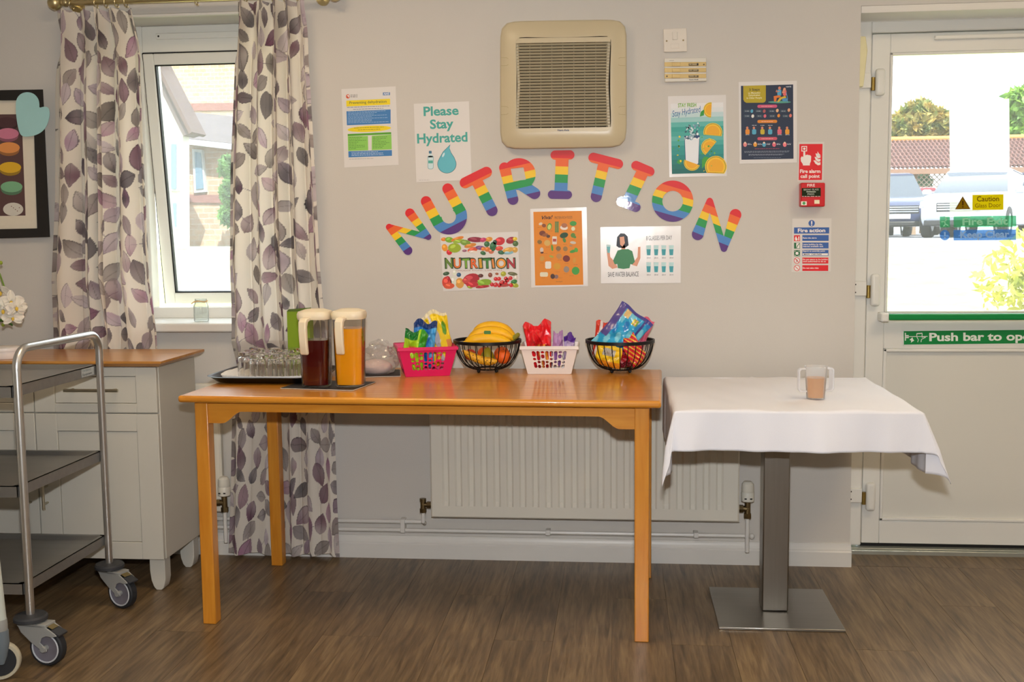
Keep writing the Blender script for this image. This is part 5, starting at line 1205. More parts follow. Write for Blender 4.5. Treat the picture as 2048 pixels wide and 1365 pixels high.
# --- tray, paper liner, upturned tumblers
tx, ty, ta = -1.207, 3.682, math.radians(-2); TZT = TZ + .0038       # the tray rests on a corner of the placemat
mb = MB(); loft(mb, [rloop(tx, ty, .173, .158, .070, TZT, a=ta), rloop(tx, ty, .193, .178, .078, TZT + .018, a=ta), rloop(tx, ty, .200, .185, .080, TZT + .020, a=ta), rloop(tx, ty, .197, .182, .079, TZT + .0215, a=ta), rloop(tx, ty, .188, .173, .076, TZT + .020, a=ta), rloop(tx, ty, .170, .155, .068, TZT + .004, a=ta)])
tag(mb.build('serving_tray', mat('black_melamine', '#17130f', .3, noise=(20, .1)), angle=50), 'black rounded serving tray at the left end of the dining table', 'tray')
mb = MB(); P_ = []
for i in range(40):
    row = []
    for j in range(36):
        u, v = i / 39 * 2 - 1, j / 35 * 2 - 1; e = max(abs(u), abs(v)); q = max(0, e - .87) / .13
        z = TZT + .0052 + .0165 * q ** 1.4 + .0018 * abs(math.sin(u * 23 + 5 * v)) * q
        k_ = 1 - .17 * (u * v) ** 2; rx = .172 * u * k_; ry = .158 * v * k_
        row.append((tx + rx * math.cos(ta) - ry * math.sin(ta), ty + rx * math.sin(ta) + ry * math.cos(ta), z))
    P_.append(row)
mb.grid(P_); tag(mb.build('paper_liner', mat('white_tissue', '#e9e7e4', .85, noise=(30, .03)), angle=80, solid=.0006), 'white paper sheet lining the black serving tray', 'paper')
gp = [(.0290, 0.), (.0290, .004), (.0276, .045), (.0258, .080), (.0236, .0855), (.0, .0860)]
gi = [(0., .072), (.0210, .0715), (.0238, .068), (.0256, .045), (.0270, .004), (.0276, .0)]
def tumbler(c):
    m_ = MB(); m_.lathe(gp[:-1] + [(1e-5, .0860)], c, 20); m_.lathe([(1e-5, .072)] + gi[1:], c, 20)
    n = 20; a0 = 0; b0 = len(gp) * n + (len(gi) - 1) * n      # join the rims
    m_.f = [f for f in m_.f if len(f) != 20]; m_.mi = [0] * len(m_.f)
    for j in range(n): m_.f.append((b0 + j, b0 + (j + 1) % n, (j + 1) % n, j)); m_.mi.append(0)
    return m_
zt_ = TZT + .0057; first = None
rowname = ['front', 'second', 'third', 'back']; colname = ['leftmost', 'second', 'third', 'rightmost']
for r_ in range(4):
    for c_ in range(4):
        x = -1.304 + c_ * .0652 + (r_ % 2) * .003; y = 3.588 + r_ * .0625 + .002 * ((c_ * 7 + r_ * 3) % 3)
        if r_ == 0 and c_ == 0: continue
        lab = 'upturned clear glass tumbler, %s in the %s row on the tray' % (colname[c_] if r_ else ('leftmost', 'middle', 'rightmost')[c_ - 1], rowname[r_])
        if first is None:
            first = tumbler((x, y, zt_)).build('tumbler', M_CLEAR, angle=50, origin=(x, y, zt_)); tag(first, lab, 'glass', 'upturned tumblers on the tray')
        else:
            o = first.copy(); COL.objects.link(o); o.location = (x, y, zt_); o['label'] = lab
# --- placemats
M_SLATE = mat('dark_leather_mat', '#1f1b1a', .55, noise=(60, .1)); M_MEDGE = mat('mat_stitching', '#cfc6b8', .6)
def placemat(cx, cy, hx, hy, a, label):
    m_ = MB(); loft(m_, [rloop(cx, cy, hx, hy, .008, TZ + .0004, 3, a), rloop(cx, cy, hx, hy, .008, TZ + .0034, 3, a)])
    o = m_.build('placemat', M_SLATE, angle=50); tag(o, label, 'placemat', 'dark placemats on the dining table')
    m_ = MB(); m_.tube([(p[0], p[1], TZ + .0022) for p in rloop(cx, cy, hx + .0004, hy + .0004, .008, 0, 3, a)], .0012, 6, closed=True); m_.build('stitching', M_MEDGE, o)
placemat(-.963, 3.492, .128, .100, math.radians(-9), 'dark placemat underneath the two juice jugs')
placemat(-.885, 3.790, .100, .095, math.radians(12), 'dark placemat under the clear bread bag')
# --- jugs
M_JUG = glass_pane('jug_plastic', (.985, .985, .985), .08, 0.); M_LID = mat('cream_lid', '#e9dcc0', .35, sss=.1)
def superloop(cx, cy, hx, hy, z, ex=3.6, n=36):
    out = []
    for i in range(n):
        a = 2 * PI * i / n; c_, s_ = math.cos(a), math.sin(a); r_ = 1 / (abs(c_) ** ex + abs(s_) ** ex) ** (1 / ex); out.append((cx + hx * r_ * c_, cy + hy * r_ * s_, z))
    return out
def jug(x, y, liquid, level, label, hand):
    z0 = TZ + .0036; H = .222; t = thing('juice_jug', label, 'jug', (x, y, z0), 'lidded juice jugs')
    prof = [(.042, 0), (.046, .004), (.0475, .10), (.0505, H)]
    m_ = MB(); loft(m_, [superloop(x, y, a, a * .96, z0 + z) for a, z in prof] + [superloop(x, y, a - .0010, (a - .0010) * .96, z0 + z) for a, z in reversed([(.044, .006)] + prof[2:])], True, True); m_.build('body', M_JUG, t, angle=50)
    m_ = MB(); loft(m_, [superloop(x, y, .0425, .0408, z0 + .0075), superloop(x, y, .0462, .0443, z0 + .10), superloop(x, y, .0462 + .003 * (level - .10) / .122, .0443 + .003 * (level - .10) / .122, z0 + level)]); m_.build('juice', liquid, t, angle=50)
    m_ = MB(); loft(m_, [superloop(x, y, .0525, .0505, z0 + H + .0004), superloop(x, y, .0545, .0525, z0 + H + .008), superloop(x, y, .0545, .0525, z0 + H + .018), superloop(x, y, .051, .049, z0 + H + .026), superloop(x, y, .030, .029, z0 + H + .033), superloop(x, y, .006, .006, z0 + H + .035)]); m_.build('lid', M_LID, t, angle=40)
    # strap handle hanging from the lid on the camera side
    m_ = MB(); path = [(-.046, H + .010), (-.075, H + .008), (-.086, H - .004), (-.088, H - .03), (-.085, H - .07), (-.080, H - .105), (-.074, H - .112), (-.066, H - .108), (-.070, H - .07), (-.072, H - .02), (-.066, H - .006), (-.046, H + .001)]
    R_ = rot('Z', hand); pts = [Vector((x, y, z0)) + R_ @ Vector((-.0135, a, b)) for a, b in path]; m_.prism(pts, R_ @ Vector((.027, 0, 0))); m_.build('handle', M_LID, t, bevel=.004, seg=3)
    return t
M_RED = mat('dark_red_juice', '#4a0306', .15, coat=.2); M_ORJ = mat('orange_juice', '#f7a509', .25, coat=.2, sss=.15)
jug(-.995, 3.463, M_RED, .155, 'lidded plastic jug of dark red juice', -14); jug(-.884, 3.474, M_ORJ, .192, 'lidded plastic jug of orange juice', -10)
# --- green carton
gx0, _, gz1 = W(572, 624, 3.865); gx1 = gx0 + .085
t = thing('green_carton', 'tall olive green carton behind the dark red juice jug', 'carton', ((gx0 + gx1) / 2, 3.93, TZ))
M_GRN = mat('olive_card', '#7d9a17', .5, noise=(12, .03))
mb = MB(); mb.box(gx0, gx1, 3.873, 3.922, TZ + .0004, gz1); mb.build('box', M_GRN, t, bevel=.0015)
mb = MB(); mb.prism([(gx0, 3.873, gz1 + .0006), (gx1, 3.873, gz1 + .0006), (gx1, 3.900, gz1 + .012), (gx0, 3.900, gz1 + .006)], (0, 0, .001)); mb.build('flap', mat('olive_card_dark', '#4f6a12', .6), t, smooth=False)
# --- bread bag
def lump(c, sx, sy, sz, seed, nu=40, nv=24, amp=.15, flat=True, ex=2.0):
    rng = random.Random(seed); ks = [(rng.uniform(2, 9), rng.uniform(2, 9), rng.uniform(0, 6), rng.uniform(0, 6)) for _ in range(7)]; P_ = []
    for i in range(nu):
        a = 2 * PI * i / nu; row = []
        for j in range(nv):
            b = -PI / 2 + PI * j / (nv - 1); q = sum(math.sin(k[0] * a // 1 * 0 + round(k[0]) * a + k[2]) * math.sin(k[1] * b + k[3]) for k in ks) / 3
            r_ = 1 + amp * q * math.cos(b); z = math.sin(b) * sz * (1 + .5 * amp * q); z = max(z, -sz * .72) if flat else z
            row.append((c[0] + sx * r_ * math.cos(b) * math.cos(a), c[1] + sy * r_ * math.cos(b) * math.sin(a), c[2] + z + (sz * .72 if flat else 0)))
        P_.append(row)
    return P_
t = thing('bread_bag', 'crumpled clear plastic bag of bread between the jugs and pink basket', 'bag', (-.868, 3.80, TZ + .0036))
M_BAG = glass_pane('clear_polythene', (.99, .985, .98), .25, .22)
mb = MB(); mb.grid(lump((-.868, 3.795, TZ + .0040), .078, .066, .056, 4, 48, 26, .16), closed_u=True)
mb.build('bag', M_BAG, t, angle=25)
mb = MB(); mb.grid(lump((-.862, 3.812, TZ + .060), .044, .036, .036, 6, 40, 20, .34), closed_u=True); mb.build('bag_neck', M_BAG, t, angle=20)
mb = MB(); mb.grid(lump((-.872, 3.795, TZ + .0055), .058, .052, .028, 9, 32, 16, .06), closed_u=True); mb.build('bread', mat('pale_bread', '#e2c6ba', .8, noise=(40, .08), sss=.1), t)
# --- snack bags
def bag(name, label, c, w_, h_, th, R, colf, seed, bend=0., cat='snack bag', nu=44, nv=54, crush=.5, group='snack bags', fit=None):
    rng = np.random.RandomState(seed); kk = rng.uniform(2, 11, (9, 2)); pp = rng.uniform(0, 6.28, (9, 2)); am = rng.uniform(.3, 1, 9); cr = rng.uniform(-1, 1, (6, 2)) * 7; cp_ = rng.uniform(0, 6.28, 6)
    m_ = MB(); cols = []; c = Vector(c); grids = []
    for side in (-1, 1):
        P_ = []
        for i in range(nu):
            row = []
            for j in range(nv):
                u, v = i / (nu - 1) * 2 - 1, j / (nv - 1) * 2 - 1
                n_ = sum(am[k] * math.sin(kk[k, 0] * u + pp[k, 0]) * math.sin(kk[k, 1] * v + pp[k, 1]) for k in range(9)) / 3
                puff = max(0, 1 - u * u) ** .55 * max(0, 1 - (abs(v) ** 3.2)) ** .8
                ridge = sum(1 - 2 * abs(math.sin(cr[k, 0] * u + cr[k, 1] * v + cp_[k] + .6 * n_)) for k in range(6)) / 6
                yy = side * (.0008 + th / 2 * puff * max(.15, 1 + crush * n_ + .9 * crush * ridge)) + bend * v * v + .004 * crush * math.sin(u * 19 + 3 * v) * (abs(v) > .8)
                xx = u * w_ / 2 * (1 - .10 * (1 - v * v) + .04 * n_ * crush); zz = v * h_ / 2 * (1 + .03 * n_ * crush * (abs(v) > .5) - .10 * crush * u * u * max(0, v)) + .010 * crush * math.sin(u * 4.3 + pp[0, 0]) * max(0, v) ** 2
                q_ = c + R @ Vector((xx, yy, zz)); row.append(tuple(fit(q_) if fit else q_)); cols.append(lin(colf(u, v, side)))
            P_.append(row)
        m_.grid(P_)
    o = m_.build(name, M_FOIL, angle=45); color_attr(o, 'print', cols); return tag(o, label, cat, group)
def basket(name, label, fl, fr, dep, h, wt, dt, material, cat='basket'):
    """fl, fr: front bottom corners; dep: bottom depth; wt, dt: extra half width / depth at the rim"""
    fl, fr = Vector(fl), Vector(fr); ex = (fr - fl).normalized(); ey = Vector((-ex.y, ex.x, 0)); wb = (fr - fl).length
    t = thing(name, label, cat, tuple(fl + ex * wb / 2 + ey * dep / 2), 'plastic storage baskets')
    def wall_pts(a0, a1, o0, o1):    # bottom corners a0,a1 / top corners o0,o1
        w_ = (a1 - a0).length
        def fn(X, Y):
            d = np.full(X.shape, -1.); d = np.maximum(np.abs(X - .5) - .5, np.abs(Y - .5) - .5)
            asp = w_ / h
            n_ = 8 if w_ > .13 else 6; x0 = .5 - .29; dx = .58 / (n_ - 1)
            pats = [[(.80, .68), (.55, .55), (.40, .27)], [(.80, .55), (.44, .44), (.30, .26)], [(.80, .80), (.68, .62), (.46, .36), (.27, .27)], [(.80, .56), (.44, .44), (.32, .26)]]
            for i in range(n_):
                for (b, a) in pats[i % 4]:
                    hd = capsule(X * asp, Y, ((x0 + dx * i) * asp, a), ((x0 + dx * i) * asp, b), .048); d = np.maximum(d, -hd)
            return d
        v, f = sdf_mesh(fn, -.02, 1.02, -.02, 1.02, .02)
        return [tuple((a0.lerp(a1, min(max(x, 0), 1))).lerp(o0.lerp(o1, min(max(x, 0), 1)), min(max(y, 0), 1))) for x, y in v], f
    up = Vector((0, 0, h)); B = [fl, fr, fr + ey * dep, fl + ey * dep]; B = [b + Vector((0, 0, .0008)) for b in B]
    O_ = [fl - ex * wt - ey * dt + up, fr + ex * wt - ey * dt + up, fr + ex * wt + ey * (dep + dt) + up, fl - ex * wt + ey * (dep + dt) + up]
    m_ = MB()
    for i in range(4): m_.add(*wall_pts(B[i], B[(i + 1) % 4], O_[i], O_[(i + 1) % 4]))
    m_.build('wall', material, t, smooth=False, solid=.0018)
    m_ = MB(); m_.prism([tuple(b) for b in B], (0, 0, .002)); m_.build('base', material, t, smooth=False)
    m_ = MB(); lp_ = []
    cen = sum((o for o in O_), Vector()) / 4
    for s_, dz in ((1.0, -.010), (1.035, -.009), (1.035, .0), (1.0, .002)): lp_.append([tuple(cen + (o - cen) * s_ + Vector((0, 0, dz))) for o in O_])
    loft(m_, lp_, False, False); m_.build('rim', material, t, bevel=.002, smooth=False, solid=.001)
    return t
M_PINK = mat('hot_pink_plastic', '#d8125c', .35, noise=(20, .03)); M_WPL = mat('white_plastic', '#e6e0dc', .4, noise=(20, .02))
pf, pr_ = Pz(812, 755, TZ), Pz(899, 752, TZ)
basket('storage_basket', 'hot pink slotted plastic basket of snack bags', pf, pr_, .145, .104, .026, .022, M_PINK)
wf, wr_ = Pz(1056, 749, TZ), Pz(1142, 749, TZ)
basket('storage_basket', 'white slotted plastic basket of red and purple sweet bags', wf, wr_, .14, .100, .024, .020, M_WPL)
def vcol(*bands):
    def f(u, v, side):
        for lim, c in bands:
            if v < lim: return c
        return bands[-1][1]
    return f
def basket_fit(fl, fr, dep, h, wt, dt, u0, u1, v0, v1):
    fl, fr = Vector(fl), Vector(fr); ex = (fr - fl).normalized(); ey = Vector((-ex.y, ex.x, 0)); wb = (fr - fl).length
    def f(p):
        d = p - fl; u, v, z = d.dot(ex), d.dot(ey), max(d.z, .006); k = z / h if z < h + .004 else 1 + (z - h) / h * 4; g = .0035
        u = min(max(u, -wt * k + g, u0), wb + wt * k - g, u1); v = min(max(v, -dt * k + g, v0), dep + dt * k - g, v1)
        return fl + ex * u + ey * v + Vector((0, 0, z))
    return f
def bowl_fit(cx, cy, x0, x1, y0, y1, z0=.018, z1=1.):
    def f(p):
        x, y, z = min(max(p.x - cx, x0), x1), min(max(p.y - cy, y0), y1), min(max(p.z - TZ, z0), z1)
        a = math.acos(max(-1, min(1, 1 - (min(z, .112) - .012) / .100 * (1 - math.cos(PI / 2 * .93))))); rl = .045 + .074 * math.sin(a) / math.sin(PI / 2 * .93) - .0055
        if z > .122: rl += (z - .122) * 4
        r_ = math.hypot(x, y)
        if r_ > rl: x, y = x * rl / r_, y * rl / r_
        return Vector((cx + x, cy + y, TZ + z))
    return f
PKA = (pf, pr_, .145, .104, .026, .022); WKA = (wf, wr_, .14, .100, .024, .020)
pc = (Vector(pf) + Vector(pr_)) / 2 + Vector((-.01, .072, 0))
def yellow_bag(u, v, side):
    if v > .88: return '#e9e0c0'
    if abs(u + .15 + .25 * v) < .20 + .12 * math.sin(v * 5 + 1): return '#b9bac4' if v < .35 else '#d8cfd6'
    if (u - .62) ** 2 / .03 + (v - .35) ** 2 / .08 < 1: return '#5c9a2c'
    if u > .62 and v < -.1: return '#d98a3c'
    return '#f0cf12'
bag('snack_bag', 'yellow and silver crisp bag standing tallest in the pink basket', pc + Vector((.030, .042, .124)), .100, .196, .042, rot('Y', -12) @ rot('Z', 11), yellow_bag, 3, .012, crush=.9, fit=basket_fit(*PKA, -9, 9, .092, 9))
bag('snack_bag', 'bright blue crisp bag in the pink basket', pc + Vector((-.014, -.002, .106)), .085, .168, .036, rot('Y', 6) @ rot('Z', 14), lambda u, v, s_: '#163a7a' if v > .72 else ('#2a7fd0' if u < .4 else '#4aa6e0'), 5, .014, crush=1.0, fit=basket_fit(*PKA, -9, 9, .048, .089))
bag('snack_bag', 'lime green crisp bag at the left of the pink basket', pc + Vector((-.044, -.046, .086)), .085, .150, .036, rot('Y', 10) @ rot('Z', 6), lambda u, v, s_: '#0f7a2c' if (v > .55 and u < .2) else ('#e08a3c' if (abs(u + .2) < .3 and -.05 < v < .25) else ('#a9d820' if u < .35 or v < .2 else '#2f9a22')), 7, .010, crush=.8, fit=basket_fit(*PKA, -9, 9, -9, .045))
wc = (Vector(wf) + Vector(wr_)) / 2 + Vector((0, .07, 0))
bag('sweet_bag', 'shiny scarlet sweet bag crumpled in the white basket', wc + Vector((-.036, -.002, .093)), .104, .170, .062, rot('Y', -10) @ rot('X', 4), lambda u, v, s_: '#e8202c' if (v > .1 or abs(u) > .5) else ('#c8141e' if math.sin(u * 13) > -.6 else '#e8a02c'), 12, .016, crush=1.25, group='sweet bags', fit=basket_fit(*WKA, -9, .080, -9, 9))
bag('sweet_bag', 'lilac sweet bag upright in the middle of the white basket', wc + Vector((.026, .005, .082)), .052, .125, .030, rot('Y', 10) @ rot('Z', 25), lambda u, v, s_: '#b288bc' if v > -.2 else '#8a5aa0', 15, .006, crush=.7, group='sweet bags', fit=basket_fit(*WKA, .083, .122, -9, 9))
bag('sweet_bag', 'small purple and clear sweet bag at the right of the white basket', wc + Vector((.062, .012, .078)), .050, .115, .034, rot('Y', 4) @ rot('Z', -20), lambda u, v, s_: '#5a2f9a' if v > .55 else '#b9a8d0', 16, .006, crush=.9, group='sweet bags', fit=basket_fit(*WKA, .125, 9, -9, 9))
# --- wire bowls
M_WIRE = mat('black_wire', '#141212', .42, .3, noise=(40, .08))
def wire_bowl(cx, cy, label):
    t = thing('wire_bowl', label, 'bowl', (cx, cy, TZ), 'black wire bowls'); Rr, H, rb_ = .119, .112, .045
    def pr_f(q):      # q 0 bottom .. 1 rim
        a = q * PI / 2 * .93; return rb_ + (Rr - rb_) * math.sin(a) / math.sin(PI / 2 * .93), .012 + (H - .012) * (1 - math.cos(a)) / (1 - math.cos(PI / 2 * .93))
    m_ = MB(); z = TZ + H
    m_.lathe([(Rr + .0015, z - .006), (Rr + .0045, z - .005), (Rr + .0045, z + .006), (Rr - .0015, z + .006), (Rr - .0015, z - .006)], (cx, cy, 0), 48, loop=True); m_.build('rim', M_WIRE, t, angle=50)
    for i in range(26):
        a = 2 * PI * (i + .5) / 26; pts = []
        for q in np.linspace(0, 1, 10): r_, zz = pr_f(q); pts.append((cx + r_ * math.cos(a), cy + r_ * math.sin(a), TZ + zz))
        m_ = MB(); m_.tube(pts, .0017, 6); m_.build('wire', M_WIRE, t)
    m_ = MB(); m_.tube([(cx + rb_ * math.cos(a), cy + rb_ * math.sin(a), TZ + .012) for a in np.linspace(0, 2 * PI, 33)[:-1]], .003, 8, closed=True); m_.build('base_ring', M_WIRE, t)
    for k in range(4):
        m_ = MB(); a = PI / 4 + k * PI / 2 + .1; m_.sphere((cx + rb_ * math.cos(a), cy + rb_ * math.sin(a), TZ + .0068), .0066, 10); m_.build('foot', M_WIRE, t)
    return t
b1 = (W(975, 700, 3.87)[0], 3.868); b2 = (W(1240, 700, 3.87)[0], 3.868)
wire_bowl(b1[0], b1[1], 'black wire bowl holding bananas and oranges'); wire_bowl(b2[0], b2[1], 'black wire bowl heaped with colourful sweet bags')
M_BAN = mat('banana_skin', '#f2b90c', .45, noise=(14, .10), sss=.1); M_BTIP = mat('banana_tip', '#5a4420', .7)
def spotted():
    m = mat('ripe_banana_skin', '#e2a521', .5); nt = m.node_tree; N, L = nt.nodes, nt.links; b = N['Principled BSDF']
    tc = N.new('ShaderNodeTexCoord'); v = N.new('ShaderNodeTexVoronoi'); v.inputs['Scale'].default_value = 130; r = N.new('ShaderNodeValToRGB'); e = r.color_ramp.elements
    e[0].position = .22; e[0].color = (*lin('#5a3210'), 1); e[1].position = .34; e[1].color = (*lin('#e6ab24'), 1); L.new(tc.outputs['Object'], v.inputs['Vector']); L.new(v.outputs['Distance'], r.inputs[0]); L.new(r.outputs[0], b.inputs['Base Color']); return m
M_SPOT = spotted()
def banana_mb(pts, r0=.0175):
    k = len(pts); rs = [r0 * min(1, .42 + 2.6 * min(i, k - 1 - i) / (k - 1)) for i in range(k)]; rs[0] = r0 * .28; rs[-1] = r0 * .25; rs[1] = r0 * .42; rs[-2] = r0 * .6
    m_ = MB(); m_.tube(pts, rs, 7); return m_
def curve3(a, b, up, n=16, side=0.):
    a, b = Vector(a), Vector(b); d = (b - a); per = Vector((-d.y, d.x, 0)).normalized(); return [tuple(a.lerp(b, t) + Vector((0, 0, up * 4 * t * (1 - t))) + per * (side * 4 * t * (1 - t))) for t in np.linspace(0, 1, n)]
bx, by = b1; zr = TZ + .101
t = thing('banana_bunch', 'bunch of yellow bananas lying across the top of the wire bowl', 'bananas', (bx, by, zr))
for i, (a, b, up, sd) in enumerate((((bx - .072, by - .040, zr + .016), (bx + .098, by - .030, zr + .020), .030, .012), ((bx - .060, by - .008, zr + .030), (bx + .102, by + .000, zr + .022), .038, .004), ((bx - .045, by + .028, zr + .026), (bx + .100, by + .026, zr + .018), .038, -.004), ((bx - .078, by - .066, zr + .010), (bx + .094, by - .060, zr + .008), .016, .010))):
    o = banana_mb(curve3(a, b, up, 16, sd), .0195).build('banana', M_BAN, t, angle=70)
mb = MB(); mb.tube([(bx + .092, by - .03, zr + .020), (bx + .108, by - .008, zr + .030), (bx + .112, by + .004, zr + .034)], [.010, .009, .008], 8); mb.build('stalk', mat('banana_stalk', '#8a8a2c', .6), t)
lab = Vector((bx + .008, by - .0555, zr + .0475)); mb = MB(); loft(mb, [[(lab.x + x, lab.y - .0032 + (0 if True else 0), lab.z + z) for x, z in ((-.011, -.006), (.011, -.006), (.013, 0), (.011, .006), (-.011, .006), (-.013, 0))], [(lab.x + x, lab.y - .0042, lab.z + z) for x, z in ((-.011, -.006), (.011, -.006), (.013, 0), (.011, .006), (-.011, .006), (-.013, 0))]]); mb.build('fruit_sticker', mat('fruit_sticker', '#3f7a34', .4), t, smooth=False)
o = banana_mb(curve3((bx - .086, by - .036, TZ + .082), (bx + .040, by - .056, TZ + .046), -.016, 18, .008), .0155).build('banana', M_SPOT, angle=70); tag(o, 'brown speckled ripe banana low in the wire bowl', 'banana')
M_ORG = mat('orange_peel', '#e8641c', .5, bump=(300, .2), noise=(10, .06)); M_PEAR = mat('green_pear_skin', '#a9a024', .5, noise=(30, .08)); M_NEC = mat('red_apple_skin', '#b8341c', .4, noise=(16, .2))
def fruit(x, y, z, r, m_, name, label, cat):
    t = thing(name, label, cat, (x, y, z - r)); q = MB(); q.sphere((x, y, z), r, 22, sc=(1, 1, .94)); q.build('skin', m_, t); q = MB(); q.cyl((x, y, z + r * .9), (x + .002, y, z + r * .97), .003, n=8); q.build('stalk', M_BTIP, t)
fruit(bx + .060, by - .024, TZ + .058, .028, M_ORG, 'orange', 'orange at the right of the fruit bowl, nearest the wires', 'orange'); fruit(bx + .048, by + .040, TZ + .060, .029, M_ORG, 'orange', 'orange at the back right of the fruit bowl', 'orange')
fruit(bx - .018, by + .056, TZ + .060, .026, M_ORG, 'orange', 'orange behind the speckled banana', 'orange'); fruit(bx - .066, by + .020, TZ + .060, .022, M_NEC, 'nectarine', 'red nectarine at the left of the fruit bowl', 'nectarine')
t = thing('pear', 'yellow-green pear in the middle of the fruit bowl', 'pear', (bx + .004, by + .006, TZ + .03)); mb = MB(); mb.lathe([(.006, .026), (.022, .031), (.026, .046), (.022, .062), (.013, .076), (.008, .083), (1e-4, .086)], (bx + .000, by + .000, TZ + .004), 20); mb.build('skin', M_PEAR, t); mb = MB(); mb.cyl((bx, by, TZ + .088), (bx + .001, by, TZ + .094), .0018, n=6); mb.build('stalk', M_BTIP, t)
# sweets heap
sx, sy = b2
def blue_bag(u, v, s_):
    if abs(u - .62) < .07: return '#3d3a8c'
    if v > .86: return '#4a4494'
    if u < -.62 and v > -.5: return '#5a4e94'
    if abs(u - .22) < .17 and abs(v - .62) < .13: return ['#d9c02c', '#6aa03c', '#d98a6a'][int((u + 1) * 17) % 3]
    if abs(u + .4) < .17 and v > .55: return '#d8b87a'
    q = math.sin(u * 7 + 2) * math.sin(v * 6 + u * 3)
    return '#1f7fc8' if q > .45 else ('#7ed0e6' if q < -.45 else '#2aa7d8')
bag('sweet_bag', 'large sky blue sweet bag standing highest in the wire bowl', (sx + .008, sy - .012, TZ + .142), .140, .182, .044, rot('Y', 38) @ rot('X', -4), blue_bag, 21, .010, group='sweet bags', crush=.35, fit=bowl_fit(sx, sy, -9, 9, -.036, .008, .080))
bag('sweet_bag', 'red and white sweet bag at the left of the wire bowl', (sx - .064, sy + .028, TZ + .110), .062, .140, .026, rot('Y', 8) @ rot('Z', 4), lambda u, v, s_: '#e9d8d4' if abs(u + .5 - .2 * v) < .18 else '#d8321e', 22, .006, group='sweet bags', crush=.5, fit=bowl_fit(sx, sy, -9, -.012, .012, .044))
bag('sweet_bag', 'pale pink sweet bag at the right of the wire bowl', (sx + .070, sy + .028, TZ + .122), .058, .150, .026, rot('Y', 22) @ rot('Z', -4), lambda u, v, s_: '#d8607e' if u > -.3 else '#e88a9c', 23, .006, group='sweet bags', crush=.4, fit=bowl_fit(sx, sy, .012, 9, .012, .044))
bag('sweet_bag', 'striped red and yellow sweet bag leaning in the wire bowl', (sx + .050, sy - .058, TZ + .082), .066, .110, .028, rot('Y', -32) @ rot('Z', 6), lambda u, v, s_: '#f0c23c' if math.sin((u * 1.2 + v) * 11) > .55 else '#d61a34', 24, .004, group='sweet bags', crush=.6, fit=bowl_fit(sx, sy, .012, 9, -9, -.040))
bag('sweet_bag', 'yellow sweet bag with a barcode low in the wire bowl', (sx - .040, sy - .058, TZ + .066), .100, .080, .028, rot('Y', 12) @ rot('Z', -6), lambda u, v, s_: ('#e8e4da' if (int((u + 1) * 26) % 2 == 0) else '#6a6a6a') if (abs(u) < .5 and .0 < v < .6) else ('#f2c81a' if v > -.5 else '#e08a1c'), 25, .004, group='sweet bags', crush=.5, nu=54, fit=bowl_fit(sx, sy, -9, .008, -9, -.040))
bag('sweet_bag', 'shiny crimson sweet bag at the bottom of the wire bowl', (sx + .012, sy - .020, TZ + .044), .090, .055, .034, rot('Z', 12) @ rot('Y', -8), lambda u, v, s_: '#b3121e' if v > -.2 else '#7a1420', 26, .003, group='sweet bags', crush=.8, fit=bowl_fit(sx, sy, -9, 9, -.036, .008, .018, .076))
bag('sweet_bag', 'magenta sweet bag behind the blue one', (sx + .010, sy + .068, TZ + .094), .110, .110, .030, rot('Y', 10), lambda u, v, s_: '#c2305e', 27, .003, group='sweet bags', crush=.6, fit=bowl_fit(sx, sy, -9, 9, .048, 9))
# --- two-handled beaker of tea
ux_, uy_, uz = Pz(1634, 800, CZ + .0068); uy_ += .026
t = thing('beaker', 'clear two-handled plastic beaker of milky tea on the white tablecloth', 'beaker', (ux_, uy_, uz))
M_BEAK = glass_pane('beaker_plastic', (1, 1, 1), .05, .16)
mb = MB(); mb.lathe([(.0275, uz), (.0345, uz + .098), (.0360, uz + .1005), (.0350, uz + .102), (.0330, uz + .099), (.0262, uz + .003), (1e-4, uz + .0028)], (ux_, uy_, 0), 32); mb.build('cup', M_BEAK, t, angle=50)
mb = MB(); mb.lathe([(1e-4, uz + .004), (.0258, uz + .0042), (.0302, uz + .066), (1e-4, uz + .066)], (ux_, uy_, 0), 28); mb.build('tea', mat('milky_tea', '#cf9148', .35), t, angle=50)
M_BH = translucent(mat('beaker_handle', '#e9e9ee', .3), '#ffffff', .4, .25)
for ang in (186, 18):
    R_ = rot('Z', ang); prof = [(.033, .096), (.050, .0965), (.056, .090), (.056, .030), (.050, .022), (.029, .021), (.029, .026), (.048, .027), (.051, .034), (.051, .086), (.047, .0915), (.033, .091)]
    wd_ = .010 if ang == 186 else .014
    mb = MB(); mb.prism([Vector((ux_, uy_, uz)) + R_ @ Vector((a, -wd_, b)) for a, b in prof], R_ @ Vector((0, 2 * wd_, 0))); mb.build('handle', M_BH, t, bevel=.002)
# --- sill jar
jx = W(402, 640, 4.10)[0]
t = thing('sill_jar', 'small clear glass jar with twine on the window sill', 'jar', (jx, 4.105, .922))
mb = MB(); mb.lathe([(.026, .9225), (.029, .928), (.029, .985), (.023, .998), (.023, 1.012), (.021, 1.012), (.021, .997), (.027, .984), (.027, .930), (1e-4, .928)], (jx, 4.105, 0), 24); mb.build('jar', glass_pane('jar_glass', (.95, .97, .95), .2, .10), t, angle=50)
mb = MB(); mb.tube([(jx + .0245 * math.cos(a), 4.105 + .0245 * math.sin(a), 1.002 + .002 * math.sin(3 * a)) for a in np.linspace(0, 2 * PI, 25)[:-1]], .0022, 6, closed=True); mb.tube([(jx - .018, 4.082, 1.002), (jx - .028, 4.078, .994)], .002, 6); mb.build('twine', mat('jute_twine', '#d6b27a', .9, noise=(90, .2)), t)
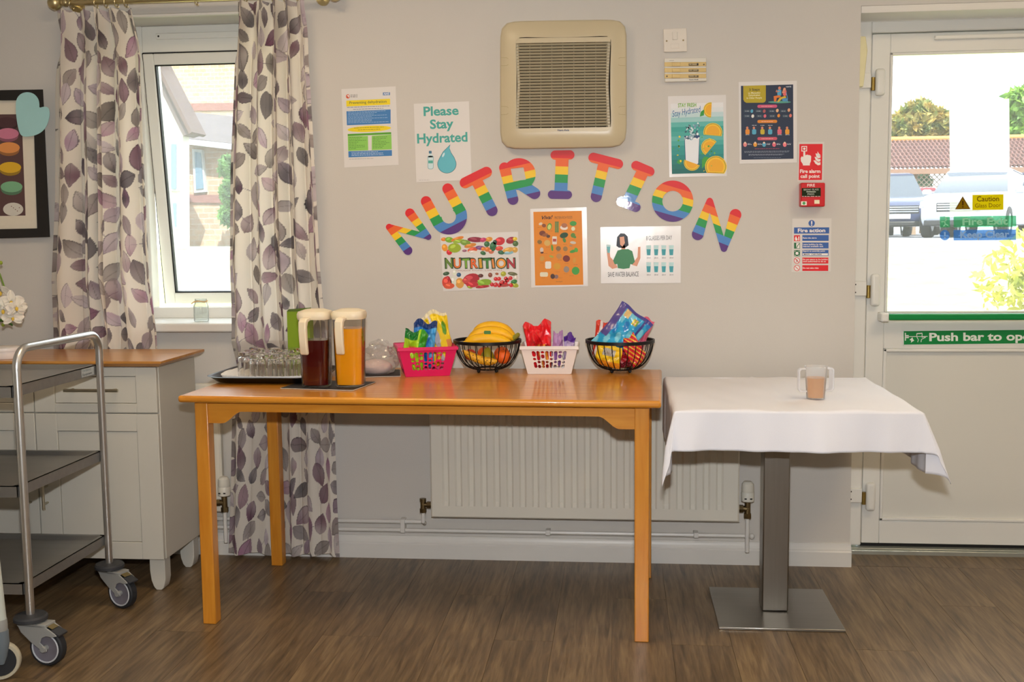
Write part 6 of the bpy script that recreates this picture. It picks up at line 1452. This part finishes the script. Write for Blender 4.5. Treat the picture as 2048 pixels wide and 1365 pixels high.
# --- on the sideboard: white tub and orchid
t = thing('white_tub', 'white lidded plastic tub on the sideboard at the left edge', 'tub', (-2.192, 3.66, .829)); mb = MB(); mb.lathe([(.052, .8294), (.055, .834), (.057, .852), (.057, .856)], (-2.192, 3.66, 0), 28); mb.build('tub', M_WPL, t); mb = MB(); mb.lathe([(.059, .8564), (.060, .860), (.059, .868), (.050, .871), (1e-4, .871)], (-2.192, 3.66, 0), 28); mb.build('lid', M_WPL, t)
t = thing('orchid', 'white moth orchid spray in a pot on the sideboard at the left edge', 'plant', (-2.40, 3.78, .829))
mb = MB(); mb.lathe([(.045, .8294), (.060, .92), (.063, .925), (.058, .925), (.055, .90), (1e-4, .90)], (-2.40, 3.78, 0), 26); mb.build('pot', M_WPL, t)
stem = [(-2.40, 3.78, .90), (-2.41, 3.78, 1.05), (-2.39, 3.775, 1.16), (-2.33, 3.77, 1.20), (-2.26, 3.765, 1.13), (-2.225, 3.76, 1.03)]
mb = MB(); mb.tube(stem, .0032, 8); mb.build('stem', mat('orchid_stem', '#6c8a34', .5), t)
for a in (20, 110, 200, 290):
    mb = MB(); R_ = rot('Z', a); mb.grid([[tuple(Vector((-2.40, 3.78, .90)) + R_ @ Vector((u * .15, v * .028 * math.sin(PI * min(.98, u + .06)) , .05 * math.sin(PI * u * .8) + .008 * v * v))) for v in np.linspace(-1, 1, 5)] for u in np.linspace(.02, 1, 9)]); mb.build('leaf', mat('orchid_leaf', '#3c6a2c', .45, noise=(12, .08)), t, solid=.002)
M_PET = mat('orchid_petal', '#efe9dc', .6, sss=.1, noise=(20, .03)); M_LIP = mat('orchid_lip', '#e6c24a', .5)
def bloom(c, R, s_):
    c = Vector(c); m_ = MB()
    for a, l, w_ in ((90, 1., .62), (210, .95, .55), (330, .95, .55), (10, 1.02, .9), (170, 1.02, .9)):
        ra = math.radians(a); d = Vector((math.cos(ra), 0, math.sin(ra))); p_ = Vector((-d.z, 0, d.x))
        m_.grid([[tuple(c + R @ ((d * (u * l) + p_ * (v * w_ * .5 * math.sin(PI * (u * .86 + .08)) ** .8) + Vector((0, -.10 * u * (1 - .8 * u) - .12 * v * v + .02 * (a > 100), 0))) * s_)) for v in np.linspace(-1, 1, 5)] for u in np.linspace(.03, 1, 7)])
    o = m_.build('bloom', M_PET, t, solid=.0008); m_ = MB(); m_.sphere(c + R @ Vector((0, -.13 * s_, -.08 * s_)), .16 * s_, 10, sc=(.8, 1, 1.2)); m_.build('lip', M_LIP, o)
for (px, py, yy, az, s_) in ((3, 585, 3.75, -20, .036), (22, 604, 3.745, 35, .034), (32, 616, 3.75, 60, .032), (8, 622, 3.735, -10, .034), (25, 636, 3.755, 40, .030), (-22, 600, 3.76, -40, .036), (-30, 560, 3.77, 20, .034)):
    bloom(W(px, py, yy), rot('Z', az) @ rot('X', 8), s_ * 1.3)
for (px, py) in ((6, 650), (2, 526)):
    mb = MB(); mb.sphere(W(px, py, 3.76), .0068, 10, sc=(.9, .9, 1.1)); mb.build('bud', mat('orchid_bud', '#8fa02c', .5), t)

# ================================================================== outside
def gz(y): return -.14 + 1.17 * min(1, max(0, (y - 4.4) / 13.8))
M_LAWN = mat('sunlit_lawn', '#9a995e', .95, noise=(3, .25), bump=(30, .4))
M_TAR = mat('pale_tarmac', '#76777c', .9, noise=(6, .1)); M_PAVE = mat('pale_paving', '#b5b4b4', .9, noise=(4, .08))
mb = MB(); xs_ = np.linspace(-40, 60, 21); ys_ = [4.363, 6, 9, 12, 15, 18.2, 19.2]
mb.grid([[(x, y, gz(y)) for y in ys_] for x in xs_]); struct(mb.build('lawn', M_LAWN, angle=60))
mb = MB(); mb.grid([[(x, y, 1.03) for y in (19.2, 21.5)] for x in (-40, 2)]); struct(mb.build('footpath', M_PAVE))
mb = MB(); mb.grid([[(x, y, 1.03) for y in (19.2, 90)] for x in (2, 90)]); struct(mb.build('car_park', M_TAR))
mb = MB(); mb.grid([[(x, y, 1.03) for y in (21.5, 90)] for x in (-60, 2)]); struct(mb.build('far_ground', M_LAWN))
def brick_mat(name, c0, c1, cm, sc):
    m = bpy.data.materials.new(name); m.use_nodes = True; nt = m.node_tree; N, L = nt.nodes, nt.links; b = N['Principled BSDF']
    tc = N.new('ShaderNodeTexCoord'); mp = N.new('ShaderNodeMapping'); mp.inputs['Rotation'].default_value = (PI / 2, 0, 0); br = N.new('ShaderNodeTexBrick'); br.inputs['Scale'].default_value = sc
    br.inputs['Color1'].default_value = (*lin(c0), 1); br.inputs['Color2'].default_value = (*lin(c1), 1); br.inputs['Mortar'].default_value = (*lin(cm), 1); br.inputs['Mortar Size'].default_value = .02
    L.new(tc.outputs['Object'], mp.inputs[0]); L.new(mp.outputs[0], br.inputs['Vector']); L.new(br.outputs[0], b.inputs['Base Color']); b.inputs['Roughness'].default_value = .9; return m
M_BRK = brick_mat('buff_brick', '#967c68', '#866c59', '#948a80', 2.2); M_BAND = mat('brown_brick_band', '#6a4844', .9, noise=(8, .1))
M_RTILE = mat('roof_tile_brown', '#463634', .8, noise=(3, .12)); M_WFR = mat('far_white_frame', '#9a9ea4', .5); M_FGL = mat('far_window_glass', '#4f687c', .15, coat=.4)
def pw(px, py, y): return W(px, py, y)
def slab_px(pts, y, th, name, m_, parent):
    q = MB(); q.prism([pw(a, b, y) if b < 460 else (pw(a, b, y)[0], y, 1.02) for a, b in pts], (0, th, 0)); return q.build(name, m_, parent, smooth=False)
# gable-fronted wing, nearest
g1 = thing('gabled_wing', 'pale gabled building wing seen at the left of the window pane', 'building', pw(280, 470, 20))
slab_px([(120, 60), (240, 40), (300, 128), (366, 262), (366, 474), (120, 474)], 20, .3, 'wall', mat('pale_render', '#b4b2b0', .9, noise=(4, .04)), g1)
slab_px([(296, 128), (308, 128), (378, 268), (366, 272)], 19.8, .5, 'bargeboard', mat('weathered_board', '#4c4244', .8), g1)
slab_px([(306, 124), (311, 120), (384, 264), (378, 268)], 19.7, .7, 'verge_tile', M_RTILE, g1)
for (y0, y1) in ((284, 382), (402, 458)):
    w_ = slab_px([(338, y0), (357, y0), (357, y1), (338, y1)], 19.9, .1, 'window', M_WFR, g1); slab_px([(342, y0 + 4), (352, y0 + 4), (352, y1 - 4), (342, y1 - 4)], 19.86, .02, 'pane', M_FGL, w_)
# brick wing behind it
g2 = thing('brick_wing', 'single-storey buff brick wing with narrow window and tiled roof beyond the lawn', 'building', pw(430, 470, 22))
slab_px([(350, 280), (560, 300), (560, 468), (350, 468)], 22.0, .3, 'wall', M_BRK, g2)
slab_px([(360, 389), (560, 392), (560, 408), (360, 405)], 21.95, .05, 'brick_band', M_BAND, g2)
w_ = slab_px([(384, 298), (404, 300), (412, 384), (388, 386)], 21.9, .1, 'window', M_WFR, g2); slab_px([(389, 304), (401, 305), (407, 377), (392, 379)], 21.87, .02, 'pane', M_FGL, w_)
rf = MB(); a, b_, c_, d_ = pw(362, 275, 21.6), pw(575, 300, 21.6), pw(540, 240, 25.5), pw(362, 222, 25.5)
rf.add([a, b_, c_, d_] + [(p[0], p[1], p[2] - .12) for p in (a, b_, c_, d_)], [(0, 1, 2, 3), (7, 6, 5, 4), (0, 4, 5, 1), (1, 5, 6, 2), (2, 6, 7, 3), (3, 7, 4, 0)]); rf.build('roof', mat('slate_rows', '#453d3f', .8, noise=(4, .3), stretch=(.3, 1, 6)), g2, smooth=False)
slab_px([(358, 276), (575, 300), (575, 312), (358, 287)], 21.5, .12, 'gutter', M_WFR, g2)
# two-storey brick block
g3 = thing('brick_block', 'tall buff brick block with a brown band seen at the top of the window', 'building', pw(440, 460, 31))
slab_px([(290, 60), (640, 60), (640, 466), (290, 466)], 31, .4, 'wall', M_BRK, g3); slab_px([(362, 207), (640, 204), (640, 219), (362, 222)], 30.95, .05, 'brick_band', M_BAND, g3)
# planting: leafy crowns made of separate small leaves
def leaf_mat(name, c, c2):
    m = bpy.data.materials.new(name); m.use_nodes = True; nt = m.node_tree; N, L = nt.nodes, nt.links; b = N['Principled BSDF']; out_ = [n_ for n_ in N if n_.type == 'OUTPUT_MATERIAL'][0]
    tc = N.new('ShaderNodeTexCoord'); n_ = N.new('ShaderNodeTexNoise'); n_.inputs['Scale'].default_value = 2.5; r = N.new('ShaderNodeValToRGB'); e = r.color_ramp.elements; e[0].position = .35; e[1].position = .65; e[0].color = (*lin(c), 1); e[1].color = (*lin(c2), 1)
    L.new(tc.outputs['Object'], n_.inputs['Vector']); L.new(n_.outputs[0], r.inputs[0]); L.new(r.outputs[0], b.inputs['Base Color']); b.inputs['Roughness'].default_value = .6
    t_ = N.new('ShaderNodeBsdfTranslucent'); L.new(r.outputs[0], t_.inputs[0]); mx = N.new('ShaderNodeMixShader'); mx.inputs[0].default_value = .35; L.new(b.outputs[0], mx.inputs[1]); L.new(t_.outputs[0], mx.inputs[2]); L.new(mx.outputs[0], out_.inputs[0]); return m
def plant(name, label, blobs, n, size, m_, base, seed, cat):
    rng = np.random.RandomState(seed); t = thing(name, label, cat, base)
    w_ = np.array([b[3] ** 2 for b in blobs]); w_ = w_ / w_.sum(); B = np.array(blobs); k = rng.choice(len(blobs), n, p=w_)
    d = rng.normal(size=(n, 3)); d /= np.linalg.norm(d, axis=1)[:, None]; rr = B[k, 3] * rng.uniform(.55, 1.05, n) ** .6
    C_ = B[k, :3] + d * rr[:, None]; a = rng.normal(size=(n, 3)); a /= np.linalg.norm(a, axis=1)[:, None]; b = np.cross(a, rng.normal(size=(n, 3))); b /= np.linalg.norm(b, axis=1)[:, None]
    s_ = size * rng.uniform(.6, 1.3, n)[:, None]
    V_ = np.stack([C_ - a * s_, C_ + b * s_ * .45, C_ + a * s_, C_ - b * s_ * .45], 1).reshape(-1, 3)
    m2 = MB(); m2.v = [tuple(p) for p in V_]; m2.f = [tuple(range(4 * i, 4 * i + 4)) for i in range(n)]; m2.mi = [0] * n
    o = m2.build('foliage', m_, t, smooth=False, recalc=False); o['kind'] = 'stuff'
    m2 = MB(); top = B[:, :3].mean(0); m2.tube([base, ((base[0] + top[0]) / 2 + .05, base[1], (base[2] + top[2]) / 2), tuple(top)], [max(.03, .05 * B[:, 3].max()), max(.02, .04 * B[:, 3].max()), .02], 8); m2.build('trunk', mat('bark', '#5a4a3a', .9, noise=(20, .2)), t)
    return t
def blob(px, py, y, rpx): p = pw(px, py, y); return (p[0], p[1], p[2], rpx * y / FPX)
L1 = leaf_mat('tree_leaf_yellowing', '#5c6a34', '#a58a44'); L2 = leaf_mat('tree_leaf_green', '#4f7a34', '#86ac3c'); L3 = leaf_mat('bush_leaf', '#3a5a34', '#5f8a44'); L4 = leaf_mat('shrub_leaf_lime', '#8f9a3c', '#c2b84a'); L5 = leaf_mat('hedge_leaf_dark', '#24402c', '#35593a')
plant('tree', 'rounded yellowing tree behind the tiled carport roof', [blob(1800, 262, 46, 32), blob(1838, 245, 46, 40), blob(1872, 255, 46, 34), blob(1905, 268, 46, 30), blob(1770, 275, 46, 26)], 5200, .24, L1, (pw(1840, 470, 46)[0], 46, 1.03), 1, 'tree')
plant('tree', 'bright green tree at the right edge of the door glass', [blob(2045, 215, 43, 36), blob(2070, 250, 43, 44), blob(2040, 268, 43, 28), blob(2090, 190, 43, 40)], 4200, .24, L2, (pw(2060, 470, 43)[0], 43, 1.03), 2, 'tree')
plant('bush', 'tall green bush against the brick wing', [blob(462, 335, 20.6, 24), blob(470, 385, 20.6, 30), blob(460, 430, 20.6, 22), blob(500, 370, 20.6, 38), blob(490, 440, 20.6, 34)], 3800, .085, L3, (pw(475, 468, 20.6)[0], 20.6, 1.03), 3, 'bush')
_b = W(2015, 560, 9)
plant('shrub', 'sunlit lime green shrub just outside the door', [(_b[0] - .05, 9, .86, .22), (_b[0] + .2, 9.1, 1.0, .26), (_b[0] + .42, 9, .9, .3), (_b[0] + .1, 8.9, .62, .30), (_b[0] + .4, 9, .6, .34)], 900, .05, L4, (_b[0] + .15, 9, gz(9)), 4, 'shrub')
plant('hedge', 'dark green hedge in the shade below the carport', [blob(1780, 372, 44, 24), blob(1805, 368, 44, 24), blob(1835, 372, 44, 24)], 2600, .2, L5, (pw(1808, 470, 44)[0], 44, 1.03), 5, 'hedge')
# tiled carport
cpx = thing('carport', 'long carport with brown pantile roof and lattice screen beyond the cars', 'carport', pw(1900, 474, 40))
M_PAN = mat('pantile', '#5f423e', .75, noise=(5, .2)); x0, x1 = pw(1690, 300, 40)[0], pw(2200, 300, 40)[0]; z0, z1 = pw(1840, 339, 38)[2], pw(1840, 281, 41)[2]
mb = MB(); P_ = []; nx = 240; rows = 9
for i in range(nx + 1):
    x = x0 + (x1 - x0) * i / nx; row = []
    for r_ in range(rows):
        for q in (0, .96):
            s_ = (r_ + q) / rows; row.append((x, 38 + 3 * s_, z0 + (z1 - z0) * s_ + .06 * math.sin(2 * PI * i / 4 + .8) + (.06 if q == 0 else 0)))
    P_.append(row)
mb.grid(P_); o = mb.build('roof_tiles', M_PAN, cpx, smooth=False); o['kind'] = 'stuff'
mb = MB(); mb.cyl((x0, 41, z1 + .05), (x1, 41, z1 + .05), .10, n=10); mb.build('ridge', mat('ridge_tile', '#a8703c', .8), cpx)
mb = MB(); mb.box(x0, x1, 37.9, 38.0, z0 - .16, z0 + .02); mb.build('fascia', mat('fascia_board', '#6a5040', .7), cpx, smooth=False)
for px in (1700, 1830, 2010, 2180):
    p = pw(px, 345, 38.4); mb = MB(); mb.box(p[0] - .07, p[0] + .07, 38.35, 38.5, 1.03, z0 - .1); mb.build('post', mat('carport_post', '#7d6a58', .8), cpx, smooth=False)
mb = MB(); M_LAT = mat('lattice_wood', '#a59684', .8); ya = 38.6; A_, B_ = pw(1822, 346, ya), pw(1905, 390, ya)
zb_, zt_2 = B_[2], A_[2]; wx = B_[0] - A_[0]; hh = zt_2 - zb_; st = .17; n_ = int((wx + hh) / st) + 1
lat = MB().box(A_[0], B_[0], ya, ya + .03, zt_2 - .05, zt_2).build('lattice_rail', M_LAT, cpx, smooth=False)
for i in range(n_):
    for sgn in (1, -1):
        c0 = A_[0] + i * st if sgn > 0 else B_[0] - i * st; pts = []
        xa, za = c0, zt_2; xb, zb2 = c0 - sgn * hh, zb_
        def clip(xa, za, xb, zb2):
            t0, t1 = 0., 1.; dx = xb - xa
            for lim, s2 in ((A_[0], -1), (B_[0], 1)):
                f0, f1 = s2 * (xa - lim), s2 * (xb - lim)
                if f0 > 0 and f1 > 0: return None
                if f0 > 0: t0 = max(t0, f0 / (f0 - f1))
                elif f1 > 0: t1 = min(t1, f0 / (f0 - f1))
            return (xa + dx * t0, za + (zb2 - za) * t0, xa + dx * t1, za + (zb2 - za) * t1) if t1 > t0 + .02 else None
        c_ = clip(xa, za, xb, zb2)
        if c_:
            q = MB(); q.prism([(c_[0] - .022, ya + (.0 if sgn > 0 else .016), c_[1]), (c_[0] + .022, ya + (.0 if sgn > 0 else .016), c_[1]), (c_[2] + .022, ya + (.0 if sgn > 0 else .016), c_[3]), (c_[2] - .022, ya + (.0 if sgn > 0 else .016), c_[3])], (0, .014, 0)); q.build('slat', M_LAT, lat, smooth=False)
# cars
M_CGL = mat('car_glass', '#28303c', .06, coat=.6); M_CTY = mat('car_tyre', '#1b1b1e', .8); M_CRIM = mat('car_rim', '#9a9ca0', .3, .8); M_CHR = mat('car_chrome', '#c9cdd2', .2, .9); M_LAMPC = mat('car_headlamp', '#cdd3da', .1, coat=.5); M_TAIL = mat('car_tail_lamp', '#c01a20', .2, coat=.5); M_PLATE = mat('number_plate', '#e6e6e2', .4); M_BLK = mat('car_black_trim', '#1c1d20', .5)
def car(label, x, y, yaw, paint, L_=4.5, Wd=1.85, H=1.66, z=1.03):
    T_ = Matrix.Translation((x, y, z)) @ Matrix.Rotation(math.radians(yaw), 4, 'Z'); t = thing('car', label, 'car', (x, y, z), 'parked cars'); hw = Wd / 2; l = L_ / 2
    st_ = [(-l, .80, .48, .80, .92), (-l + .10, .90, .34, .85, 1.02), (-l + .6, .97, .28, .90, 1.06), (-.8, 1, .26, .90, 1.04), (.6, 1, .26, .88, 1.02), (l - 1.15, .99, .26, .84, 1.03), (l - .45, .96, .27, .80, .97), (l - .10, .88, .32, .74, .86), (l, .74, .42, .66, .72)]
    m_ = MB(T_); loft(m_, [[(xx, -hw * a * .95, zb), (xx, -hw * a, zb + .12), (xx, -hw * a, zm), (xx, -hw * a * .90, zt), (xx, hw * a * .90, zt), (xx, hw * a, zm), (xx, hw * a, zb + .12), (xx, hw * a * .95, zb)] for xx, a, zb, zm, zt in st_]); m_.build('body', paint, t, bevel=.04, seg=2, angle=50)
    m_ = MB(T_); loft(m_, [[(xx, -hw * a, zb), (xx + sh, -hw * a2, zt), (xx + sh, hw * a2, zt), (xx, hw * a, zb)] for xx, sh, a, a2, zb, zt in ((-l + .12, .28, .86, .70, 1.0, H - .06), (-.2, 0, .90, .74, 1.0, H - .03), (l - 1.15, -.85, .88, .72, 1.0, H - .06))]); m_.build('glasshouse', M_CGL, t, angle=30)
    m_ = MB(T_); loft(m_, [[(xx, -hw * a, zz - .05), (xx, -hw * a * .9, zz), (xx, hw * a * .9, zz), (xx, hw * a, zz - .05)] for xx, a, zz in ((-l + .36, .73, H - .05), (-.2, .77, H), (l - 1.96, .75, H - .05))]); m_.build('roof', paint, t, angle=50)
    for sx_ in (-1, 1):
        for xx in (-l + .85, l - .85):
            m_ = MB(T_); m_.lathe([(.20, -.11), (.33, -.11), (.345, -.08), (.345, .08), (.33, .11), (.20, .11)], (xx, sx_ * (hw - .10), .345), 24, R=rot('X', 90), loop=True); w_ = m_.build('wheel', M_CTY, t)
            m_ = MB(T_); m_.lathe([(1e-3, -.105), (.21, -.10), (.22, .10), (1e-3, .105)], (xx, sx_ * (hw - .10), .345), 18, R=rot('X', 90)); m_.build('rim', M_CRIM, w_)
        m_ = MB(T_); m_.obox((l - .17, sx_ * hw * .70, .76), (.20, .40, .13), rot('Z', -sx_ * 22)); m_.build('headlamp', M_LAMPC, t, bevel=.03)
        m_ = MB(T_); m_.obox((l - .10, sx_ * hw * .66, .46), (.12, .24, .09), rot('Z', -sx_ * 16)); m_.build('fog_lamp', M_LAMPC, t, bevel=.02)
        m_ = MB(T_); m_.obox((-l + .10, sx_ * hw * .80, .90), (.12, .18, .34), rot('Z', sx_ * 10)); m_.build('tail_lamp', M_TAIL, t, bevel=.03)
        m_ = MB(T_); m_.obox((l - 1.5, sx_ * (hw + .09), 1.06), (.14, .20, .14), rot('Z', 0)); m_.build('mirror', paint, t, bevel=.04)
    for k_ in range(3): m_ = MB(T_); m_.box(l - .04, l + .015, -hw * .48, hw * .48, .62 + .055 * k_, .645 + .055 * k_); m_.build('grille_bar', M_CHR, t, smooth=False)
    m_ = MB(T_); m_.box(l - .12, l + .005, -hw * .50, hw * .50, .58, .78); m_.build('grille', M_BLK, t, smooth=False)
    m_ = MB(T_); m_.box(l - .25, l - .02, -hw * .80, hw * .80, .27, .40); m_.build('lower_bumper', M_BLK, t, bevel=.03)
    m_ = MB(T_); m_.box(l + .016, l + .03, -.26, .26, .46, .57); m_.build('number_plate', M_PLATE, t, smooth=False)
    m_ = MB(T_); m_.box(-l - .012, -l + .02, -.26, .26, .62, .73); m_.build('number_plate', M_PLATE, t, smooth=False)
    m_ = MB(T_); m_.box(-l - .005, -l + .14, -hw * .78, hw * .78, .40, .56); m_.build('rear_bumper', M_BLK, t, bevel=.03)
c1 = W(1776, 470, 29.5); car('dark navy car facing the door at the left of the glass', c1[0], 30.0, -94, mat('paint_navy', '#2c3350', .25, coat=.6), 4.5, 1.86, 1.70)
c2 = W(1826, 450, 35.2); car('red car parked behind the dark navy car', c2[0], 35.2, -100, mat('paint_red', '#b02030', .25, coat=.6), 4.2, 1.75, 1.50)
c3 = W(1955, 470, 27); car('silver car parked at an angle behind the door stickers', c3[0], 27.0, -118, mat('paint_silver', '#a9adb8', .3, .2, coat=.6), 4.5, 1.85, 1.62)
c4 = W(2030, 470, 33.6); car('dark blue car with red tail lamps at the right of the glass', c4[0], 33.6, 88, mat('paint_dark_blue', '#252b48', .25, coat=.6), 4.6, 1.9, 1.78)
